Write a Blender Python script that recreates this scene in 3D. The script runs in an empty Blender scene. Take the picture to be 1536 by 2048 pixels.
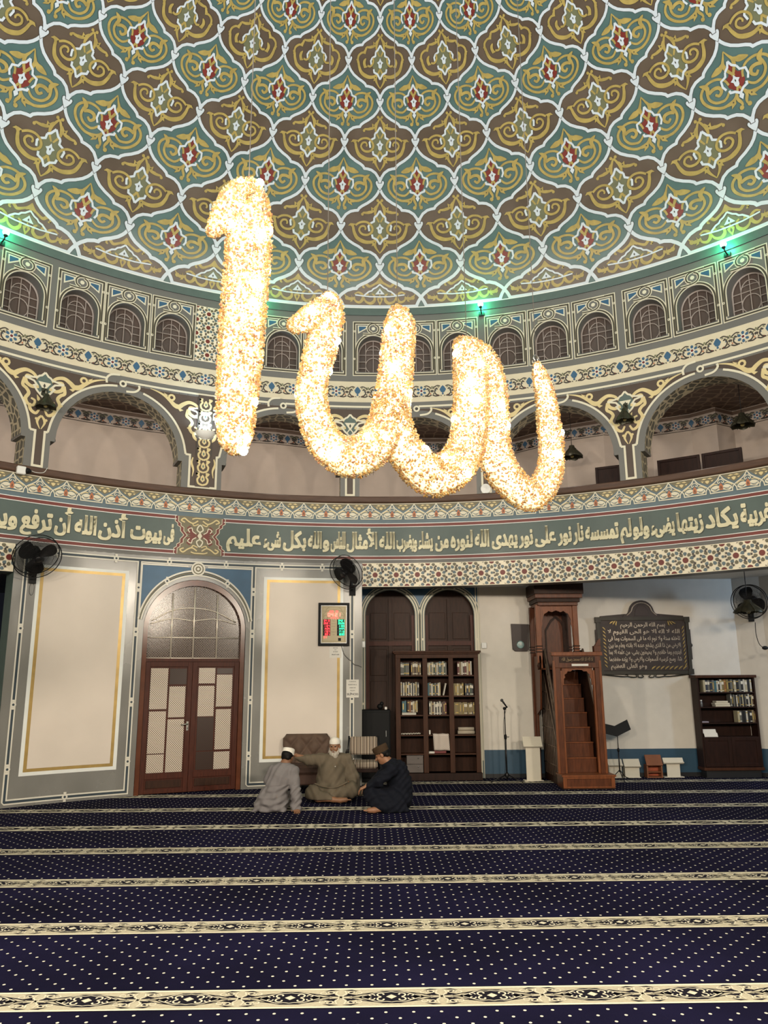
# A domed prayer hall at night: painted dome, arcade gallery, hanging crystal lettering, carpet rows.
# World: origin on the floor under the dome's centre, +y towards the far wall, z up, metres.
import bpy, math, random
from math import sin, cos, pi, radians as rad, hypot, atan2
from mathutils import Vector, Matrix
from mathutils.geometry import tessellate_polygon
import unicodedata

random.seed(7)
C = bpy.context.scene.collection
SC = bpy.context.scene
R = 8.086                                   # radius of the round hall

# ------------------------------------------------------------------ camera
def add_camera():
    f, pitch, roll, yaw = 1523.19, 0.2157, -0.0064, 0.0169
    fw = Vector((sin(yaw) * cos(pitch), cos(yaw) * cos(pitch), sin(pitch)))
    rt = Vector((cos(yaw), -sin(yaw), 0))
    up = rt.cross(fw)
    r2 = cos(roll) * rt + sin(roll) * up
    u2 = -sin(roll) * rt + cos(roll) * up
    cd = bpy.data.cameras.new('camera')
    cd.sensor_fit = 'HORIZONTAL'
    cd.sensor_width = 36
    cd.lens = f / 1536 * 36
    cd.clip_start = 0.05
    o = bpy.data.objects.new('camera', cd)
    C.objects.link(o)
    m = Matrix((r2, u2, -fw)).transposed().to_4x4()
    m.translation = (-0.1444, -5.3127, 1.74)
    o.matrix_world = m
    SC.camera = o
add_camera()

# ------------------------------------------------------------------ world, assumed and fill lights, exposure
SC.view_settings.view_transform = 'Standard'
SC.view_settings.look = 'None'
SC.view_settings.gamma = 1
SC.view_settings.use_curve_mapping = False
SC.view_settings.exposure = 0.0
W = bpy.data.worlds.new('night')
SC.world = W
W.use_nodes = True
W.node_tree.nodes['Background'].inputs[0].default_value = (0.02, 0.022, 0.03, 1)
W.node_tree.nodes['Background'].inputs[1].default_value = 0.3

def lamp(name, kind, loc, energy, col, size=0.2, direction=None, spot=None, blend=0.5):
    d = bpy.data.lights.new(name, kind)
    d.energy = energy
    d.color = col
    if kind == 'AREA':
        d.shape = 'DISK'
        d.size = size
    else:
        d.shadow_soft_size = size
    if spot:
        d.spot_size = rad(spot)
        d.spot_blend = blend
    o = bpy.data.objects.new(name, d)
    C.objects.link(o)
    o.location = loc
    if direction:
        o.rotation_euler = Vector(direction).to_track_quat('-Z', 'Y').to_euler()
    return o

COOL = (0.86, 0.94, 1.0)
WARM = (1.0, 0.80, 0.56)
# unseen uplights assumed on the piers round the hall behind the photographer (the one in view is built with its fitting)
for a, e in ((95, 1), (140, 1), (-95, 1), (-140, 1), (180, 1)):
    lamp('assumed_uplight', 'AREA', (7.2 * sin(rad(a)), 7.2 * cos(rad(a)), 6.0), 285 * e, (0.93, 0.97, 1.0), 0.5,
         (-sin(rad(a)) * .35, -cos(rad(a)) * .35, 1))
# fill lights added behind the photographer to brighten the far walls, no fittings
for a in (120, 150, -120, -150, 180):
    lamp('hall_fill_light', 'AREA', (7.0 * sin(rad(a)), 7.0 * cos(rad(a)), 4.3), 350, (1.0, .87, .70), 0.6,
         (-sin(rad(a)) * 1.0, -cos(rad(a)) * 1.0, -.25))

# fill lights added behind the arcade heads to brighten the gallery
for a in (-56, -38, -26, -12, 5, 22, 36, 50):
    lamp('gallery_fill_light', 'POINT', (8.75 * sin(rad(a)), 8.75 * cos(rad(a)), 6.78), 23, (1.0, .91, .80), 0.12)
lamp('assumed_cool_light', 'AREA', (8.9, 6.3, 3.3), 110, (0.55, 0.76, 1.0), 0.7, (-.55, .75, -.45))  # assumed unseen cool light, gives the far right walls their bluish cast

# ------------------------------------------------------------------ materials
def lin(h):
    out = []
    for i in (0, 2, 4):
        c = int(h[i:i + 2], 16) / 255
        out.append(c / 12.92 if c <= .04045 else ((c + .055) / 1.055) ** 2.4)
    return out + [1]

MATS = {}
def mat(name, col, rough=.5, metal=0, var=.08, scale=6, bump=0, spec=.5, emit=None, estr=0, rvar=0, trans=0, stretch=None):
    if name in MATS:
        return MATS[name]
    m = bpy.data.materials.new(name)
    m.use_nodes = True
    nt = m.node_tree
    b = nt.nodes['Principled BSDF']
    c = lin(col) if isinstance(col, str) else list(col) + [1]
    b.inputs['Roughness'].default_value = rough
    b.inputs['Metallic'].default_value = metal
    b.inputs['Specular IOR Level'].default_value = spec
    b.inputs['Base Color'].default_value = c
    if trans:
        b.inputs['Transmission Weight'].default_value = trans
    if emit:
        e = lin(emit) if isinstance(emit, str) else list(emit) + [1]
        b.inputs['Emission Color'].default_value = e
        b.inputs['Emission Strength'].default_value = estr
    if var or bump or rvar:
        tc = nt.nodes.new('ShaderNodeTexCoord')
        n = nt.nodes.new('ShaderNodeTexNoise')
        n.inputs['Scale'].default_value = scale
        n.inputs['Detail'].default_value = 5
        src = tc.outputs['Object']
        if stretch:
            mp = nt.nodes.new('ShaderNodeMapping')
            mp.inputs['Scale'].default_value = stretch
            nt.links.new(src, mp.inputs[0])
            src = mp.outputs[0]
        nt.links.new(src, n.inputs['Vector'])
        if var:
            r = nt.nodes.new('ShaderNodeValToRGB')
            r.color_ramp.elements[0].position = .3
            r.color_ramp.elements[1].position = .7
            r.color_ramp.elements[0].color = [x * (1 - var) for x in c[:3]] + [1]
            r.color_ramp.elements[1].color = [min(1, x * (1 + var)) for x in c[:3]] + [1]
            nt.links.new(n.outputs['Fac'], r.inputs[0])
            nt.links.new(r.outputs[0], b.inputs['Base Color'])
        if rvar:
            mr = nt.nodes.new('ShaderNodeMapRange')
            mr.inputs['From Min'].default_value = .3
            mr.inputs['From Max'].default_value = .7
            mr.inputs['To Min'].default_value = rough - rvar
            mr.inputs['To Max'].default_value = rough + rvar
            nt.links.new(n.outputs['Fac'], mr.inputs['Value'])
            nt.links.new(mr.outputs[0], b.inputs['Roughness'])
        if bump:
            bp = nt.nodes.new('ShaderNodeBump')
            bp.inputs['Strength'].default_value = bump
            bp.inputs['Distance'].default_value = .02
            nt.links.new(n.outputs['Fac'], bp.inputs['Height'])
            nt.links.new(bp.outputs[0], b.inputs['Normal'])
    MATS[name] = m
    return m

# dome and wall paints
TEAL = mat('dome_teal_paint', '4a6462', .42, var=.12, scale=2, rvar=.1)
BROWN = mat('dome_brown_paint', '574a3e', .42, var=.12, scale=2, rvar=.1)
GOLD = mat('ochre_ornament_paint', 'a08c4e', .45, var=.16, scale=9)
PALE = mat('pale_blue_line_paint', 'c0c8cf', .45, var=.04)
DARK = mat('dark_outline_paint', '3a3630', .5, var=.05)
OLIVE = mat('olive_paint', '66684e', .45)
RED = mat('crimson_paint', '6f2721', .45, var=.15)
WHITE = mat('white_paint', 'dfe2e0', .45, var=.03)
GREY = mat('grey_wall_paint', '676663', .5, var=.06, scale=1.5)
GLOSSG = mat('polished_grey_plaster', '7b7a76', .24, var=.10, scale=1.6, bump=.10, rvar=.08, spec=.8, stretch=(1, 1, .5))
TGREY = mat('teal_grey_paint', '53625e', .5)
CREAM = mat('cream_plaster', 'cbc1a8', .6, var=.04)
LCREAM = mat('light_cream_line_paint', 'd4ceb9', .5, var=.03)
WLINE = mat('white_line_paint', 'd6d2c6', .45, var=.03)
PANEL = mat('cream_panel_plaster', 'd4c9be', .55, var=.03, scale=2)
GILT = mat('gilded_moulding_paint', 'ad9156', .32, .35, var=.12, scale=8)
NAVYL = mat('dark_navy_line_paint', '2c3a44', .5)
BLUE = mat('blue_spandrel_paint', '355a78', .45, var=.08)
SBROWN = mat('spandrel_brown_paint', '493b32', .5, var=.08)
SCREAM = mat('spandrel_ochre_paint', 'cfbd8c', .5, var=.08)
INSC = mat('inscription_green_paint', '44534f', .4, var=.1, scale=3)
DRED = mat('dark_red_line_paint', '6c2b23', .5)
LETTER = mat('inscription_letter_paint', 'd6cfae', .45, var=.06)
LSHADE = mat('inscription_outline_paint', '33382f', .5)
OLIVEB = mat('dark_olive_ground_paint', '6e6750', .5)
RUST = mat('rust_flower_paint', 'b06a44', .5)
TILEB = mat('mosaic_blue_grey_paint', '56686f', .45)
TILEO = mat('mosaic_olive_paint', '625c47', .45)
TILED = mat('mosaic_dark_star_paint', '3b332e', .45)
MGROUT = mat('mosaic_ivory_paint', 'e4dac2', .45, var=.03)
GALW = mat('gallery_wall_plaster', 'b4a69b', .7, var=.03)
GALC = mat('gallery_ceiling_paint', '665244', .6)
RAILW = mat('brown_rail_wood', '4f392d', .4, spec=.3, var=.2, scale=4, stretch=(1, 1, 6))
PLAIN = mat('plain_hall_plaster', '8a857c', .6)
QWALL = mat('white_room_plaster', 'cfc9bf', .6, var=.03)
DADO = mat('blue_dado_paint', '26465c', .45, var=.06)
SKIRT = mat('black_skirting', '15161a', .5)

# ------------------------------------------------------------------ mesh helpers
class MB:
    """collects shapes into one mesh object"""
    def __init__(s):
        s.v, s.f, s.m, s.mats = [], [], [], []
        s.smooth = []
    def mi(s, m):
        if m not in s.mats:
            s.mats.append(m)
        return s.mats.index(m)
    def add(s, vs, fs, m, smooth=False):
        b = len(s.v)
        s.v += [tuple(p) for p in vs]
        k = s.mi(m)
        for f in fs:
            s.f.append([b + i for i in f])
            s.m.append(k)
            s.smooth.append(smooth)
    def box(s, x0, y0, z0, x1, y1, z1, m, M=None, bev=0):
        if bev:
            return s.bbox(x0, y0, z0, x1, y1, z1, m, M, bev)
        vs = [Vector(p) for p in ((x0, y0, z0), (x1, y0, z0), (x1, y1, z0), (x0, y1, z0),
                                  (x0, y0, z1), (x1, y0, z1), (x1, y1, z1), (x0, y1, z1))]
        if M:
            vs = [M @ p for p in vs]
        s.add(vs, [(3, 2, 1, 0), (4, 5, 6, 7), (0, 1, 5, 4), (1, 2, 6, 5), (2, 3, 7, 6), (3, 0, 4, 7)], m)
    def bbox(s, x0, y0, z0, x1, y1, z1, m, M=None, b=.01):
        # box with chamfered edges: rings in z
        def ring(x0, y0, x1, y1, z, c):
            return [(x0 + c, y0, z), (x1 - c, y0, z), (x1, y0 + c, z), (x1, y1 - c, z),
                    (x1 - c, y1, z), (x0 + c, y1, z), (x0, y1 - c, z), (x0, y0 + c, z)]
        rs = [ring(x0 + b, y0 + b, x1 - b, y1 - b, z0, b * .4), ring(x0, y0, x1, y1, z0 + b, b),
              ring(x0, y0, x1, y1, z1 - b, b), ring(x0 + b, y0 + b, x1 - b, y1 - b, z1, b * .4)]
        vs = [Vector(p) for r in rs for p in r]
        if M:
            vs = [M @ p for p in vs]
        fs = [tuple(range(7, -1, -1)), tuple(range(24, 32))]
        for k in range(3):
            for i in range(8):
                j = (i + 1) % 8
                fs.append((k * 8 + i, k * 8 + j, k * 8 + 8 + j, k * 8 + 8 + i))
        s.add(vs, fs, m)
    def tube(s, pts, r, m, n=10, caps=True, smooth=True, closed=False):
        pts = [Vector(p) for p in pts]
        rs = r if isinstance(r, (list, tuple)) else [r] * len(pts)
        N = len(pts)
        vs, fs = [], []
        pu = None
        for i, p in enumerate(pts):
            if closed:
                t = pts[(i + 1) % N] - pts[i - 1]
            else:
                t = pts[min(i + 1, N - 1)] - pts[max(i - 1, 0)]
            t = t.normalized() if t.length > 1e-9 else Vector((0, 0, 1))
            if pu is None:
                a = Vector((0, 0, 1)) if abs(t.z) < .9 else Vector((1, 0, 0))
                pu = t.cross(a).normalized()
            else:
                pu = (pu - t * pu.dot(t))
                pu = pu.normalized() if pu.length > 1e-9 else t.orthogonal().normalized()
            w = t.cross(pu)
            for k in range(n):
                a = 2 * pi * k / n
                vs.append(p + (pu * cos(a) + w * sin(a)) * rs[i])
        L = N if closed else N - 1
        for i in range(L):
            for k in range(n):
                k2 = (k + 1) % n
                j = (i + 1) % N
                fs.append((i * n + k, i * n + k2, j * n + k2, j * n + k))
        if caps and not closed:
            fs.append(tuple(range(n - 1, -1, -1)))
            fs.append(tuple(range((N - 1) * n, N * n)))
        s.add(vs, fs, m, smooth)
    def lathe(s, prof, m, n=24, M=None, smooth=True, a0=0, a1=2 * pi):
        # prof: list of (radius, z)
        full = abs(a1 - a0 - 2 * pi) < 1e-6
        nn = n if full else n + 1
        vs, fs = [], []
        for r, z in prof:
            for k in range(nn):
                a = a0 + (a1 - a0) * k / n
                p = Vector((r * cos(a), r * sin(a), z))
                vs.append(M @ p if M else p)
        for i in range(len(prof) - 1):
            for k in range(n):
                k2 = (k + 1) % nn
                fs.append((i * nn + k, i * nn + k2, (i + 1) * nn + k2, (i + 1) * nn + k))
        if full:
            if prof[0][0] > 1e-6:
                fs.append(tuple(range(n - 1, -1, -1)))
            if prof[-1][0] > 1e-6:
                fs.append(tuple(range((len(prof) - 1) * nn, len(prof) * nn)))
        s.add(vs, fs, m, smooth)
    def prism(s, poly, y0, y1, m, M=None):
        """outline in x,z extruded along y"""
        n = len(poly)
        vs = [Vector((x, y0, z)) for x, z in poly] + [Vector((x, y1, z)) for x, z in poly]
        if M:
            vs = [M @ p for p in vs]
        tr = tessellate_polygon([[Vector((x, z, 0)) for x, z in poly]])
        fs = [tuple(t) for t in tr] + [tuple(n + i for i in reversed(t)) for t in tr]
        for i in range(n):
            j = (i + 1) % n
            fs.append((i, j, n + j, n + i))
        s.add(vs, fs, m)
    def sphere(s, c, r, m, n=16, k=10, sc=(1, 1, 1), M=None):
        prof = [(r * sin(pi * i / k), -r * cos(pi * i / k)) for i in range(k + 1)]
        T = Matrix.Translation(c) @ Matrix.Diagonal((sc[0], sc[1], sc[2], 1))
        s.lathe(prof, m, n, (M @ T) if M else T)
    def build(s, name, parent=None, loc=None, bevel=0):
        keep = [i for i, f in enumerate(s.f) if len(set(f)) == len(f)]
        if len(keep) < len(s.f):                 # slivers from clipped outlines
            s.f, s.m, s.smooth = ([L[i] for i in keep] for L in (s.f, s.m, s.smooth))
        me = bpy.data.meshes.new(name)
        me.from_pydata(s.v, [], s.f)
        for m in s.mats:
            me.materials.append(m)
        me.polygons.foreach_set('material_index', s.m)
        me.polygons.foreach_set('use_smooth', s.smooth)
        me.update()
        o = bpy.data.objects.new(name, me)
        C.objects.link(o)
        if parent:
            o.parent = parent
        if loc:
            o.location = loc
        if bevel:
            b = o.modifiers.new('bevel', 'BEVEL')
            b.width = bevel
            b.segments = 2
            b.limit_method = 'ANGLE'
        return o

def empty(name, loc, rz=0):
    o = bpy.data.objects.new(name, None)
    C.objects.link(o)
    o.location = loc
    o.rotation_euler = (0, 0, rz)
    o.empty_display_size = .1
    return o

def tag(o, label=None, cat=None, group=None, kind=None):
    if label: o['label'] = label
    if cat: o['category'] = cat
    if group: o['group'] = group
    if kind: o['kind'] = kind
    return o

def struct(o):
    o['kind'] = 'structure'
    return o

def copy_tree(o, parent=None):
    c = o.copy()
    C.objects.link(c)
    if parent:
        c.parent = parent
    for ch in list(o.children):
        copy_tree(ch, c)
    return c

def crv(pts, n=6, closed=False):
    """Catmull-Rom through 2-D or 3-D points"""
    P = [Vector(p) for p in pts]
    out = []
    N = len(P)
    rng = range(N) if closed else range(N - 1)
    for i in rng:
        if closed:
            a, b, c, d = P[i - 1], P[i], P[(i + 1) % N], P[(i + 2) % N]
        else:
            b, c = P[i], P[i + 1]
            a = P[i - 1] if i else b + (b - c)
            d = P[i + 2] if i + 2 < N else c + (c - b)
        for k in range(n):
            t = k / n
            out.append(.5 * ((2 * b) + (c - a) * t + (2 * a - 5 * b + 4 * c - d) * t * t + (3 * b - a - 3 * c + d) * t ** 3))
    if not closed:
        out.append(P[-1].copy())
    return [tuple(p) for p in out]

def spiral(cx, cy, r0, r1, a0, a1, n=14, sx=1):
    return [(cx + sx * (r0 + (r1 - r0) * i / n) * cos(a0 + (a1 - a0) * i / n),
             cy + (r0 + (r1 - r0) * i / n) * sin(a0 + (a1 - a0) * i / n)) for i in range(n + 1)]

def mir(pts, x=0):
    return [(2 * x - p[0], p[1]) for p in pts]

def circ(cx, cy, r, n=12, a0=0):
    return [(cx + r * cos(a0 + 2 * pi * i / n), cy + r * sin(a0 + 2 * pi * i / n)) for i in range(n)]

def star(cx, cy, r, k=5, q=.45, a0=pi / 2):
    return [(cx + (r if i % 2 == 0 else r * q) * cos(a0 + pi * i / k), cy + (r if i % 2 == 0 else r * q) * sin(a0 + pi * i / k)) for i in range(2 * k)]

def clipv(poly, lo, hi):
    for sgn, lim in ((1, lo), (-1, -hi)):
        out = []
        for i in range(len(poly)):
            a, b = poly[i - 1], poly[i]
            ia, ib = sgn * a[1] >= lim, sgn * b[1] >= lim
            if ia != ib:
                t = (sgn * lim - a[1]) / (b[1] - a[1])
                out.append((a[0] + (b[0] - a[0]) * t, sgn * lim))
            if ib:
                out.append(b)
        poly = out
        if len(poly) < 3:
            return []
    return poly

class Paint(MB):
    """flat shapes laid on a curved surface: mapf(u, v, lift) -> point; each layer lies a few mm over the last"""
    def __init__(s, mapf, nf=None, dl=.003, tf=None):
        super().__init__()
        s.mapf, s.nf, s.dl = mapf, nf, dl
        s.nrm = []
        s.tf = tf or (lambda u, v: (u, v))
    def pt(s, u, v, lay):
        u, v = s.tf(u, v)
        s.v.append(s.mapf(u, v, lay * s.dl))
        s.nrm.append(s.nf(u, v) if s.nf else (0, 0, 1))
    def poly(s, pts, m, lay=1):
        if len(pts) < 3:
            return
        b = len(s.v)
        for u, v in pts:
            s.pt(u, v, lay)
        k = s.mi(m)
        for t in tessellate_polygon([[Vector((u, v, 0)) for u, v in pts]]):
            s.f.append([b + i for i in t]); s.m.append(k); s.smooth.append(True)
    def grid(s, u0, u1, v0, v1, nu, nv, m, lay=0):
        b = len(s.v)
        for j in range(nv + 1):
            for i in range(nu + 1):
                s.pt(u0 + (u1 - u0) * i / nu, v0 + (v1 - v0) * j / nv, lay)
        k = s.mi(m)
        for j in range(nv):
            for i in range(nu):
                a = b + j * (nu + 1) + i
                s.f.append([a, a + 1, a + nu + 2, a + nu + 1]); s.m.append(k); s.smooth.append(True)
    def strips(s, left, right, m, lay=0, nc=6):
        """rows between two matching outlines"""
        b = len(s.v)
        for (a, c) in zip(left, right):
            for i in range(nc + 1):
                t = i / nc
                s.pt(a[0] + (c[0] - a[0]) * t, a[1] + (c[1] - a[1]) * t, lay)
        k = s.mi(m)
        for j in range(len(left) - 1):
            for i in range(nc):
                a = b + j * (nc + 1) + i
                s.f.append([a, a + 1, a + nc + 2, a + nc + 1]); s.m.append(k); s.smooth.append(True)
    def stroke(s, pts, w, m, lay=1, closed=False, ay=1.0):
        """w: full width, one number or one per point; ay squeezes the v unit when measuring"""
        N = len(pts)
        if N < 2:
            return
        b = len(s.v)
        for i in range(N):
            if closed:
                p, q, o = pts[i - 1], pts[(i + 1) % N], pts[i]
            else:
                p, q, o = pts[max(i - 1, 0)], pts[min(i + 1, N - 1)], pts[i]
            d1 = Vector((o[0] - p[0], (o[1] - p[1]) * ay)); d2 = Vector((q[0] - o[0], (q[1] - o[1]) * ay))
            if d1.length < 1e-9: d1 = d2
            if d2.length < 1e-9: d2 = d1
            if d1.length < 1e-9: d1 = d2 = Vector((1, 0))
            d1.normalize(); d2.normalize()
            t = d1 + d2
            t = t.normalized() if t.length > 1e-6 else d1
            n = Vector((-t.y, t.x))
            c = max(.45, n.dot(Vector((-d1.y, d1.x))))
            ww = (w[i] if isinstance(w, (list, tuple)) else w) / 2 / c
            s.pt(o[0] + n.x * ww, o[1] + n.y * ww / ay, lay)
            s.pt(o[0] - n.x * ww, o[1] - n.y * ww / ay, lay)
        k = s.mi(m)
        for i in range(N if closed else N - 1):
            a, c = b + 2 * i, b + 2 * ((i + 1) % N)
            s.f.append([a + 1, c + 1, c, a]); s.m.append(k); s.smooth.append(True)
    def build(s, name, parent=None, loc=None):
        if s.nf:
            for i, f in enumerate(s.f):          # every face turned towards the hall
                a, b, c = (Vector(s.v[k]) for k in f[:3])
                if (b - a).cross(c - a).dot(Vector(s.nrm[f[0]])) < 0:
                    s.f[i] = f[::-1]
        o = MB.build(s, name, parent, loc)
        if s.nf:
            o.data.normals_split_custom_set_from_vertices(s.nrm)
        return o

def cylmap(rr):
    def f(u, v, o):
        a = u / R
        return ((rr - o) * sin(a), (rr - o) * cos(a), v)
    return f
def cyln(u, v):
    a = u / R
    return (-sin(a), -cos(a), 0)
DG = R * pi / 180            # metres along the wall per degree
def CP():
    return Paint(cylmap(R), cyln)
# ------------------------------------------------------------------ dome
ZS = 8.67
DR = [8.086, 7.745, 7.31, 6.83, 6.31, 5.785, 5.255, 4.72, 4.18, 3.64, 3.09, 2.54, 1.9, 1.2, .5]
DZ = [0.0, .70, 1.26, 1.79, 2.245, 2.625, 2.945, 3.215, 3.455, 3.67, 3.86, 4.02, 4.16, 4.26, 4.31]
def cr1(L, v):
    i = max(0, min(len(L) - 2, int(math.floor(v))))
    t = v - i
    b, c = L[i], L[i + 1]
    a = L[i - 1] if i else 2 * b - c
    d = L[i + 2] if i + 2 < len(L) else 2 * c - b
    return .5 * (2 * b + (c - a) * t + (2 * a - 5 * b + 4 * c - d) * t * t + (3 * b - a - 3 * c + d) * t ** 3)
def dome_nrz(v):
    e = .02
    dr, dz = cr1(DR, v + e) - cr1(DR, v - e), cr1(DZ, v + e) - cr1(DZ, v - e)
    l = hypot(dr, dz)
    return -dz / l, dr / l          # inward
def domemap(c, v, o):
    a = rad(c * 11.25 + .2)
    nr, nz = dome_nrz(v)
    r, z = cr1(DR, v) + nr * o, ZS + cr1(DZ, v) + nz * o
    return (r * sin(a), r * cos(a), z)
def domen(c, v):
    a = rad(c * 11.25 + .2)
    nr, nz = dome_nrz(v)
    return (nr * sin(a), nr * cos(a), nz)

OG = [(0, 0), (.012, .14), (.05, .215), (.10, .285), (.19, .375), (.33, .465), (.46, .53), (.54, .585), (.575, .64), (.66, .648), (.765, .672), (.88, .745), (.95, .84), (.99, .93), (1, 1)]
def w_up(y):                        # half width of an ogee tile at height y (0 side corners .. 1 top)
    d = 1 - y
    for (x0, d0), (x1, d1) in zip(OG, OG[1:]):
        if d <= d1:
            return x0 + (x1 - x0) * (d - d0) / (d1 - d0)
    return 1
def w_tile(y):
    return w_up(y) if y >= 0 else 1 - w_up(y + 1)

def flower_heart(P, y):
    h = [(0, -.165), (.06, -.085), (.105, -.005), (.112, .035), (.095, .065), (.062, .065), (.052, .028), (-.052, .028), (-.062, .065), (-.095, .065), (-.112, .035), (-.105, -.005), (-.06, -.085)]
    P.poly([(x * 1.10, yy * 1.10 + y) for x, yy in h], DARK, 4)
    P.poly([(x, yy + y) for x, yy in h], PALE, 5)
    P.poly([(-.035, y + .02), (.035, y + .02), (.06, y + .16), (-.06, y + .16)], PALE, 5)
    P.stroke([(-.05, y + .032), (-.045, y + .018), (.045, y + .018), (.05, y + .032)], .012, DARK, 6)

def both(P, pts, w, m, lay):
    P.stroke(pts, w, m, lay)
    P.stroke(mir(pts), w, m, lay)
def bothp(P, pts, m, lay):
    P.poly(pts, m, lay)
    P.poly(mir(pts), m, lay)

def bud(P, y, s=1):
    b = [(0, y + .12 * s), (.035 * s, y + .05 * s), (.10 * s, y + .01 * s), (.055 * s, y - .03 * s), (.05 * s, y - .10 * s), (.03 * s, y - .125 * s), (0, y - .135 * s)]
    P.poly(b + [(-x, yy) for x, yy in b[-2:0:-1]], PALE, 6)
    P.poly([(0, y + .03 * s), (.016 * s, y - .005 * s), (0, y - .04 * s), (-.016 * s, y - .005 * s)], DARK, 7)

def taper(n, a, b, c=None):
    if c is None:
        return [a + (b - a) * i / (n - 1) for i in range(n)]
    return [a + (b - a) * 2 * i / (n - 1) if 2 * i < n - 1 else b + (c - b) * (2 * i / (n - 1) - 1) for i in range(n)]

def brown_ornament(P, open_):
    # finial over the frame
    s = crv([(0, .58), (-.05, .50), (-.10, .40), (-.12, .30), (-.09, .20), (-.02, .08)], 4)
    both(P, s, taper(len(s), .04, .07, .035), GOLD, 3)
    s = crv([(-.08, .46), (-.18, .35), (-.27, .315), (-.36, .305), (-.43, .305), (-.46, .26)], 4)
    both(P, s, taper(len(s), .07, .065, .03), GOLD, 3)
    bothp(P, circ(-.455, .27, .037, 8), GOLD, 4)
    bothp(P, circ(-.055, .60, .037, 8), GOLD, 4)
    bothp(P, [(-.13, .39), (-.23, .45), (-.22, .36), (-.31, .35), (-.2, .30)], GOLD, 4)
    bothp(P, circ(-.175, .385, .016, 6), DARK, 5)
    # white frame with olive ground
    fr = [(0, .36), (-.08, .24), (-.145, .20), (-.15, .10), (-.25, .05), (-.295, -.02), (-.27, -.14), (-.20, -.22), (-.185, -.30), (-.08, -.345), (0, -.475)]
    P.poly(fr + [(-x, y) for x, y in fr[-2:0:-1]], OLIVE, 2)
    both(P, fr[:3], .05, PALE, 5)
    both(P, fr[2:7], .048, PALE, 5)
    both(P, fr[7:], .05, PALE, 5)
    # great scrolls
    s = crv([(0, -.22), (-.07, -.33), (-.17, -.40), (-.32, -.42), (-.46, -.385), (-.59, -.30), (-.66, -.16), (-.69, -.04), (-.74, .01)], 4)
    both(P, s, taper(len(s), .045, .10, .05), GOLD, 4)
    if open_:
        s = crv([(-.70, -.08), (-.69, .08), (-.58, .17), (-.46, .16)], 4)
        both(P, s, taper(len(s), .06, .055, .045), GOLD, 4)
        bothp(P, [(-.47, .14), (-.42, .28), (-.50, .25), (-.56, .17)], GOLD, 4)
        s = crv([(-.22, .06), (-.22, -.06), (-.30, -.15), (-.40, -.14)], 4)
        both(P, s, taper(len(s), .045, .05, .05), GOLD, 6)
        bothp(P, crv([(-.40, -.18), (-.46, -.08), (-.44, .04), (-.52, -.0), (-.54, -.09), (-.50, -.2)], 3), GOLD, 5)
    else:
        bothp(P, [(-.70, -.06), (-.63, .035), (-.70, .045), (-.765, .045), (-.82, -.02), (-.74, -.01)], GOLD, 5)
        s = crv([(-.63, .0), (-.52, .07), (-.38, .09), (-.26, .04), (-.19, -.06), (-.205, -.16), (-.31, -.23), (-.45, -.215), (-.53, -.12), (-.49, -.03), (-.405, -.015), (-.365, -.07), (-.385, -.11)], 3)
        both(P, s, taper(len(s), .05, .058, .04), GOLD, 6)
    # lower leaf
    leaf = crv([(-.05, -.30), (-.115, -.42), (-.125, -.50), (-.075, -.60), (0, -.70)], 4)
    both(P, leaf, taper(len(leaf), .045, .07, .02), GOLD, 4)
    bothp(P, [(-.10, -.38), (-.23, -.40), (-.19, -.46), (-.21, -.52), (-.12, -.49)], GOLD, 4)
    bothp(P, circ(-.14, -.42, .016, 6), DARK, 5)
    bud(P, -.07)

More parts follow.
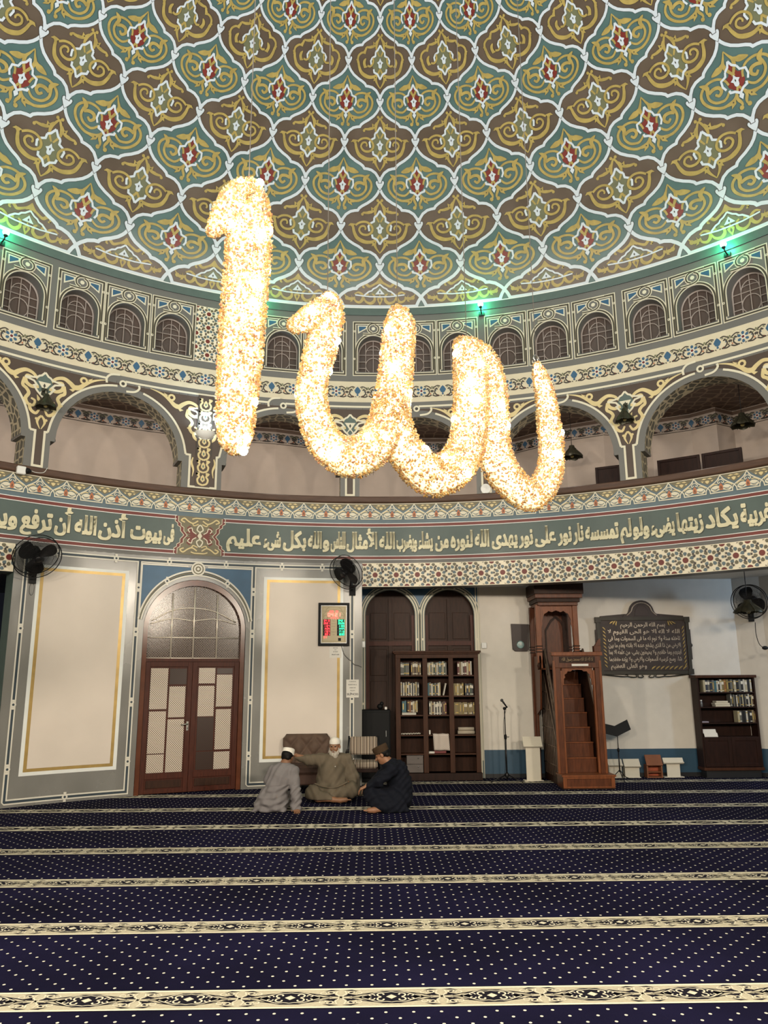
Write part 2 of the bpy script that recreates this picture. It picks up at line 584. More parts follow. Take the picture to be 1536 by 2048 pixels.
def teal_ornament(P):
    s = crv([(0, .60), (-.06, .47), (-.11, .37), (-.10, .26), (-.03, .13), (.03, .06)], 4)
    both(P, s, taper(len(s), .02, .085, .035), GOLD, 4)
    bothp(P, crv([(-.12, .40), (-.20, .375), (-.28, .365), (-.43, .265), (-.30, .235), (-.17, .27)], 3, True), GOLD, 4)
    fr = [(0, .38), (-.05, .27), (-.13, .21), (-.16, .12), (-.275, .08), (-.285, -.04), (-.24, -.13), (-.19, -.165), (-.18, -.22), (-.09, -.245), (0, -.32)]
    P.poly([(0, .33), (-.07, .20), (-.10, .10), (-.20, .05), (-.18, -.12), (-.09, -.22), (0, -.29), (.09, -.22), (.18, -.12), (.20, .05), (.10, .10), (.07, .20)], RED, 2)
    both(P, fr[:3], .048, PALE, 5)
    both(P, fr[2:7], .045, PALE, 5)
    both(P, fr[7:], .05, PALE, 5)
    s = crv([(0, -.15), (-.06, -.27), (-.14, -.36), (-.24, -.40), (-.42, -.415), (-.61, -.325), (-.745, -.17), (-.77, -.01), (-.69, .11), (-.52, .185), (-.33, .165), (-.20, .06), (-.16, -.06)], 3)
    both(P, s, taper(len(s), .045, .062, .045), GOLD, 4)
    s = crv([(-.20, -.19), (-.28, -.265), (-.37, -.295), (-.53, -.25), (-.63, -.12), (-.62, .04)], 4)
    both(P, s, taper(len(s), .045, .055, .06), GOLD, 5)
    bothp(P, crv([(-.66, -.02), (-.64, .09), (-.73, .22), (-.60, .19), (-.54, .10), (-.58, -.02)], 3), GOLD, 6)
    s = crv([(-.60, -.02), (-.48, .02), (-.37, -.0), (-.335, -.09), (-.41, -.155), (-.48, -.10)], 4)
    both(P, s, taper(len(s), .07, .075, .05), GOLD, 5)
    both(P, crv([(-.08, -.29), (-.10, -.40), (-.055, -.50), (-.05, -.57)], 4), taper(13, .06, .065, .04), GOLD, 4)
    bothp(P, circ(-.085, -.595, .047, 10), GOLD, 5)
    bothp(P, [(-.12, -.36), (-.24, -.37), (-.27, -.42), (-.34, -.45), (-.25, -.46), (-.28, -.53), (-.16, -.47)], GOLD, 5)
    bothp(P, circ(-.20, -.42, .016, 6), DARK, 6)
    P.poly([(0, -.30), (.03, -.335), (.055, -.375), (0, -.455), (-.055, -.375), (-.03, -.335)], PALE, 6)
    bud(P, -.04)

def base_ornament(P):
    # flattened motif of the half tiles above the cornice (y 0 .. 1)
    s = crv([(0, .70), (-.07, .60), (-.16, .54), (-.26, .50), (-.33, .55), (-.39, .56), (-.41, .49), (-.37, .47)], 4)
    both(P, s, taper(len(s), .03, .065, .03), GOLD, 3)
    P.poly([(0, .72), (.06, .62), (.10, .54), (.03, .57), (0, .53), (-.03, .57), (-.10, .54), (-.06, .62)], GOLD, 4)
    both(P, [(0, .55), (-.09, .475), (-.16, .445), (-.20, .40), (-.27, .38), (-.38, .295)], .036, PALE, 5)
    P.poly([(0, .46), (.035, .41), (.115, .32), (-.115, .32), (-.035, .41)], PALE, 4)
    P.poly([(0, .40), (.018, .365), (0, .34), (-.018, .365)], DARK, 6)
    P.poly([(0, .50), (.30, .30), (-.30, .30)], OLIVE, 2)
    both(P, [(0, .262), (-.25, .265), (-.50, .29), (-.60, .30)], .030, PALE, 6)
    for q in ([(-.62, .32), (-.52, .36), (-.42, .30), (-.42, .20), (-.50, .13), (-.60, .17), (-.62, .26)], [(-.40, .26), (-.34, .15), (-.22, .11), (-.13, .18), (-.14, .29), (-.19, .33)]):
        s = crv(q, 4)
        both(P, s, taper(len(s), .03, .075, .03), GOLD, 4)
    s = crv([(-.61, .22), (-.70, .21), (-.78, .22), (-.86, .31)], 4)
    both(P, s, taper(len(s), .06, .075, .015), GOLD, 4)
    bothp(P, [(-.66, .24), (-.70, .31), (-.66, .15), (-.73, .13)], GOLD, 5)
    bothp(P, circ(-.80, .225, .05, 8), GOLD, 5)
    bothp(P, [(-.34, .30), (-.30, .38), (-.26, .29)], GOLD, 5)
    P.poly([(0, .06), (.05, .15), (.08, .22), (.03, .25), (0, .33), (-.03, .25), (-.08, .22), (-.05, .15)], GOLD, 5)
    P.poly([(0, .13), (.025, .18), (0, .23), (-.025, .18)], BROWN, 6)

def build_dome():
    P = Paint(domemap, domen, .0035)
    rows = range(0, 11)
    for r in rows:
        odd = r % 2 == 1
        cs = [i + .5 for i in range(-7, 7)] if odd else list(range(-7, 8))
        if r >= 9:
            cs = [c for c in cs if abs(c) < 6]
        for c0 in cs:
            sq = .86 if r == 1 else 1.0
            P.tf = (lambda c0, r: lambda x, y: (c0 + x * .5, r + y))(c0, r)
            base = TEAL if odd else BROWN
            if r == 0:
                # half tile standing on the cornice, teal lens between neighbours
                P.grid(-1, 1, 0, 1, 10, 12, TEAL, 0)
                top = [(x, 1 - d * .86) for x, d in OG[:9]] + [(.66, .445), (.80, .40), (.92, .315), (1.0, .235)]
                out = top + [(.935, .14), (.895, .06), (.875, 0)]
                P.strips([(-x, y) for x, y in out], out, BROWN, 1, 10)
                edge = top + [(1.065, .14), (1.105, .06), (1.125, 0)]
                for e in (edge, mir(edge)):
                    P.stroke(e, .088, DARK, 2)
                    P.stroke(e, .076, PALE, 3)
                P.stroke([(-.86 + 1.72 * i / 12, .035) for i in range(13)], .06, PALE, 3)
                flower_heart(P, 1)
                base_ornament(P)
                continue
            ys = [1 - i / 12 for i in range(25)]
            if r == 1:
                ys = [1 - i / 12 for i in range(13)]
            P.strips([(-w_tile(y), y) for y in ys], [(w_tile(y), y) for y in ys], base, 0, 8)
            e = [(x, 1 - d) for x, d in OG]
            for q in (e, mir(e)):
                P.stroke(q, .082, DARK, 2)
                P.stroke(q, .068, PALE, 3)
            flower_heart(P, 1)
            P.tf = (lambda c0, r, sq: lambda x, y: (c0 + x * .5, r + (y if y > 0 else y * sq)))(c0, r, sq)
            if odd:
                teal_ornament(P)
            else:
                brown_ornament(P, r in (6, 8, 10))
    # plain remainder of the shell: crown and the side behind the photographer
    P.tf = lambda u, v: (u, v)
    P.grid(-7, 7, 9, 14, 56, 10, TEAL, -2)
    P.grid(7, 25, 0, 14, 90, 40, TEAL, -1)
    o = P.build('ceiling')
    struct(o)
    cap = Paint(lambda u, v, o: (u, v, ZS + 4.30), lambda u, v: (0, 0, -1))
    cap.poly(circ(0, 0, .55, 24), TEAL, 0)
    struct(cap.build('ceiling'))
build_dome()

# ------------------------------------------------------------------ floor with carpet rows
def carpet_material():
    m = bpy.data.materials.new('navy_prayer_carpet')
    m.use_nodes = True
    nt = m.node_tree
    N, L = nt.nodes, nt.links
    b = N['Principled BSDF']
    b.inputs['Roughness'].default_value = .95
    b.inputs['Specular IOR Level'].default_value = .05
    geo = N.new('ShaderNodeNewGeometry')
    sep = N.new('ShaderNodeSeparateXYZ')
    L.new(geo.outputs['Position'], sep.inputs[0])
    def mth(op, a, bb=None):
        n = N.new('ShaderNodeMath'); n.operation = op
        for i, x in enumerate((a, bb)):
            if x is None: continue
            if isinstance(x, (int, float)): n.inputs[i].default_value = x
            else: L.new(x, n.inputs[i])
        return n.outputs[0]
    px, py = .149, .150
    def lattice(ox, oy):
        fx = mth('SUBTRACT', mth('FRACT', mth('ADD', mth('DIVIDE', sep.outputs[0], px), ox)), .5)
        fy = mth('SUBTRACT', mth('FRACT', mth('ADD', mth('DIVIDE', sep.outputs[1], py), oy)), .5)
        return mth('ADD', mth('MULTIPLY', fx, fx), mth('MULTIPLY', mth('MULTIPLY', fy, fy), .8))
    d = mth('MINIMUM', lattice(.5, .1), lattice(0, .6))
    dot = mth('LESS_THAN', d, .0036)
    n1 = N.new('ShaderNodeTexNoise'); n1.inputs['Scale'].default_value = .9; n1.inputs['Detail'].default_value = 3
    n2 = N.new('ShaderNodeTexNoise'); n2.inputs['Scale'].default_value = 220
    L.new(geo.outputs['Position'], n1.inputs['Vector']); L.new(geo.outputs['Position'], n2.inputs['Vector'])
    r = N.new('ShaderNodeValToRGB')
    r.color_ramp.elements[0].position = .3; r.color_ramp.elements[1].position = .72
    r.color_ramp.elements[0].color = lin('100f22'); r.color_ramp.elements[1].color = lin('1b1936')
    L.new(n1.outputs['Fac'], r.inputs[0])
    mx = N.new('ShaderNodeMix'); mx.data_type = 'RGBA'; mx.blend_type = 'MULTIPLY'
    mx.inputs['Factor'].default_value = .7
    L.new(r.outputs[0], mx.inputs['A'])
    r2 = N.new('ShaderNodeValToRGB')
    r2.color_ramp.elements[0].color = (.45, .45, .45, 1); r2.color_ramp.elements[1].color = (1.3, 1.3, 1.3, 1)
    L.new(n2.outputs['Fac'], r2.inputs[0]); L.new(r2.outputs[0], mx.inputs['B'])
    m2 = N.new('ShaderNodeMix'); m2.data_type = 'RGBA'
    L.new(dot, m2.inputs['Factor']); L.new(mx.outputs['Result'], m2.inputs['A'])
    m2.inputs['B'].default_value = lin('d8d3c4')
    L.new(m2.outputs['Result'], b.inputs['Base Color'])
    bp = N.new('ShaderNodeBump'); bp.inputs['Strength'].default_value = .4; bp.inputs['Distance'].default_value = .004
    L.new(n2.outputs['Fac'], bp.inputs['Height']); L.new(bp.outputs[0], b.inputs['Normal'])
    return m
CARPET = carpet_material()
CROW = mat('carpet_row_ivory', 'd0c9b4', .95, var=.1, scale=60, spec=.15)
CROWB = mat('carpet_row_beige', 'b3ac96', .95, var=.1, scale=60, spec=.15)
CNAVY = mat('carpet_row_navy_motif', '14121e', .95, spec=.15)
CEDGE = mat('carpet_row_edge', 'e4dcc4', .95, var=.08, scale=40, spec=.15)

def build_floor():
    P = Paint(lambda u, v, o: (u, v, o), lambda u, v: (0, 0, 1), .0008)
    P.grid(-13, 13, -9.5, 12, 26, 22, CARPET, 0)
    for k in range(-3, 6):
        Y = 4.535 - 1.2766 * k
        near = k >= 1
        P.tf = (lambda Y: lambda u, v: (u, Y + v))(Y)
        h = .135
        X = 10.5
        P.grid(-X, X, -h, h, 10, 1, CEDGE, 1)
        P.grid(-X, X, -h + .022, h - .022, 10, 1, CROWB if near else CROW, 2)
        P.stroke([(-X, h), (X, h)], .006, CNAVY, 2); P.stroke([(-X, -h), (X, -h)], .006, CNAVY, 2)
        x = -.04 - .2825 * 34
        lim = {5: 3.4, 4: 3.4, 3: 4.6, 2: 5.6, 1: 6.5}.get(k, 7.5)
        i = 0
        while x < X:
            if abs(x) < lim:
                big = (i % 2 == 0)
                if big:
                    lens = [(x - .19, 0), (x - .12, .055), (x - .05, .085), (x + .05, .085), (x + .12, .055), (x + .19, 0), (x + .12, -.055), (x + .05, -.085), (x - .05, -.085), (x - .12, -.055)]
                    P.poly(lens, CNAVY, 3)
                    for sx in (1, -1):
                        P.stroke([(x + sx * .12, 0), (x + sx * .235, 0)], [.02, .004], CNAVY, 3)
                        P.stroke([(x + sx * .1, .06), (x + sx * .17, .04), (x + sx * .22, .015)], .010, CNAVY, 3)
                        P.stroke([(x + sx * .1, -.06), (x + sx * .17, -.04), (x + sx * .22, -.015)], .010, CNAVY, 3)
                        if near:
                            for sy in (1, -1):
                                T = lambda q: [(x + sx * a, sy * b) for a, b in q]
                                P.stroke(T(spiral(.055, .032, .030, .010, -1.5, 3.6, 9)), .010, CROW, 4)
                                P.stroke(T(spiral(.112, .022, .020, .008, 3.4, -1.6, 7)), .008, CROW, 4)
                                P.stroke(T(crv([(.0, .07), (.03, .062), (.07, .066), (.12, .038), (.165, .008)], 3)), .007, CROW, 4)
                                P.stroke(T(spiral(.225, .062, .03, .01, 3.6, -2, 7)), .008, CROW, 4)
                        else:
                            P.stroke([(x, 0), (x + sx * .06, .04), (x + sx * .1, 0), (x + sx * .06, -.04), (x, 0)], .012, CROW, 4)
                    P.poly([(x - .03, 0), (x, .03), (x + .03, 0), (x, -.03)], CROW, 5)
                else:
                    for sx in (1, -1):
                        for sy in (1, -1):
                            T = lambda q: [(x + sx * a, sy * b) for a, b in q]
                            P.poly(T([(0, .012), (.03, .03), (.045, .07), (.07, .08), (.055, .045), (.09, .03), (.05, .015)]), CNAVY, 3)
                            P.poly(T([(.01, .10), (.06, .108), (.1, .085), (.05, .092)]), CNAVY, 3)
                            if near:
                                P.stroke(T([(0, .0), (.03, .05), (.02, .09)]), .009, CROW, 4)
                                P.stroke(T(spiral(.10, .055, .028, .01, 3, -2, 7)), .008, CROW, 4)
                    P.poly([(x - .02, 0), (x, .02), (x + .02, 0), (x, -.02)], CROW, 4)
            x += .2825
            i += 1
        P.tf = lambda u, v: (u, v)
    struct(P.build('floor'))
build_floor()

# ------------------------------------------------------------------ drum with windows
WINC = [-44.1, -37.92, -32.38, -26.76, -17.95, -12.7, -7.05, -.7, 4.95, 10.55, 16.92, 22.55, 28.25, 34.55, 40.2, 45.85]
def arch_pts(cx, zs, r, n=14, rz=None):
    rz = rz or r
    return [(cx - r * cos(pi * i / n), zs + rz * sin(pi * i / n)) for i in range(n + 1)]

def wall_with_arches(P, u0, u1, z0, z1, ops, m):
    """ops: (centre, half width, sill, spring, rise); plain wall round arched openings"""
    cur = u0
    for cx, hw, sill, spring, rise in sorted(ops):
        n = max(1, int((cx - hw - cur) / .12))
        P.grid(cur, cx - hw, z0, z1, n, 1, m, 0)
        if sill > z0:
            P.grid(cx - hw, cx + hw, z0, sill, 8, 1, m, 0)
        top = arch_pts(cx, spring, hw, 20, rise)
        b = len(P.v)
        for u, z in top:
            P.pt(u, z, 0); P.pt(u, z1, 0)
        k = P.mi(m)
        for i in range(20):
            a = b + 2 * i
            P.f.append([a, a + 2, a + 3, a + 1]); P.m.append(k); P.smooth.append(True)
        cur = cx + hw
    P.grid(cur, u1, z0, z1, max(1, int((u1 - cur) / .12)), 1, m, 0)

def soffit(mb, outline, rr0, rr1, m):
    """band between the wall face and a face further out along an outline in (u, z)"""
    vs, fs = [], []
    for u, z in outline:
        a = u / R
        for rr in (rr0, rr1):
            vs.append((rr * sin(a), rr * cos(a), z))
    for i in range(len(outline) - 1):
        fs.append((2 * i, 2 * i + 1, 2 * i + 3, 2 * i + 2))
    mb.add(vs, fs, m, False)

def knot(P, cx, cz, r, w, m, lay, gap=None):
    P.stroke(circ(cx, cz, r, 14), w, m, lay, True)

GLASS = mat('dark_night_glass', '564a44', .2, var=.25, scale=1.2)
MULL = mat('window_bar_paint', '9d928b', .6)
WHW, WSILL, WSPR = .292, 7.36, 7.775
def build_drum():
    P = CP()
    ops = [(c * DG, WHW, WSILL, WSPR, .315) for c in WINC]
    wall_with_arches(P, -64 * DG, 64 * DG, 7.14, 8.51, ops, GREY)
    for c in WINC:
        x = c * DG
        P.tf = (lambda x: lambda u, v: (x + u, v))(x)
        a, zt, zb = .357, 8.352, 7.312
        for w, m, l in ((.062, LCREAM, 1), (.032, OLIVEB, 2), (.018, DARK, 3)):
            P.stroke([(-a, zb), (a, zb), (a, zt), (-a, zt)], w, m, l, True)
        inner = a - .072
        # arch band around the opening
        ab = [(-.327, WSILL + .02)] + arch_pts(0, WSPR, .327, 18, .352) + [(.327, WSILL + .02)]
        for w, m, l in ((.058, LCREAM, 1), (.030, OLIVEB, 2), (.016, DARK, 3)):
            P.stroke(ab, w, m, l)
        for sx in (1, -1):
            T = lambda q: [(sx * p, z) for p, z in q]
            P.poly(T([(.115, 8.30), (.295, 8.30), (.29, 8.135), (.20, 8.19), (.125, 8.235)]), LCREAM, 2)
            P.poly(T([(.14, 8.28), (.275, 8.28), (.27, 8.172), (.20, 8.215), (.14, 8.25)]), BLUE, 3)
            for zz in (7.62, 8.18):
                P.poly(circ(sx * a, zz, .022, 8), LCREAM, 3)
                P.poly(circ(sx * a, zz, .009, 6), DARK, 4)
        P.poly(circ(0, 8.235, .105, 14), GREY, 4)
        for sg in (1, -1):
            q = crv([(sg * .20, 8.235 + sg * .110), (sg * .06, 8.235 + sg * .112), (-sg * .05, 8.235 + sg * .092), (-sg * .100, 8.235 + sg * .03), (-sg * .088, 8.235 - sg * .045), (-sg * .03, 8.235 - sg * .085)], 4)
            P.stroke(q, .052, LCREAM, 5); P.stroke(q, .024, OLIVEB, 6); P.stroke(q, .013, DARK, 7)
        P.poly(circ(0, 8.235, .036, 10), LCREAM, 6)
        P.tf = lambda u, v: (u, v)
    # star mosaic panel over the lamp pier
    mosaic(P, -23.95 * DG, -20.9 * DG, 7.30, 8.36, .46, .0, vertical=True)
    # cornice strip below the dome
    P.grid(-64 * DG, 64 * DG, 8.505, 8.665, 100, 1, TGREY, 8)
    P.stroke([(u * DG, 8.66) for u in range(-64, 65, 2)], .02, WHITE, 9)
    # cream frieze below the windows
    P.grid(-64 * DG, 64 * DG, 6.76, 7.165, 120, 1, CREAM, 2)
    P.grid(-64 * DG, 64 * DG, 6.62, 6.76, 120, 1, GREY, 1)
    i = -11
    while i < 12:
        flower_scroll(P, i * 5.625 * DG + 0 * DG, 6.965, 5.625 * DG, .22)
        i += 1
    struct(P.build('wall_drum'))
    # deep reveals and windows
    mb = MB()
    for c in WINC:
        x = c * DG
        o = [(x - WHW, WSILL)] + arch_pts(x, WSPR, WHW, 20, .315) + [(x + WHW, WSILL), (x - WHW, WSILL)]
        soffit(mb, o, R - .001, R + .24, GREY)
    struct(mb.build('wall_drum_reveals'))
    for n, c in enumerate(WINC):
        a = rad(c)
        root = empty('window_%d' % (n + 1), ((R + .2) * sin(a), (R + .2) * cos(a), WSILL), -a)
        struct(root)
        hw, sp, rs = WHW + .012, WSPR - WSILL, .327
        g = MB()
        g.prism([(-hw, 0)] + [(p, q) for p, q in arch_pts(0, sp, hw, 16, rs)] + [(hw, 0)], .03, .045, GLASS)
        g.build('pane', root)
        f = MB()
        outl = [(-hw + .02, .015)] + arch_pts(0, sp, hw - .02, 16, rs - .02) + [(hw - .02, .015)]
        f.tube([(p, 0, q) for p, q in outl], .016, MULL, 6, closed=True, smooth=False)
        def bar(q, r=.0085):
            f.tube([(p, 0, z) for p, z in q], r, MULL, 5, smooth=False)
        def top(xx):
            return sp + rs * math.sqrt(max(0, 1 - (xx / hw) ** 2)) - .01
        for xx in (-.145, 0, .145):
            bar([(xx, .01), (xx, top(xx))])
        for zz in (.16, .29, .43):
            w = hw if zz < sp else hw * math.sqrt(1 - ((zz - sp) / rs) ** 2)
            if zz == .43:
                bar([(-w, zz), (w, zz)])
            else:
                bar([(-w, zz), (-.13, zz)]); bar([(w, zz), (.13, zz)])
        bar([(.145 * cos(t * .35), .215 + .155 * sin(t * .35)) for t in range(19)])
        bar([(.145 * cos(pi * t / 12), .43 + .19 * sin(pi * t / 12)) for t in range(13)])
        bar([(-.145, .52), (-.06, .54), (.06, .54), (.145, .52)], .006)
        f.build('window_bars', root)

def flower_scroll(P, cx, cz, w, h):
    """one repeat: blue rosette with scrolls and a blue tulip half a repeat on"""
    k = h / .22
    for i in range(6):
        a = pi * i / 3 + pi / 6
        P.poly([(cx + r_ * k * cos(a + b_), cz + r_ * k * sin(a + b_)) for r_, b_ in ((.038, -.1), (.062, -.36), (.085, -.26), (.098, 0), (.085, .26), (.062, .36), (.038, .1))], BLUE, 4)
    P.poly(circ(cx, cz, .036, 10), WHITE, 5)
    P.poly(circ(cx, cz, .024, 8), DRED, 6)
    tx = cx + w / 2
    P.poly([(tx, cz + .10 * k), (tx + .03, cz + .07 * k), (tx + .06, cz + .02 * k), (tx + .035, cz - .03 * k), (tx, cz - .05 * k), (tx - .035, cz - .03 * k), (tx - .06, cz + .02 * k), (tx - .03, cz + .07 * k)], BLUE, 4)
    P.poly(circ(tx, cz - .065 * k, .02, 6), BLUE, 4)
    for sx in (1, -1):
        for o in (cx, tx):
            T = lambda q: [(o + sx * a, cz + b * k) for a, b in q]
            P.stroke(T(crv([(.06, -.10), (.11, -.085), (.15, -.03), (.13, .03), (.09, .03)], 3)), .023, TILED, 3)
            P.stroke(T(crv([(.05, .085), (.10, .10), (.15, .075), (.19, .04)], 3)), .020, TILED, 3)
            P.stroke(T(crv([(.08, -.10), (.14, -.105), (.19, -.08)], 3)), .023, TILED, 3)
            P.poly(T([(.10, .06), (.14, .05), (.12, .03)]), TILED, 4)
            P.poly(T([(.15, -.055), (.185, -.04), (.17, -.08)]), RUST if o == cx else TILED, 4)
            P.poly(T([(.115, .0), (.135, .012), (.13, -.018)]), BLUE, 4)
            P.poly(T([(.06, .06), (.085, .085), (.09, .055)]), OLIVE, 4)
            P.poly(T([(.02, -.115), (.05, -.10), (.03, -.085)]), TILED, 4)
            P.poly(T([(.165, .0), (.195, .02), (.20, -.02), (.18, -.035)]), TILED, 4)
            P.stroke(T(crv([(.13, .03), (.16, .035), (.185, .06), (.20, .09)], 3)), .014, OLIVE, 4)
            if o == tx:
                for q in (.08, .12, .16):
                    P.poly(T([(q, .09), (q + .025, .075), (q + .005, .065)]), OLIVE, 4)
                P.poly(T([(.075, -.085), (.10, -.07), (.095, -.1)]), DRED, 4)

def mosaic(P, u0, u1, z0, z1, per, off, vertical=False):
    """strapwork of red roundels ringed by drops and stars on ivory"""
    n = max(2, int((u1 - u0) / .15))
    P.grid(u0, u1, z0, z1, n, 1, MGROUT, 1)
    zc = (z0 + z1) / 2
    if vertical:
        cs = [((u0 + u1) / 2, z0 + (z1 - z0) * t) for t in (.12, .37, .62, .87)] + [(u, z0 + (z1 - z0) * t) for u in (u0 + .005, u1 - .005) for t in (-.01, .245, .495, .745, .995)]
        s = .86
    else:
        cs = []
        k = math.floor((u0 - off) / per)
        while off + k * per < u1 + per:
            cs += [(off + k * per, zc), (off + (k + .5) * per, z1 - .005), (off + (k + .5) * per, z0 + .005)]
            k += 1
        s = 1
    def put(p, m, lay):
        q = clipv(p, z0 + .012, z1 - .012)
        if len(q) >= 3:
            q = [(min(max(a, u0), u1), b) for a, b in q]
            P.poly(q, m, lay)
    for j, (cx, cz) in enumerate(cs):
        if not (u0 - .05 < cx < u1 + .05):
            continue
        put(circ(cx, cz, .046 * s, 12), DRED, 3)
        for i in range(10):
            a = 2 * pi * i / 10 + pi / 10
            ca, sa = cos(a), sin(a)
            def T(q):
                return [(cx + (p * ca - t * sa) * s, cz + (p * sa + t * ca) * s) for p, t in q]
            put(T([(.066, 0), (.084, .021), (.104, .029), (.124, .022), (.132, 0), (.124, -.022), (.104, -.029), (.084, -.021)]), (TILEB, TILEO)[i % 2], 3)
            if i % 2 == 0:
                a2 = a + pi / 10
                put(star(cx + .15 * s * cos(a2), cz + .15 * s * sin(a2), .028 * s, 5, .45, a2), TILED, 4)
    if not vertical:
        k = math.floor((u0 - off) / per)
        while off + k * per < u1 + per:
            cx = off + (k + .5) * per
            if u0 < cx < u1:
                put(circ(cx, zc, .024, 6), TILEB, 5)
                for sx in (-1, 1):
                    for sz in (-1, 1):
                        put(star(cx + .052 * sx, zc + sz * .052, .026), TILED, 5)
            k += 1
build_drum()
# ------------------------------------------------------------------ lettering
FORMS = {}
for cp in range(0xFE70, 0xFEFD):
    d = unicodedata.decomposition(chr(cp)).split()
    if d and d[0] in ('<isolated>', '<final>', '<initial>', '<medial>'):
        FORMS[(''.join(chr(int(x, 16)) for x in d[1:]), d[0][1:-1])] = chr(cp)
NOJOIN = set('اأإآدذرزوؤةىء')
def shape_arabic(t):
    """joined letter shapes in left-to-right drawing order"""
    units = []
    i = 0
    while i < len(t):
        if t[i] == 'ل' and i + 1 < len(t) and t[i + 1] in 'اأإآ':
            units.append(t[i:i + 2]); i += 2
        else:
            units.append(t[i]); i += 1
    out = []
    for k, u in enumerate(units):
        prev = units[k - 1] if k else ' '
        nxt = units[k + 1] if k + 1 < len(units) else ' '
        jp = prev[-1] not in NOJOIN and ('\u0621' <= prev[0] <= '\u064a') and u[0] != 'ء'
        jn = u[-1] not in NOJOIN and ('\u0621' <= nxt[0] <= '\u064a') and nxt[0] != 'ء'
        f = 'medial' if jp and jn else 'final' if jp else 'initial' if jn else 'isolated'
        out.append(FORMS.get((u, f)) or FORMS.get((u, 'isolated')) or FORMS.get((u, 'final')) or u)
    return ''.join(reversed(out))

def text_shape(t, offset=0.0, res=3):
    """flat triangles of a line of text: (points, faces, x0, x1)"""
    c = bpy.data.curves.new('lettering', 'FONT')
    c.body = t
    c.size = 1
    c.offset = offset
    c.resolution_u = res
    o = bpy.data.objects.new('lettering', c)
    C.objects.link(o)
    dg = bpy.context.evaluated_depsgraph_get()
    ev = o.evaluated_get(dg)
    me = ev.to_mesh()
    vs = [(v.co.x, v.co.y) for v in me.vertices]
    fs = [tuple(p.vertices) for p in me.polygons]
    ev.to_mesh_clear()
    bpy.data.objects.remove(o)
    bpy.data.curves.remove(c)
    xs = [v[0] for v in vs] or [0]
    return vs, fs, min(xs), max(xs)

def paint_text(P, shape, u0, u1, base, sy, m, lay, dsc=1.0, du=0, dv=0):
    vs, fs, x0, x1 = shape
    b = len(P.v)
    s = (u1 - u0) / (x1 - x0)
    for x, y in vs:
        P.pt(u0 + (x - x0) * s + du, base + (y if y > 0 else y * dsc) * sy + dv, lay)
    k = P.mi(m)
    for f in fs:
        P.f.append([b + i for i in f]); P.m.append(k); P.smooth.append(True)

def mesh_text(mb, t, M, width=None, height=1, m=None, offset=0, center=True, maxw=None):
    """text in the x,z plane of M"""
    vs, fs, x0, x1 = text_shape(t, offset)
    s = height
    sx = width / (x1 - x0) if width else s
    if maxw and (x1 - x0) * sx > maxw:
        sx = maxw / (x1 - x0)
    cx = (x0 + x1) / 2 if center else x0
    mb.add([M @ Vector(((x - cx) * sx, 0, y * s)) for x, y in vs], fs, m)

WORDS = [('فى', -26.56, -25.3), ('بيوت', -30.38, -26.75), ('أذن', -33.94, -30.7), ('الله', -36.53, -34.15), ('أن', -38.66, -36.75), ('ترفع', -42.19, -38.89), ('ويذكر', -47.2, -42.5),
         ('عليم', -19.1, -14.86), ('شىء', -14.56, -12.4), ('بكل', -12.15, -9.25), ('الله', -9.05, -7.3), ('و', -7.2, -6.35), ('للناس', -6.2, -4.3), ('الأمثال', -4.2, -0.3), ('الله', -0.05, 1.95), ('ويضرب', 2.13, 4.75), ('يشاء', 4.89, 6.73), ('من', 7.01, 8.73), ('لنوره', 8.96, 11.75), ('الله', 11.99, 13.8),
         ('يهدى', 14.1, 17.3), ('نور', 17.42, 19.19), ('على', 19.4, 21.95), ('نور', 22.15, 23.85), ('نار', 23.98, 25.25), ('تمسسه', 25.45, 29.36), ('لم', 29.52, 30.83), ('ولو', 30.95, 32.83), ('يضىء', 33.0, 35.65), ('زيتها', 35.9, 38.75), ('يكاد', 38.95, 42.4), ('غربية', 42.65, 45.8), ('ولا', 46.1, 48.2)]

# ------------------------------------------------------------------ arcade of the gallery
ARC = [-50.0, -32.35, -12.5, 4.95, 22.45, 40.05, 57.55]
ZSP = 5.44
def lattice_mat(name, ground, line, scale, thick):
    m = bpy.data.materials.new(name)
    m.use_nodes = True
    nt = m.node_tree
    b = nt.nodes['Principled BSDF']
    b.inputs['Roughness'].default_value = .55
    tc = nt.nodes.new('ShaderNodeTexCoord')
    v = nt.nodes.new('ShaderNodeTexVoronoi')
    v.feature = 'DISTANCE_TO_EDGE'
    v.inputs['Scale'].default_value = scale
    v.inputs['Randomness'].default_value = .55
    nt.links.new(tc.outputs['Object'], v.inputs['Vector'])
    r = nt.nodes.new('ShaderNodeValToRGB')
    r.color_ramp.interpolation = 'CONSTANT'
    r.color_ramp.elements[0].color = lin(line)
    r.color_ramp.elements[1].color = lin(ground)
    r.color_ramp.elements[1].position = thick
    nt.links.new(v.outputs['Distance'], r.inputs[0])
    nt.links.new(r.outputs[0], b.inputs['Base Color'])
    return m
SOFF = lattice_mat('soffit_tracery_paint', '5c5a50', 'b5a98e', 7, .10)
GCEIL = lattice_mat('gallery_ceiling_star_paint', '5a463a', '8a7663', 4.5, .07)

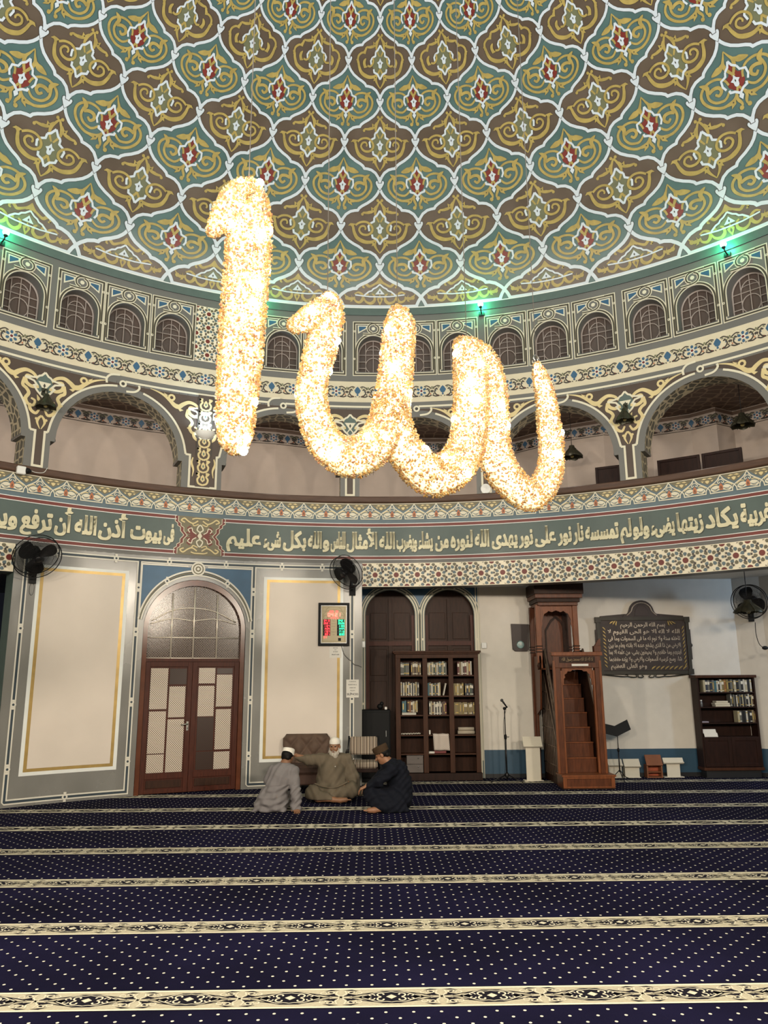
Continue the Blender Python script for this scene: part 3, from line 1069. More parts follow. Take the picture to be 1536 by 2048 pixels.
def spandrel_ornament(P, lim_l, lim_r):
    for sx, lim in ((-1, lim_l), (1, lim_r)):
        T = lambda q: [(sx * a, z) for a, z in q]
        k = lim / .96
        K = lambda q: [(sx * a * (k if a > .45 else 1), z) for a, z in q]
        s = crv([(.10, 6.38), (.18, 6.46), (.29, 6.49), (.39, 6.44), (.46, 6.385), (.54, 6.40), (.62, 6.47), (.72, 6.545), (.83, 6.595), (.97, 6.632)], 4)
        P.stroke(K(s), taper(len(s), .04, .085, .01), SCREAM, 3)
        P.stroke(K(circ(.60, 6.53, .048, 10)), .035, SCREAM, 4, True)
        P.poly(K([(.66, 6.56), (.74, 6.60), (.70, 6.54)]), SCREAM, 4)
        P.poly(K([(.50, 6.37), (.44, 6.30), (.38, 6.33), (.45, 6.36)]), SCREAM, 4)
        s = crv([(.08, 6.26), (.19, 6.24), (.28, 6.30), (.27, 6.40), (.19, 6.40)], 4)
        P.stroke(T(s), taper(len(s), .05, .06, .03), SCREAM, 4)
        s = crv([(.30, 6.36), (.32, 6.24), (.26, 6.19), (.22, 6.12), (.26, 6.03), (.22, 5.95), (.14, 5.94), (.12, 6.02), (.18, 6.05)], 4)
        P.stroke(T(s), taper(len(s), .05, .055, .03), SCREAM, 3)
        s = crv([(.20, 5.96), (.17, 5.86), (.09, 5.82), (.04, 5.90)], 4)
        P.stroke(T(s), taper(len(s), .05, .05, .03), SCREAM, 4)
        P.poly(T([(.05, 6.08), (.10, 6.13), (.09, 6.04), (.03, 5.99)]), SCREAM, 4)
        P.poly(T([(.27, 6.05), (.31, 6.02), (.26, 5.98)]), SCREAM, 4)
        # crystal shaped frame
        P.stroke(T([(0, 6.515), (.05, 6.455), (.085, 6.44), (.12, 6.405), (.30, 6.375)]), .032, LCREAM, 5)
        P.stroke(T([(.30, 6.375), (.16, 6.34), (.115, 6.285), (.155, 6.265), (.10, 6.185), (.0, 6.09)]), .032, LCREAM, 5)
        P.stroke(T(crv([(.0, 5.80), (.045, 5.74), (.055, 5.68), (.01, 5.58)], 4)), taper(13, .03, .045, .01), SCREAM, 3)
        P.poly(T(circ(.075, 5.735, .022, 8)), SCREAM, 4)
    P.poly([(0, 6.50), (.11, 6.39), (.14, 6.30), (.09, 6.19), (0, 6.10), (-.09, 6.19), (-.14, 6.30), (-.11, 6.39)], TGREY, 3)
    P.poly([(-.10, 6.35), (.10, 6.35), (0, 6.20)], LCREAM, 6)
    P.poly([(0, 6.33), (.02, 6.29), (0, 6.25), (-.02, 6.29)], DARK, 7)
    P.stroke([(-.06, 6.15), (0, 6.24), (.06, 6.15)], .02, LCREAM, 6)

def build_arcade():
    P = CP()
    ops = [(c * DG, .988, 5.42, ZSP, 1.025) for c in ARC]
    wall_with_arches(P, -64 * DG, 64 * DG, 5.42, 6.64, ops, GREY)
    edges = [-64] + [q for c in ARC for q in (c - 7.5, c + 7.5)] + [64]
    for a, b in zip(edges[::2], edges[1::2]):
        if b > a:
            P.grid(a * DG, b * DG, 4.8, 5.42, 8, 1, GREY, 0)
    for c in ARC:
        x = c * DG
        P.tf = (lambda x: lambda u, v: (x + u, v))(x)
        r = 1.112
        A = [(-r * cos(pi * i / 40), ZSP + r * 1.018 * sin(pi * i / 40)) for i in range(41)]
        P.stroke([(-r, 5.55)] + [p for p in A if p[0] < -.05 and p[1] > 5.55], .036, LCREAM, 3)
        P.stroke([p for p in A if p[0] > .27 and p[1] > 5.55] + [(r, 5.55)], .036, LCREAM, 3)
        P.stroke(circ(0, 6.622, .046, 14), .032, LCREAM, 5, True)
        P.poly(circ(0, 6.622, .03, 10), DARK, 4)
        P.stroke(crv([(-.265, 6.585), (-.27, 6.67), (-.20, 6.745), (-.06, 6.768)], 4), .036, LCREAM, 5)
        P.stroke(crv([(.265, 6.64), (.27, 6.58), (.20, 6.515), (.06, 6.495)], 4), .036, LCREAM, 5)
        P.tf = lambda u, v: (u, v)
    for i in range(len(ARC) - 1):
        l, rr = ARC[i] * DG, ARC[i + 1] * DG
        P.stroke([(l + .04 + (rr - .27 - l - .04) * t / 12, 6.668) for t in range(13)], .036, LCREAM, 4)
        # brown spandrel
        wide = abs(ARC[i] + 32.35) < .1 or abs(ARC[i] + 50) < .1
        cx = {0: -41.05, 1: -22.3}.get(i, (ARC[i] + ARC[i + 1]) / 2) * DG
        r = 1.13
        def zl(u):
            z = 5.55
            for c in (l, rr):
                d = abs(u - c)
                if d < r:
                    z = max(z, ZSP + r * 1.018 * math.sqrt(1 - (d / r) ** 2))
            return min(z, 6.66)
        us = [l + (rr - l) * t / 60 for t in range(61)]
        b = len(P.v)
        for u in us:
            P.pt(u, zl(u), 1); P.pt(u, 6.66, 1)
        k = P.mi(SBROWN)
        for t in range(60):
            a = b + 2 * t
            P.f.append([a, a + 2, a + 3, a + 1]); P.m.append(k); P.smooth.append(True)
        hw = .22 if i == 1 else .062
        P.grid(cx - hw, cx + hw, 4.995, 5.56, 2, 1, SBROWN, 1)
        P.stroke([(l + 1.112, 5.55), (cx - hw - .01, 5.545), (cx - hw - .01, 4.985), (cx + hw + .01, 4.985), (cx + hw + .01, 5.545), (rr - 1.112, 5.55)], .036, LCREAM, 3)
        P.tf = (lambda cx: lambda u, v: (cx + u, v))(cx)
        spandrel_ornament(P, min(.96, cx - l - .12) if not wide else .95, min(.96, rr - cx - .12))
        if i == 1:
            # candelabra strip on the wide pier
            P.grid(-.125, .125, 4.99, 6.655, 2, 6, SBROWN, 6)
            P.stroke([(-.125, 5.56), (-.125, 6.655)], .012, DARK, 7); P.stroke([(.125, 5.56), (.125, 6.655)], .012, DARK, 7)
            for q in range(7):
                z = 5.12 + q * .225
                for sx in (1, -1):
                    T = lambda p: [(sx * a, z + b) for a, b in p]
                    P.stroke(T(crv([(0, -.10), (.07, -.07), (.09, 0), (.06, .05), (.10, .10), (.05, .11)], 3)), .032, SCREAM, 8)
                    P.poly(T([(0, -.05), (.04, -.01), (.03, .05), (0, .09)]), SCREAM, 8)
                    P.poly(T([(.05, .06), (.09, .09), (.06, .12)]), SCREAM, 8)
                P.poly([(0, z - .02), (.015, z + .01), (0, z + .04), (-.015, z + .01)], TEAL, 9)
            for sx in (1, -1):
                s = crv([(sx * .18, 5.16), (sx * .165, 5.28), (sx * .20, 5.4), (sx * .18, 5.5)], 4)
                P.stroke(s, taper(len(s), .01, .04, .02), SCREAM, 8)
        P.tf = lambda u, v: (u, v)
    struct(P.build('wall_arcade'))
    mb = MB()
    for c in ARC:
        x = c * DG
        o = arch_pts(x, ZSP, .988, 28, 1.025)
        soffit(mb, o, R - .001, R + .42, SOFF)
        for s in (-1, 1):
            e = x + s * 7.5 * DG
            soffit(mb, [(e, 4.8), (e, 5.42)], R - .001, R + .42, SOFF)
            soffit(mb, [(x + s * .988, 5.42), (e, 5.42)], R - .001, R + .42, GREY)
            soffit(mb, [(x + s * .985, 5.42), (x + s * .985, 5.46)], R - .012, R + .42, GREY)
    struct(mb.build('wall_arcade_soffits'))
build_arcade()

def build_gallery():
    # back wall (plan outline), ceiling and floor of the gallery
    plan = [(10.45 * sin(rad(a)), 10.45 * cos(rad(a))) for a in range(-66, -9, 3)] + [(-.6, 10.9), (3.06, 10.93)] + [(3.95, 10.03), (4.65, 9.64), (5.66, 9.70), (6.35, 9.33), (6.69, 8.94), (7.15, 9.18), (7.9, 8.3), (9.6, 6.2), (10.4, 4.2)]
    s = [0]
    for a, b in zip(plan, plan[1:]):
        s.append(s[-1] + hypot(b[0] - a[0], b[1] - a[1]))
    def mp(u, v, o):
        u = max(0, min(s[-1] - 1e-4, u))
        for i in range(len(plan) - 1):
            if s[i] <= u <= s[i + 1]:
                t = (u - s[i]) / (s[i + 1] - s[i])
                a, b = plan[i], plan[i + 1]
                dx, dy = b[0] - a[0], b[1] - a[1]
                l = hypot(dx, dy)
                return (a[0] + dx * t + dy / l * o, a[1] + dy * t - dx / l * o, v)
        return (plan[-1][0], plan[-1][1], v)
    P = Paint(mp, None, .004)
    for i in range(len(plan) - 1):
        P.grid(s[i], s[i + 1] - 1e-5, 4.0, 7.1, 1, 1, GALW, 0)
    u = .2
    while u < s[-1] - .3:
        flower_scroll(P, u, 6.76, .60, .19)
        u += .60
    for i in range(len(plan) - 1):
        P.stroke([(s[i] + 1e-4, 6.93), (s[i + 1] - 1e-4, 6.93)], .07, GALC, 2)
        P.stroke([(s[i] + 1e-4, 6.63), (s[i + 1] - 1e-4, 6.63)], .012, TILED, 3)
    struct(P.build('wall_gallery'))
    mb = MB()
    ring = [(R * sin(rad(a)), R * cos(rad(a))) for a in range(-64, 65, 4)]
    out = [mp(s[-1] * i / (len(ring) - 1), 0, 0)[:2] for i in range(len(ring))]
    for z, m in ((6.98, GCEIL), (4.0, PLAIN)):
        vs = [(x * 1.001, y * 1.001, z) for x, y in ring] + [(x * 1.02, y * 1.02, z) for x, y in out]
        n = len(ring)
        mb.add(vs, [(i, i + 1, n + i + 1, n + i) for i in range(n - 1)], m)
    struct(mb.build('ceiling'))
build_gallery()

# ------------------------------------------------------------------ balcony front
def palm_unit(P, x):
    w = 2.8125 * DG / 2
    z0 = 4.535
    P.tf = lambda u, v: (x + u, z0 + v)
    for sx in (1, -1):
        T = lambda q: [(sx * a, b) for a, b in q]
        P.poly(T([(0, .287), (.06, .24), (.10, .205), (w, .15), (w, .287)]), OLIVEB, 3)
        s = T(crv([(.165, .006), (.170, .05), (.192, .088), (.235, .125), (.30, .165), (.345, .20), (.380, .25), (.397, .275)], 3))
        P.stroke(s, .016, LCREAM, 7)
        P.stroke(T([(.0, .284), (w, .284)]), .012, LCREAM, 7)
        P.poly(T(crv([(.015, .10), (.075, .122), (.135, .10), (.158, .058), (.115, .024), (.06, .034), (.02, .045)], 3)), LCREAM, 5)
        P.stroke(T(crv([(.035, .075), (.075, .058), (.118, .062), (.138, .078)], 3)), .010, BLUEG, 6)
        P.stroke(T(crv([(.06, .055), (.085, .042), (.11, .044)], 3)), .008, OLIVEB, 6)
        P.stroke(T(crv([(.05, .135), (.10, .145), (.15, .118), (.165, .09)], 3)), taper(10, .012, .022, .006), SCREAM, 5)
        P.stroke(T(crv([(0, .21), (.03, .195), (.048, .165), (.03, .15), (.01, .17)], 3)), .012, LCREAM, 6)
        P.stroke(T(crv([(.018, .225), (.06, .195), (.095, .17)], 3)), .012, LCREAM, 6)
        P.poly(T([(w, .255), (w - .05, .265), (w - .085, .245), (w - .045, .24)]), SCREAM, 5)
        P.poly(T([(w, .225), (w - .035, .215), (w - .02, .185), (w, .17)]), SCREAM, 5)
        P.poly(T([(w - .05, .215), (w - .095, .225), (w - .075, .195)]), SCREAM, 5)
    P.poly([(0, .155), (.028, .11), (.032, .065), (.018, .04), (-.018, .04), (-.032, .065), (-.028, .11)], RUST, 6)
    P.poly([(0, .115), (.010, .085), (0, .06), (-.010, .085)], SBROWN, 7)
    P.poly(circ(.014, .065, .007, 6), SBROWN, 7); P.poly(circ(-.014, .065, .007, 6), SBROWN, 7)
    P.stroke([(-.172, .006), (.172, .006)], .016, LCREAM, 7)
    P.tf = lambda u, v: (u, v)

BLUEG = mat('balcony_slate_blue_paint', '53656e', .45, var=.1, scale=3)
def build_balcony():
    P = CP()
    L = 64
    P.grid(-L * DG, L * DG, 3.74, 4.84, 120, 1, GREY, 0)
    P.grid(-L * DG, L * DG, 4.46, 4.825, 120, 1, BLUEG, 2)
    for k in range(-22, 22):
        palm_unit(P, (1.62 + 2.8125 * k) * DG)
    P.grid(-L * DG, L * DG, 3.865, 4.395, 120, 1, INSC, 2)
    def hl(z, w, m, lay, a, b):
        n = max(2, int(abs(b - a) / 2))
        P.stroke([((a + (b - a) * i / n) * DG, z) for i in range(n + 1)], w, m, lay)
    for a, b in ((-L, -25.1), (-19.5, L)):
        for z, s in ((4.428, 1), (3.838, -1)):
            hl(z, .05, DRED, 4, a, b)
            hl(z + .031, .011, WHITE, 5, a, b)
            hl(z - .031, .011, WHITE, 5, a, b)
    # stepped medallion between the two verses
    mx = -22.3 * DG
    P.tf = lambda u, v: (mx + u, v)
    P.grid(-.40, .40, 3.80, 4.46, 8, 1, OLIVEB, 3)
    st = [(-.395, 4.45), (-.395, 4.36), (-.35, 4.33), (-.35, 4.29), (-.30, 4.26), (-.30, 4.20), (-.24, 4.13), (-.30, 4.06), (-.30, 4.0), (-.35, 3.97), (-.35, 3.93), (-.395, 3.90), (-.395, 3.81)]
    for s in (1, -1):
        T = lambda q: [(s * a, b) for a, b in q]
        P.poly(T([(-.42, 4.36)] + st[1:-1] + [(-.42, 3.90)]), INSC, 4)
        P.stroke(T(st), .045, DRED, 5); P.stroke(T([(a + .028, b) for a, b in st]), .010, LCREAM, 6)
        P.stroke(T([(a - .028, b) for a, b in st]), .010, LCREAM, 6)
        for t in (1, -1):
            U = lambda q: [(s * a, 4.13 + t * b) for a, b in q]
            P.poly(U([(.0, .02), (.08, .05), (.13, .13), (.17, .17), (.22, .13), (.20, .07), (.24, .04), (.14, .02)]), DRED, 5)
            P.poly(U([(.02, .0), (.12, .03), (.20, .0)]), DRED, 5)
            P.stroke(U(crv([(.0, .06), (.05, .10), (.03, .16), (0, .19)], 3)), .022, LCREAM, 7)
            P.stroke(U(crv([(.06, .03), (.12, .07), (.14, .13), (.20, .10), (.17, .05)], 3)), .016, LCREAM, 7)
            P.stroke(U(crv([(.04, .26), (.12, .21), (.20, .24), (.27, .29), (.32, .25), (.26, .22)], 3)), .022, SCREAM, 7)
            P.stroke(U(crv([(.03, .20), (.10, .17), (.13, .20)], 3)), .018, SCREAM, 7)
            P.stroke(U(crv([(.0, .30), (.08, .30), (.14, .28)], 3)), .018, SCREAM, 7)
    P.poly([(0, 4.20), (.04, 4.13), (0, 4.06), (-.04, 4.13)], LCREAM, 7)
    P.tf = lambda u, v: (u, v)
    cache = {}
    for w, a, b in WORDS:
        if w not in cache:
            cache[w] = (text_shape(shape_arabic(w), .02), text_shape(shape_arabic(w), .02))
        sh, sh2 = cache[w]
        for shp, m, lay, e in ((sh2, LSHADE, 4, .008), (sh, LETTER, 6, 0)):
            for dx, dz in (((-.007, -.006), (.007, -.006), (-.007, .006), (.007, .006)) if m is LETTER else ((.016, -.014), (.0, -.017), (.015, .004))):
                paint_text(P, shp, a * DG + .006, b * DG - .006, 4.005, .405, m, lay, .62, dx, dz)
    # mosaic over the open sides
    for a, b in ((-2.2, L), (-L, -42.4)):
        P.grid(a * DG, b * DG, 3.322, 3.75, 60, 1, GREY, 0)
        mosaic(P, a * DG, b * DG, 3.325, 3.745, 2.6465 * DG, 28.53 * DG)
    struct(P.build('wall_balcony'))
    mb = MB()
    for a, b in ((-2.2, L), (-L, -42.4)):
        soffit(mb, [((a + (b - a) * i / 30) * DG, 3.322) for i in range(31)], R - .003, R + .30, GREY)
    struct(mb.build('trim_1'))
    # wooden hand rail round the gallery
    mb = MB()
    prof = [(R - .055, 4.845), (R - .06, 4.86), (R - .06, 4.935), (R - .045, 4.95), (R + .12, 4.95), (R + .12, 4.83), (R - .02, 4.83)]
    vs, fs = [], []
    N = 90
    for i in range(N + 1):
        a = rad(-L + 2 * L * i / N)
        vs += [(r * sin(a), r * cos(a), z) for r, z in prof]
    n = len(prof)
    for i in range(N):
        for k in range(n):
            k2 = (k + 1) % n
            fs.append((i * n + k, i * n + k2, (i + 1) * n + k2, (i + 1) * n + k))
    mb.add(vs, fs, RAILW, False)
    struct(mb.build('trim_2'))
build_balcony()

# ------------------------------------------------------------------ lower wall with painted panels and the door opening
def line_pair(P, pts, lay=3, closed=False, w=.075):
    P.stroke(pts, w, WLINE, lay, closed)
    P.stroke(pts, w * .45, NAVYL, lay + 1, closed)
def line_knot(P, u, v):
    P.poly(circ(u, v, .042, 10), WLINE, 6)
    P.poly(circ(u, v, .018, 8), NAVYL, 7)
    for d in (-.055, .055):
        P.poly([(u - .02, v + d - .014), (u + .02, v + d - .014), (u + .02, v + d + .014), (u - .02, v + d + .014)], WLINE, 6)

DC = -22.3
def build_lower_wall():
    P = CP()
    wall_with_arches(P, -42.3 * DG, -2.23 * DG, 0, 3.75, [(DC * DG, .835, 0, 2.56, .825)], GLOSSG)
    g = lambda q: [(a * DG, z) for a, z in q]
    def seg(a, b, n=10):
        return [(a[0] + (b[0] - a[0]) * i / n, a[1] + (b[1] - a[1]) * i / n) for i in range(n + 1)]
    A0, A1, B0, B1, zt, zb = -41.15, -29.05, -15.6, -3.45, 3.66, .075
    line_pair(P, g(seg((A0, zt), (-3.45, zt), 30)))
    line_pair(P, g([(A0, zt), (A0, zb)] + seg((A0, zb), (A1, zb)) + [(A1, zt)]))
    line_pair(P, g([(B0, zt), (B0, zb)] + seg((B0, zb), (B1, zb)) + [(B1, zt)]))
    for u in (A0, A1, B0, B1):
        for z in (2.50, 1.41, .52):
            line_knot(P, u * DG, z)
    for u in (A1, B0):
        line_knot(P, u * DG, 3.21)
    for u in (-35.3, -9.5):
        line_knot(P, u * DG, zb)
    for u in (-38, -31.73, -25.7, -19.0, -12.2, -7.2):
        line_knot(P, u * DG, zt)
    # cream panels in white and gilt frames
    for u0, u1, t in ((-40.0, -30.2, 3.47), (-14.36, -4.55, 3.475)):
        b = .41
        P.grid(u0 * DG, u1 * DG, b, t, 10, 1, WHITE, 2)
        P.grid((u0 + .38) * DG, (u1 - .38) * DG, b + .052, t - .045, 10, 1, GILT, 3)
        P.grid((u0 + .72) * DG, (u1 - .72) * DG, b + .097, t - .09, 10, 1, PANEL, 4)
    # painted arch round the door
    x = DC * DG
    P.tf = lambda u, v: (x + u, v)
    for s in (1, -1):
        ro = .905
        edge = [(s * .90, 3.585), (s * .90, 2.86)] + [(s * ro * cos(pi * i / 40), 2.56 + .985 * sin(pi * i / 40)) for i in range(4, 20)] + [(s * .10, 3.585)]
        P.poly(edge, BLUE, 2)
        P.stroke([(s * .915, 2.75), (s * .915, 3.60)], .024, WLINE, 5)
        P.stroke([(s * .915, 3.60), (s * .16, 3.60)], .024, WLINE, 5)
        P.stroke([(s * .95, 2.7), (s * .95, 3.61)], .02, OLIVEB, 4)
    n = 40
    for r, rz, w, m, l in ((.892, .895, .026, WLINE, 5), (.918, .935, .018, OLIVEB, 4), (.94, .972, .026, WLINE, 5), (.915, .935, .09, NAVYL, 3)):
        P.stroke([(-r * cos(pi * i / n), 2.56 + rz * sin(pi * i / n)) for i in range(2, n - 1)], w, m, l)
    for q in (spiral(0, 3.565, .105, .105, 0, 2 * pi, 16), spiral(0, 3.565, .06, .06, 0, 2 * pi, 12)):
        P.stroke(q, .026, WLINE, 7)
    P.poly(circ(0, 3.565, .12, 16), OLIVEB, 6)
    P.poly(circ(0, 3.565, .025, 8), WLINE, 8)
    for s in (1, -1):
        line_knot(P, s * .5, 3.34 + .0)
    P.tf = lambda u, v: (u, v)
    struct(P.build('wall_lower'))
    mb = MB()
    soffit(mb, [(x - .835, 0)] + arch_pts(x, 2.56, .835, 28, .825) + [(x + .835, 0)], R - .001, R + .16, GREY)
    for u in (-2.23, -42.3):
        soffit(mb, [(u * DG, 0), (u * DG, 3.75)], R - .001, R + .32, TGREY)
    struct(mb.build('wall_lower_jambs'))
build_lower_wall()

# the plain round wall behind the photographer
def build_back():
    P = CP()
    P.grid(64 * DG, 296 * DG, 0, 8.67, 110, 1, PLAIN, 0)
    struct(P.build('wall_back'))
build_back()

# ------------------------------------------------------------------ rooms beyond the ring
def build_side_rooms():
    mb = MB()
    WY = 8.95
    def wall(a, b, z0, z1, m):
        nonlocal mb
        mb.add([(a[0], a[1], z0), (b[0], b[1], z0), (b[0], b[1], z1), (a[0], a[1], z1)], [(0, 1, 2, 3)], m)
    pl = [(1.86, WY), (6.66, WY), (7.02, 8.62), (7.5, 8.0), (9.5, 5.5), (9.9, 3.0)]
    for i, (a, b) in enumerate(zip(pl, pl[1:])):
        if i:
            struct(mb.build('wall_qibla' if i == 1 else 'wall_right'))
            mb = MB()
        wall(a, b, .48, 3.6, QWALL)
        wall((a[0], a[1] - .004), (b[0] - .003, b[1] - .004), .07, .48, DADO)
        wall((a[0], a[1] - .008), (b[0] - .006, b[1] - .008), 0, .07, SKIRT)
    struct(mb.build('wall_right'))
    P = Paint(lambda u, v, o: (u, 8.95 - o, v), lambda u, v: (0, -1, 0), .003)
    wall_ops = [(.20, .46, 0, 2.90, .47), (1.30, .46, 0, 2.90, .47)]
    wall_with_arches(P, -.5, 1.86, 0, 3.6, wall_ops, BLUE)
    for cx in (.20, 1.30):
        for r, w, m, l in ((.505, .10, TGREY, 2), (.480, .024, LCREAM, 3), (.525, .024, LCREAM, 3), (.565, .012, LCREAM, 3)):
            P.stroke([(cx - r, 0), (cx - r, 1.2), (cx - r, 2.2)] + arch_pts(cx, 2.9, r, 24) + [(cx + r, 2.2), (cx + r, 1.2), (cx + r, 0)], w, m, l)
        for s in (-1, 1):
            for z in (2.45, 1.3):
                P.poly(circ(cx + s * .503, z, .022, 8), LCREAM, 5)
            for a in (.9, 1.35):
                P.poly(circ(cx + s * .503 * cos(a), 2.9 + .503 * sin(a), .022, 8), LCREAM, 5)
    for u in (1.80, 1.845):
        P.stroke([(u, .3), (u, 3.5)], .018, LCREAM, 4)
    struct(P.build('wall_arched_bay'))
    sm = MB()
    vs, fs = [], []
    for cx in (.20, 1.30):
        o = [(cx - .46, 0)] + arch_pts(cx, 2.9, .46, 20, .47) + [(cx + .46, 0)]
        b = len(vs)
        for u, z in o:
            vs += [(u, WY - .001, z), (u, WY + .2, z)]
        for i in range(len(o) - 1):
            fs.append((b + 2 * i, b + 2 * i + 1, b + 2 * i + 3, b + 2 * i + 2))
    sm.add(vs, fs, RAILW)
    struct(sm.build('wall_arched_bay_reveals'))
    # ceiling over the side rooms
    cm = MB()
    n = 32
    ring = [((R + .25) * sin(rad(-64 + 4 * i)), (R + .25) * cos(rad(-64 + 4 * i))) for i in range(n + 1)]
    vs = [(x, y, 3.55) for x, y in ring] + [(x * 1.6, y * 1.6, 3.55) for x, y in ring]
    cm.add(vs, [(i, i + 1, n + 2 + i, n + 1 + i) for i in range(n)], QWALL)
    struct(cm.build('ceiling'))
    lm = MB()
    pts = [(9.6 * sin(rad(a)), 9.6 * cos(rad(a))) for a in range(-66, -40, 4)]
    for a, b in zip(pts, pts[1:]):
        lm.add([(a[0], a[1], 0), (b[0], b[1], 0), (b[0], b[1], 3.6), (a[0], a[1], 3.6)], [(0, 1, 2, 3)], TGREY)
    for k in (2, 3, 4):
        x, y = pts[k]
        for s, w, m in ((0, .10, NAVYL), (.03, .025, LCREAM), (-.03, .025, LCREAM)):
            lm.box(x + s * .8 - w / 2, y - .05 - (0 if m is NAVYL else .01), .2, x + s * .8 + w / 2, y - .03, 3.5, m)
    struct(lm.build('wall_left_room'))
build_side_rooms()

WOODD = mat('dark_walnut_wood', '331d12', .45, spec=.2, var=.3, scale=5, stretch=(6, 6, 1))
WOODM = mat('mahogany_door_wood', '451f13', .42, spec=.22, var=.3, scale=5, stretch=(8, 8, 1))
COPPER = mat('polished_mahogany_frame', '5c3423', .2, var=.2, scale=4)
BRASSW = mat('pale_metal_glazing_bar', 'dcd2c4', .3, .4, var=.05)
CHROME = mat('satin_chrome', 'b8b6b2', .25, 1, var=0)
def dots_mat(name, ground, dot, p, rad2, diamond=False, gl=.3):
    m = bpy.data.materials.new(name)
    m.use_nodes = True
    nt = m.node_tree
    N, L = nt.nodes, nt.links
    b = N['Principled BSDF']
    b.inputs['Roughness'].default_value = gl
    tc = N.new('ShaderNodeTexCoord')
    sep = N.new('ShaderNodeSeparateXYZ')
    L.new(tc.outputs['Object'], sep.inputs[0])
    def mth(op, a, bb=None):
        n = N.new('ShaderNodeMath'); n.operation = op
        for i, x in enumerate((a, bb)):
            if x is None: continue
            if isinstance(x, (int, float)): n.inputs[i].default_value = x
            else: L.new(x, n.inputs[i])
        return n.outputs[0]
    X, Z = sep.outputs[0], sep.outputs[2]
    if diamond:
        u = mth('DIVIDE', mth('ADD', X, Z), p); v = mth('DIVIDE', mth('SUBTRACT', X, Z), p)
        fu = mth('ABSOLUTE', mth('SUBTRACT', mth('FRACT', u), .5)); fv = mth('ABSOLUTE', mth('SUBTRACT', mth('FRACT', v), .5))
        d = mth('LESS_THAN', mth('MAXIMUM', fu, fv), rad2)
    else:
        def lat(o):
            fx = mth('SUBTRACT', mth('FRACT', mth('ADD', mth('DIVIDE', X, p), o)), .5)
            fz = mth('SUBTRACT', mth('FRACT', mth('ADD', mth('DIVIDE', Z, p * 1.1), o)), .5)
            return mth('ADD', mth('MULTIPLY', fx, fx), mth('MULTIPLY', fz, fz))
        d = mth('LESS_THAN', mth('MINIMUM', lat(0), lat(.5)), rad2)
    mx = N.new('ShaderNodeMix'); mx.data_type = 'RGBA'
    L.new(d, mx.inputs['Factor'])
    mx.inputs['A'].default_value = lin(ground); mx.inputs['B'].default_value = lin(dot)
    L.new(mx.outputs['Result'], b.inputs['Base Color'])
    return m
LACE = dots_mat('pierced_pale_screen', '241712', 'dccfbf', .032, .10)
LACED = dots_mat('pierced_dark_screen', '2a1a14', '3d2a22', .030, .085)
FANM = dots_mat('diamond_mesh_over_glass', '7b6a60', '1a1311', .040, .36, True, .2)

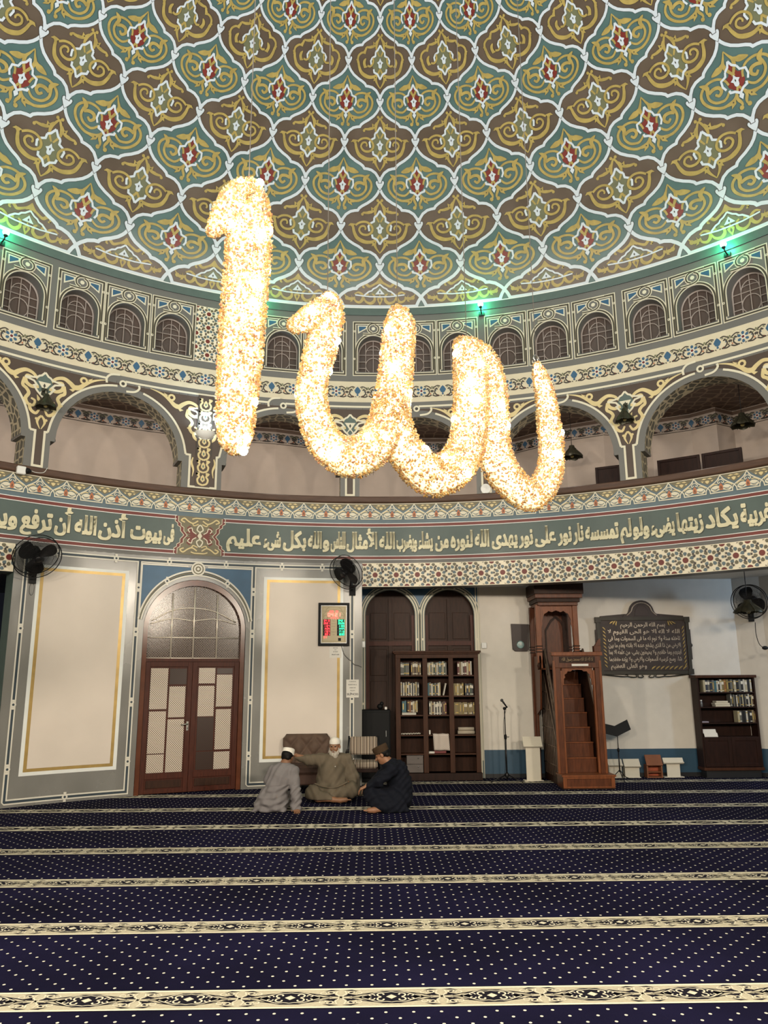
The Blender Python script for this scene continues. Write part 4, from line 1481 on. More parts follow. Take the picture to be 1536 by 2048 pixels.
def build_door():
    a = rad(DC)
    root = empty('door_1', ((R + .005) * sin(a), (R + .005) * cos(a), 0), -a)
    struct(root)
    f = MB()
    hw, ih = .828, .758
    ou = [(-hw, 0), (-hw, 1.3)] + arch_pts(0, 2.56, hw, 28, .815) + [(hw, 1.3), (hw, 0)]
    inn = [(-ih, 0), (-ih, 1.3)] + arch_pts(0, 2.56, ih, 28, .72) + [(ih, 1.3), (ih, 0)]
    n = len(ou)
    vs = [(x, -.03, z) for x, z in ou] + [(x, -.03, z) for x, z in inn] + [(x, .07, z) for x, z in inn]
    f.add(vs, [(i, i + 1, n + i + 1, n + i) for i in range(n - 1)] + [(n + i, n + i + 1, 2 * n + i + 1, 2 * n + i) for i in range(n - 1)], COPPER)
    f.box(-ih, -.02, 2.035, ih, .06, 2.085, WOODM)
    f.build('door_frame', root)
    g = MB()
    g.prism([(-ih, 2.085)] + [p for p in arch_pts(0, 2.56, ih, 28, .72)] + [(ih, 2.085)], .045, .055, FANM)
    g.build('fanlight', root)
    b = MB()
    def bar(q, r=.015):
        b.tube([(x, .03, z) for x, z in q], r, BRASSW, 6)
    T = lambda th: 8.09 * math.tan(rad(th - DC))
    for t0, t1, z1 in ((-24.94, -24.99, 3.15), (-22.41, -22.47, 3.26), (-19.69, -19.78, 3.15)):
        bar([(T(t0), 2.08), (T(t1), z1)])
    bar([(-.75, 2.422), (.73, 2.428)], .011)
    bar(crv([(T(-27.24), 2.692), (T(-24.88), 2.871), (T(-22.43), 2.912), (T(-19.98), 2.86), (T(-17.5), 2.693)], 6), .011)
    bar(crv([(T(-27.42), 2.642), (T(-24.97), 2.731), (T(-22.57), 2.699)], 6), .010)
    bar(crv([(T(-22.57), 2.699), (T(-20.02), 2.738), (T(-17.5), 2.66)], 6), .010)
    bar([(-.75, 2.09), (.75, 2.09)], .012)
    b.build('glazing_bars', root)
    panes = {-1: [(-27.0, -25.1, 1.29, 1.93, 1), (-26.96, -25.12, .61, 1.255, 1), (-26.95, -25.12, .32, .595, 1), (-24.92, -23.02, 1.675, 1.925, 0), (-24.88, -23.08, 1.158, 1.643, 1), (-24.9, -23.07, .32, 1.128, 1)],
             1: [(-21.62, -19.74, 1.686, 1.935, 1), (-21.6, -19.76, 1.162, 1.646, 1), (-21.58, -19.7, .626, 1.149, 0), (-21.58, -19.62, .334, .61, 0), (-19.53, -17.7, 1.84, 1.93, 0), (-19.53, -17.71, 1.312, 1.826, 1), (-19.5, -17.74, .636, 1.27, 1), (-19.54, -17.75, .332, .60, 1)]}
    for s in (-1, 1):
        x0, x1 = (-ih + .003, -.012) if s < 0 else (-.008, ih - .003)
        lf = MB()
        lf.box(x0, .02, .01, x1, .055, 2.035, WOODM)
        # stiles and rails standing proud
        lf.box(x0, .0, .01, x0 + .075, .02, 2.035, WOODM)
        lf.box(x1 - .075, .0, .01, x1, .02, 2.035, WOODM)
        for z0, z1 in ((.01, .07), (.225, .31), (1.955, 2.035)):
            lf.box(x0 + .075, .0, z0, x1 - .075, .02, z1, WOODM)
        lf.box(x0 + .10, .004, .09, x1 - .10, .02, .205, WOODD)
        leaf = lf.build('door_leaf', root, bevel=.003)
        for t0, t1, z0, z1, pale in panes[s]:
            pm = MB()
            pm.box(T(t0), .012, z0, T(t1), .019, z1, LACE if pale else LACED)
            pm.build('pierced_pane', leaf)
        if s < 0:
            h = MB()
            h.box(-.075, -.012, .95, -.04, 0, 1.09, CHROME)
            h.tube([(-.057, -.012, 1.05), (-.057, -.045, 1.05)], .010, CHROME, 8)
            h.tube([(-.057, -.045, 1.05), (-.10, -.048, 1.048), (-.16, -.045, 1.04)], .010, CHROME, 8)
            h.tube([(-.057, -.016, .985), (-.057, -.008, .985)], .012, CHROME, 8)
            h.build('door_handle', leaf)
build_door()

def build_bay_doors():
    for k, cx in enumerate((.20, 1.30)):
        root = struct(empty('door_%d' % (k + 2), (cx, 9.08, 0)))
        hw = .458
        f = MB()
        f.prism([(-hw, 0)] + arch_pts(0, 2.9, hw, 20, .468) + [(hw, 0)], 0, .03, WOODD)
        f.box(-hw, -.05, 2.34, hw, 0, 2.42, WOODM)
        f.box(-.03, -.04, 0, .03, 0, 3.2, WOODD)
        for s in (-1, 1):
            f.box(s * (hw - .03) - .03, -.06, 0, s * (hw - .03) + .03, 0, 2.9, WOODM)
        f.build('door_panel', root)
        d = MB()
        for s in (-1, 1):
            for z0, z1 in ((.2, .9), (1.0, 1.7), (1.8, 2.28), (2.46, 2.95)):
                d.box(s * .22 - .15, -.015, z0, s * .22 + .15, .005, z1, WOODD)
        d.build('raised_panels', root, bevel=.006)
build_bay_doors()
# ------------------------------------------------------------------ things: lamps, fans, signs
BLACKM = mat('black_metal', '17171a', .4, .3, var=0)
BLACKP = mat('black_plastic', '0d0d0f', .6, spec=.25, var=0)
STEEL = mat('brushed_steel', '8d8f90', .35, 1, var=0)
WPLAS = mat('white_plastic', 'd9d9d6', .4, var=0)
PAPER = mat('white_paper', 'd8d4cc', .7, var=.02)
INK = mat('black_ink', '1c1c1e', .7, var=0)
BRONZE = mat('dark_bronze_lantern', '3b3a2e', .4, .5, var=.3, scale=20)
AMBER = mat('lantern_glass', '7d7247', .3, var=.4, scale=30)
CABLE = mat('grey_cable', '55524e', .6, var=0)

def polar(deg, r, z):
    return Vector((r * sin(rad(deg)), r * cos(rad(deg)), z))

def add_floodlight():
    root = empty('floodlight', polar(-22.24, R - .036, 5.94), rad(22.24))
    tag(root, 'white half-bowl uplight glowing on the wide painted pier beside the hanging crystal stroke', 'lamp')
    b = MB()
    n = 16
    prof = [(.035, -.10), (.11, -.07), (.16, -.02), (.175, .035)]
    vs, fs = [], []
    for r, z in prof:
        for k in range(n + 1):
            a = pi + pi * k / n
            vs.append((r * cos(a), r * sin(a) * .75, z))
    for i in range(len(prof) - 1):
        for k in range(n):
            a = i * (n + 1) + k
            fs.append((a, a + 1, a + n + 2, a + n + 1))
    b.add(vs, fs, WPLAS, True)
    b.box(-.05, -.02, -.10, .05, .0, .02, WPLAS)
    b.build('housing', root)
    e = MB()
    gl = mat('cool_lamp_glow', 'ffffff', .5, var=0, emit=(.72, .88, 1.0), estr=14)
    vs = [(0, 0, .03)] + [(.165 * cos(pi + pi * k / n), .165 * .75 * sin(pi + pi * k / n), .03) for k in range(n + 1)]
    e.add(vs, [(0, k, k + 1) for k in range(1, n + 1)], gl)
    e.build('lamp_tube', root)
    l = lamp('floodlight_beam', 'AREA', (0, 0, 0), 15, (.50, .78, 1.0), .24, (0, .0, 1))
    l.parent = root
    l.location = (0, -.11, .06)
    l.rotation_euler = Vector((0, -.25, 1)).to_track_quat('-Z', 'Y').to_euler()
add_floodlight()

GREENE = mat('green_lamp_glow', 'ffffff', .5, var=0, emit=(.06, 1.0, .46), estr=170)
def add_green_lamps():
    spots = [(-47.1, 'at the far left edge over the first window'), (-16.3, 'behind the tall crystal stroke'), (13.87, 'above the window right of the crystal lettering'), (44.35, 'at the far right above the last window')]
    for i, (a, where) in enumerate(spots):
        root = empty('spotlight', polar(a, R - .02, 8.43), rad(-a))
        tag(root, 'small green spotlight ' + where, 'lamp', 'green spotlights under the dome')
        b = MB()
        b.box(-.05, -.02, -.05, .05, .012, .03, BLACKM)
        b.tube([(0, -.02, 0), (0, -.10, .01), (0, -.14, .05)], .012, BLACKM, 8)
        b.lathe([(.02, 0), (.03, .01), (.034, .03)], BLACKM, 14, Matrix.Translation((0, -.15, .04)))
        b.build('bracket', root)
        g = MB()
        g.sphere((0, -.15, .112), .05, GREENE, 12, 8)
        g.build('bulb', root)
add_green_lamps()

def lantern_shade(mb, r, h, M=None):
    prof = [(.20 * r, h * .62), (.26 * r, h * .60), (.30 * r, h * .45), (.52 * r, h * .25), (.82 * r, h * .05), (1.0 * r, -h * .12), (1.02 * r, -h * .20)]
    n = 24
    vs, fs = [], []
    for j, (q, z) in enumerate(prof):
        for k in range(n):
            a = 2 * pi * k / n
            w = 1 + (.05 * cos(6 * a) if j > 2 else 0)
            dz = -.05 * h * cos(6 * a) if j == len(prof) - 1 else 0
            vs.append(Vector((q * w * cos(a), q * w * sin(a), z + dz)))
    for j in range(len(prof) - 1):
        for k in range(n):
            k2 = (k + 1) % n
            fs.append((j * n + k, j * n + k2, (j + 1) * n + k2, (j + 1) * n + k))
    mb.add(vs, fs, BRONZE, True)
    for k in range(6):
        a = 2 * pi * (k + .5) / 6
        mb.tube([(q * 1.0 * cos(a), q * 1.0 * sin(a), z) for q, z in prof[2:]], .008 * r / .2, BRONZE, 5)

def add_lanterns():
    for name, lab, p, r, h, top in (
            ('pendant_lantern', 'dark bronze pendant lantern hanging in the gallery at the right edge', Vector((6.52, 7.6, 6.19)), .20, .30, 6.975),
            ('pendant_lantern', 'dark bronze pendant lantern hanging in the gallery behind the last crystal stroke', Vector((3.80, 9.0, 6.02)), .20, .30, 6.975),
            ('pendant_lantern', 'dark scalloped lantern hanging in front of the black fan at right', Vector((6.11, 7.3, 2.83)), .225, .26, 3.54)):
        root = empty(name, p)
        tag(root, lab, 'lantern')
        b = MB(); lantern_shade(b, r, h); b.build('lamp_shade', root)
        c = MB()
        c.tube([(0, 0, h * .58), (0, 0, top - p.z)], .006, BLACKM, 6)
        c.lathe([(.0, 0), (.045, -.0), (.05, -.03), (.0, -.032)], BLACKM, 12, Matrix.Translation((0, 0, top - p.z)))
        c.build('chain', root)
        g = MB(); g.sphere((0, 0, -.02), .04, AMBER, 10, 8, (1, 1, 1.2))
        g.tube([(0, 0, .03), (0, 0, h * .58)], .012, BLACKM, 6)
        g.build('bulb', root)
    for a, z, lab in ((-41.1, 5.93, 'dark bronze wall lantern on the painted spandrel near the left edge'), (31.3, 5.98, 'dark bronze wall lantern on the painted spandrel between the two right arches')):
        root = empty('wall_lantern', polar(a, R - .20, z), rad(-a))
        tag(root, lab, 'lantern')
        b = MB(); lantern_shade(b, .15, .27); b.build('lamp_shade', root)
        c = MB()
        c.tube([(0, 0, .16), (0, 0, .24), (0, .06, .27), (0, .19, .26)], .012, BRONZE, 8)
        c.box(-.03, .175, .20, .03, .198, .32, BRONZE)
        c.build('bracket', root)
        g = MB(); g.sphere((0, 0, -.02), .035, AMBER, 10, 8); g.tube([(0, 0, .0), (0, 0, .15)], .01, BRONZE, 6); g.build('bulb', root)
add_lanterns()

def make_fan(pos, az, tilt, spin, rad_, label, wall_pt, cord=True):
    """az: heading of the blowing direction (degrees from +y towards +x), tilt down in degrees"""
    d = Vector((sin(rad(az)) * cos(rad(tilt)), cos(rad(az)) * cos(rad(tilt)), -sin(rad(tilt))))
    root = empty('wall_fan', pos)
    tag(root, label, 'fan')
    q = d.to_track_quat('Z', 'Y').to_matrix().to_4x4()
    r = rad_
    c = MB()
    for z, f in ((.045, 1.0), (-.055, .98)):
        c.tube([q @ Vector((r * f * cos(2 * pi * k / 40), r * f * sin(2 * pi * k / 40), z)) for k in range(40)], .0075, BLACKM, 6, closed=True)
    for s in (1, -1):
        for f in (.22, .62, .84):
            zz = s * (.10 - .05 * f * f) if s > 0 else -(.12 - .06 * f * f)
            c.tube([q @ Vector((r * f * cos(2 * pi * k / 32), r * f * sin(2 * pi * k / 32), zz)) for k in range(32)], .0016, BLACKM, 4, closed=True)
        for k in range(96):
            a = 2 * pi * k / 96
            pts = []
            for f in (.12, .4, .7, .9, 1.0):
                zz = (.10 - .055 * f * f) if s > 0 else -(.12 - .065 * f * f)
                sw = .10 * (1 - f)
                pts.append(q @ Vector((r * f * cos(a + sw), r * f * sin(a + sw), zz)))
            c.tube(pts, .0018, BLACKM, 3, caps=False)
    c.lathe([(.0, .108), (.05, .106), (.055, .098), (.0, .095)], BLACKM, 16, q)
    c.build('cage', root)
    for k in range(3):
        b = MB()
        a0 = spin + 2 * pi * k / 3
        out = crv([(.04, -.035), (.10, -.10), (.19, -.155), (.27, -.14), (.305, -.06), (.30, .04), (.24, .10), (.15, .095), (.08, .06), (.04, .035)], 4, True)
        n = len(out)
        sc = r / .36
        top = []
        for x, y in out:
            x *= sc; y *= sc
            z = y * .30
            top.append(Vector((x * cos(a0) - y * sin(a0), x * sin(a0) + y * cos(a0), z)))
        vs = [q @ (p + Vector((0, 0, .004))) for p in top] + [q @ (p - Vector((0, 0, .004))) for p in top]
        tr = tessellate_polygon([[Vector((x, y, 0)) for x, y in out]])
        fs = [tuple(t) for t in tr] + [tuple(n + i for i in t[::-1]) for t in tr] + [(i, (i + 1) % n, n + (i + 1) % n, n + i) for i in range(n)]
        b.add(vs, fs, BLACKP)
        b.build('blade', root)
    m = MB()
    m.lathe([(.0, .055), (.03, .05), (.045, .03), (.05, -.02), (.0, -.02)], BLACKP, 18, q)
    m.lathe([(.0, -.06), (.075, -.07), (.085, -.10), (.08, -.19), (.05, -.215), (.0, -.22)], BLACKP, 20, q)
    m.build('motor', root)
    w = MB()
    bk = q @ Vector((0, 0, -.17))
    wl = Vector(wall_pt) - Vector(pos)
    w.tube([bk, bk + Vector((0, 0, -.16)), Vector((wl.x * .6, wl.y * .6, wl.z + .02)), wl], .018, BLACKP, 8)
    dirw = Vector((wl.x, wl.y, 0)).normalized()
    T = Matrix.Translation(wl) @ dirw.to_track_quat('Y', 'Z').to_matrix().to_4x4()
    w.box(-.05, -.06, -.09, .05, -.004, .09, BLACKP, T)
    w.build('bracket', root)
    if cord:
        k = MB()
        p0 = wl + Vector((0, 0, -.08)) - dirw * .04
        k.tube([p0 + Vector((.035 * sin(t * pi / 8) * (1 if t < 99 else 0), 0, -.19 * (1 - cos(t * pi / 8)) / 2)) for t in range(17)], .003, BLACKP, 5)
        k.build('pull_cord', root)
    return root

p = Vector((-5.06, 5.838, 3.53))
make_fan(p, 137, 36, .75, .335, 'round black cage fan on the wall at far left above the cream panel', polar(-40.4, R - .004, 3.26))
p = Vector((-.584, 7.704, 3.535))
make_fan(p, 216, 30, 1.3, .30, 'round black cage fan on the wall above the prayer time board', polar(-3.35, R - .004, 3.26), False)
make_fan(Vector((6.52, 8.05, 3.03)), 226, 12, 1.9, .30, 'round black cage fan in the far right corner above the low bookcase', (6.88, 8.775, 2.82), False)

def add_fan_switch():
    c = MB()
    pts = crv([(6.52, 7.93, 2.66), (6.50, 7.90, 2.45), (6.54, 7.90, 2.28), (6.63, 7.90, 2.22), (6.75, 7.92, 2.23), (6.9, 8.1, 2.32), (7.05, 8.56, 2.42)], 5)
    c.tube([Vector(p) - Vector((6.63, 7.90, 2.22)) for p in pts], .006, BLACKP, 6)
    c.sphere((0, 0, 0), .045, BLACKP, 12, 8, (1.25, .7, .75))
    o = c.build('cord_switch', None, (6.63, 7.90, 2.22))
    tag(o, 'black cord with inline switch hanging under the far right fan', 'cord')
add_fan_switch()

def add_cctv():
    root = empty('security_camera', polar(-42.55, R - .075, 4.86), rad(42.55))
    tag(root, 'small white security camera on the gallery rail at far left', 'camera')
    b = MB()
    b.bbox(-.10, -.06, -.075, .03, .012, .05, WPLAS, None, .012)
    b.build('housing', root)
    l = MB()
    l.tube([(.03, -.035, -.005), (.075, -.05, -.01)], .042, BLACKP, 14)
    l.sphere((.078, -.05, -.01), .03, BLACKP, 10, 8)
    l.build('lens', root)
    w = MB()
    w.tube(crv([(.07, .0, .03), (.18, .0, .0), (.30, .0, .02), (.36, .02, .11)], 5), .005, WPLAS, 6)
    w.build('cable', root)
add_cctv()

def add_rail_lamp():
    root = empty('work_light', polar(13.6, R - .02, 4.955), rad(-13.6))
    tag(root, 'small white round work light standing on the gallery rail behind the crystal strokes', 'lamp')
    b = MB()
    T = Matrix.Translation((0, 0, .085)) @ Matrix.Rotation(rad(100), 4, 'X')
    b.lathe([(.0, -.05), (.05, -.05), (.085, .0), (.09, .03), (.08, .03), (.0, .0)], WPLAS, 18, T)
    b.build('lamp_head', root)
    s = MB(); s.box(-.05, -.04, 0, .05, .04, .012, WPLAS); s.tube([(0, 0, .01), (0, .03, .05)], .012, WPLAS, 6); s.build('foot', root)
add_rail_lamp()

# prayer time board, papers, cords, sockets on the wall by the opening
def wall_frame(deg, z, lift=.0):
    return polar(deg, R - lift, z), rad(-deg)

SEG = {'0': 'abcdef', '1': 'bc', '2': 'abged', '3': 'abgcd', '4': 'fgbc', '5': 'afgcd', '6': 'afgedc', '7': 'abc', '8': 'abcdefg', '9': 'abcdfg', ':': ':'}
def led_digits(mb, t, x, z, w, h, m):
    """seven segment digits"""
    k = h * .13
    for ch in t:
        if ch == ':':
            for dz in (.3, .7):
                mb.box(x - k / 2, -.004, z + h * dz - k / 2, x + k / 2, 0, z + h * dz + k / 2, m)
            x += w * .45
            continue
        S = SEG[ch]
        R_ = {'a': (0, h - k, w, h), 'd': (0, 0, w, k), 'g': (0, h / 2 - k / 2, w, h / 2 + k / 2), 'f': (0, h / 2, k, h), 'e': (0, 0, k, h / 2), 'b': (w - k, h / 2, w, h), 'c': (w - k, 0, w, h / 2)}
        for s in S:
            a, b, c, d = R_[s]
            mb.box(x + a, -.004, z + b, x + c, 0, z + d, m)
        x += w * 1.4
LEDR = mat('red_led_glow', 'ff3020', .5, var=0, emit=(1.0, .05, .07), estr=3.2)
LEDP = mat('bright_red_led_glow', 'ff5040', .5, var=0, emit=(1.0, .12, .10), estr=5)
LEDG = mat('green_led_glow', '20ffb0', .5, var=0, emit=(.05, 1.0, .55), estr=2.2)
BOARDF = mat('tan_board_face', 'b3a483', .5, var=.05)
BOARDL = mat('board_ornament_line', '857a60', .5, var=0)

def add_board():
    pos, rz = wall_frame(-5.71, 2.30, .012)
    root = empty('prayer_time_board', pos, rz)
    tag(root, 'dark framed prayer time board with red and green lit digits', 'clock board')
    W2, H = .27, .74
    f = MB()
    for x0, x1, z0, z1 in ((-W2, W2, 0, .045), (-W2, W2, H - .045, H), (-W2, -W2 + .045, .045, H - .045), (W2 - .045, W2, .045, H - .045)):
        f.box(x0, -.045, z0, x1, 0, z1, BLACKP)
    f.build('frame', root, bevel=.004)
    s = MB()
    for x0, x1, z0, z1 in ((-.225, .225, .045, .056), (-.225, .225, H - .056, H - .045), (-.225, -.214, .056, H - .056), (.214, .225, .056, H - .056)):
        s.box(x0, -.034, z0, x1, -.01, z1, STEEL)
    s.build('inner_bead', root)
    b = MB()
    b.box(-.214, -.024, .056, .214, -.006, H - .056, BOARDF)
    face = b.build('face', root)
    g = MB()
    def ln(q, r=.0022):
        g.tube([(x, -.0255, z) for x, z in q], r, BOARDL, 4)
    ln([(-.19, .08), (.19, .08), (.19, .66), (-.19, .66), (-.19, .08)])
    for s_ in (1, -1):
        ln(crv([(s_ * .19, .60), (s_ * .14, .60), (s_ * .12, .64), (s_ * .08, .66)], 4))
        ln([(s_ * .14 + .035 * cos(2 * pi * k / 14), .49 + .035 * sin(2 * pi * k / 14)) for k in range(15)])
        ln(crv([(s_ * .19, .50), (s_ * .16, .57), (s_ * .08, .61), (0, .62)], 4))
    g.build('ornament', root)
    for t_, x_, z_, w_, h_, m_ in (('04:21', -.105, .505, .038, .058, LEDP), ('25:10', -.075, .575, .026, .030, LEDR), ('1447', -.075, .460, .028, .034, LEDR)):
        d = MB(); led_digits(d, t_, x_, z_, w_, h_, m_)
        o = d.build('main_digits', root); o.location = (0, -.0245, 0)
    r_, gr, dk, dk2 = MB(), MB(), MB(), MB()
    rows = ['0413', '0521', '1127', '1434', '1707', '1821', '21']
    rows2 = ['0421', '0526', '1133', '1444', '1713', '1830']
    for i in range(7):
        z = .415 - .047 * i
        if i < 6:
            dk.box(-.185, -.001, z - .006, -.06, 0, z + .040, BLACKP)
            dk2.box(.055, -.001, z - .006, .185, 0, z + .040, BLACKP)
            led_digits(gr, rows2[i], .078, z, .020, .034, LEDG)
        led_digits(r_, rows[i], -.170, z, .019, .034, LEDR)
    dk2.box(.075, -.001, .085, .125, 0, .135, BLACKP)
    for mbx, nm in ((dk, 'digit_window'), (dk2, 'digit_window'), (r_, 'red_digits'), (gr, 'green_digits')):
        o = mbx.build(nm, root); o.location = (0, -.0245, 0)
    for i, t in enumerate(['Fajr', 'Sunrise', 'Dhuhr', 'Asr', 'Maghrib', 'Isha']):
        w = MB()
        mesh_text(w, t, Matrix.Translation((-.003, -.0255, .42 - .047 * i)), None, .026, BOARDL)
        w.build('row_name', root)
add_board()

def paper(deg, z0, w, h, lines, label, name='paper_notice', lift=.012, m=PAPER):
    pos, rz = wall_frame(deg, z0, lift)
    root = empty(name, pos, rz)
    tag(root, label, 'notice')
    b = MB(); b.box(-w / 2, -.002, 0, w / 2, .001, h, m); b.build('sheet', root)
    for txt, z, s, bold in lines:
        t = MB()
        mesh_text(t, txt, Matrix.Translation((0, -.0028, z)), None, s, INK, bold, True, w * .9)
        t.build('printed_line', root)
    return root
paper(-3.38, 1.432, .215, .30, [('CUIDADO', .258, .026, .01), ('RESPEITAR A', .205, .026, .01), ('CASA DE', .155, .026, .01), ('ALLAH', .108, .026, .01), ('SILÊNCIO', .04, .048, .02)], 'white paper notice reading SILÊNCIO taped on the grey pier beside the bookcase')
paper(-5.48, 2.10, .205, .20, [('MAGHRIB', .160, .018, .01), ('ISHA', .130, .018, .01), ('AS 20:30', .095, .022, .02), ('SALAT 4:30', .045, .026, .03)], 'small pale paper slip hanging under the prayer time board')

def add_wall_bits():
    pos = polar(-4.75, R - .018, 2.30)
    c = MB()
    pts = [polar(a, R - .016, z) for a, z in ((-4.75, 2.30), (-4.45, 2.17), (-3.9, 2.08), (-3.5, 2.04), (-3.2, 1.985), (-2.7, 1.97), (-2.28, 1.94))]
    c.tube([p - pos for p in [Vector(q) for q in crv(pts, 4)]], .006, CABLE, 6)
    o = c.build('power_cable', None, pos)
    tag(o, 'thin grey cable sagging from the prayer time board to the wall edge', 'cable')
    for lab, p, s in (('white wall socket at the pier edge right of the prayer board', Vector((-.295, 8.17, 2.33)), .05), ('white wall switch plate between the arched doors and the white wall', Vector((1.93, 8.945, 2.33)), .075)):
        root = empty('wall_socket', p)
        tag(root, lab, 'switch')
        b = MB(); b.bbox(-s / 2 - .01, -.03, -.055, s / 2 + .01, .0, .055, WPLAS, None, .008); b.build('cover_plate', root)
        k = MB(); k.box(-.015, -.036, -.025, .015, -.03, .025, WPLAS); k.build('rocker', root)
add_wall_bits()

# ------------------------------------------------------------------ furniture in the open room
BCW = mat('brown_bookcase_wood', '3f2416', .5, spec=.2, var=.25, scale=4, stretch=(5, 5, 1))
BCI = mat('bookcase_back_board', '2e190f', .6, spec=.15, var=.25, scale=4, stretch=(5, 5, 1))
BCD = mat('dark_bookcase_wood', '24120c', .5, spec=.2, var=.3, scale=4, stretch=(5, 5, 1))
ORD = ['first', 'second', 'third', 'fourth', 'fifth', 'sixth', 'seventh', 'eighth', 'ninth', 'tenth', 'eleventh', 'twelfth', 'thirteenth', 'fourteenth', 'fifteenth', 'sixteenth', 'seventeenth', 'eighteenth', 'nineteenth', 'twentieth', 'twenty-first', 'twenty-second', 'twenty-third']
BOOKC = {'cream': 'a39a80', 'grey': '5f5e58', 'teal': '335c66', 'brown': '463025', 'black': '161517', 'gold': '74653a', 'white': 'b5b0a4', 'green': '3b4839', 'red': '582320', 'tan': '766649', 'navy': '20283a', 'orange': '86592f'}
BM = {k: mat('book_cover_' + k, v, .5, var=.08) for k, v in BOOKC.items()}
PAGES = mat('book_pages', 'cdc4ae', .8, var=.05)
GOLDL = mat('gilt_spine_print', 'b59a55', .4, .3, var=0)
SPW = mat('pale_spine_label', 'd0cabb', .6, var=0)
BOOKMESH = {}
def add_book(x, y, z, w, d, h, col, label, group, tilt=0, band=0):
    key = (round(w, 3), round(d, 2), round(h, 2), col, band)
    root = empty('book', (x, y, z + .0018))
    root.rotation_euler = (0, tilt, 0)
    tag(root, label, 'book', group)
    if key not in BOOKMESH:
        c = MB()
        m = BM[col]
        c.box(0, 0, 0, w, .006, h, m)
        c.box(0, .006, 0, .003, d, h, m)
        c.box(w - .003, .006, 0, w, d, h, m)
        if band == 1:
            for zz in (.12, .80):
                c.box(.001, -.0012, h * zz, w - .001, 0, h * (zz + .07), GOLDL)
        elif band == 2:
            c.box(.001, -.0012, h * .62, w - .001, 0, h * .86, SPW)
            c.box(.001, -.0012, h * .08, w - .001, 0, h * .14, SPW)
        elif band == 3:
            c.box(w * .3, -.0012, h * .25, w * .7, 0, h * .8, GOLDL)
        g = MB()
        g.box(.003, .006, .004, w - .003, d - .004, h - .004, PAGES)
        BOOKMESH[key] = (c, g, None)
        co, go = c.build('cover', root), g.build('pages', root)
        BOOKMESH[key] = (co.data, go.data)
    else:
        for nm, me in zip(('cover', 'pages'), BOOKMESH[key]):
            o = bpy.data.objects.new(nm, me)
            C.objects.link(o)
            o.parent = root
    return root

def shelf_of_books(x0, x1, y, z, seq, hmean, where, group, depth=.16, rnd=None):
    """seq: list of (colour, width factor); fills x0..x1 evenly"""
    rnd = rnd or random.Random(len(where) * 7 + int(x0 * 100))
    tot = sum(f for _, f in seq)
    k = (x1 - x0) / tot
    x = x0
    for i, (col, f) in enumerate(seq):
        w = f * k
        if col is not None:
            h = hmean * rnd.uniform(.94, 1.03)
            h = round(h / .01) * .01
            add_book(x + .001, y + rnd.uniform(0, .012), z, w - .002, depth, h, col, '%s spine book, %s from left %s' % (col, ORD[i], where), group, 0, rnd.choice((0, 1, 2, 3)))
        x += w

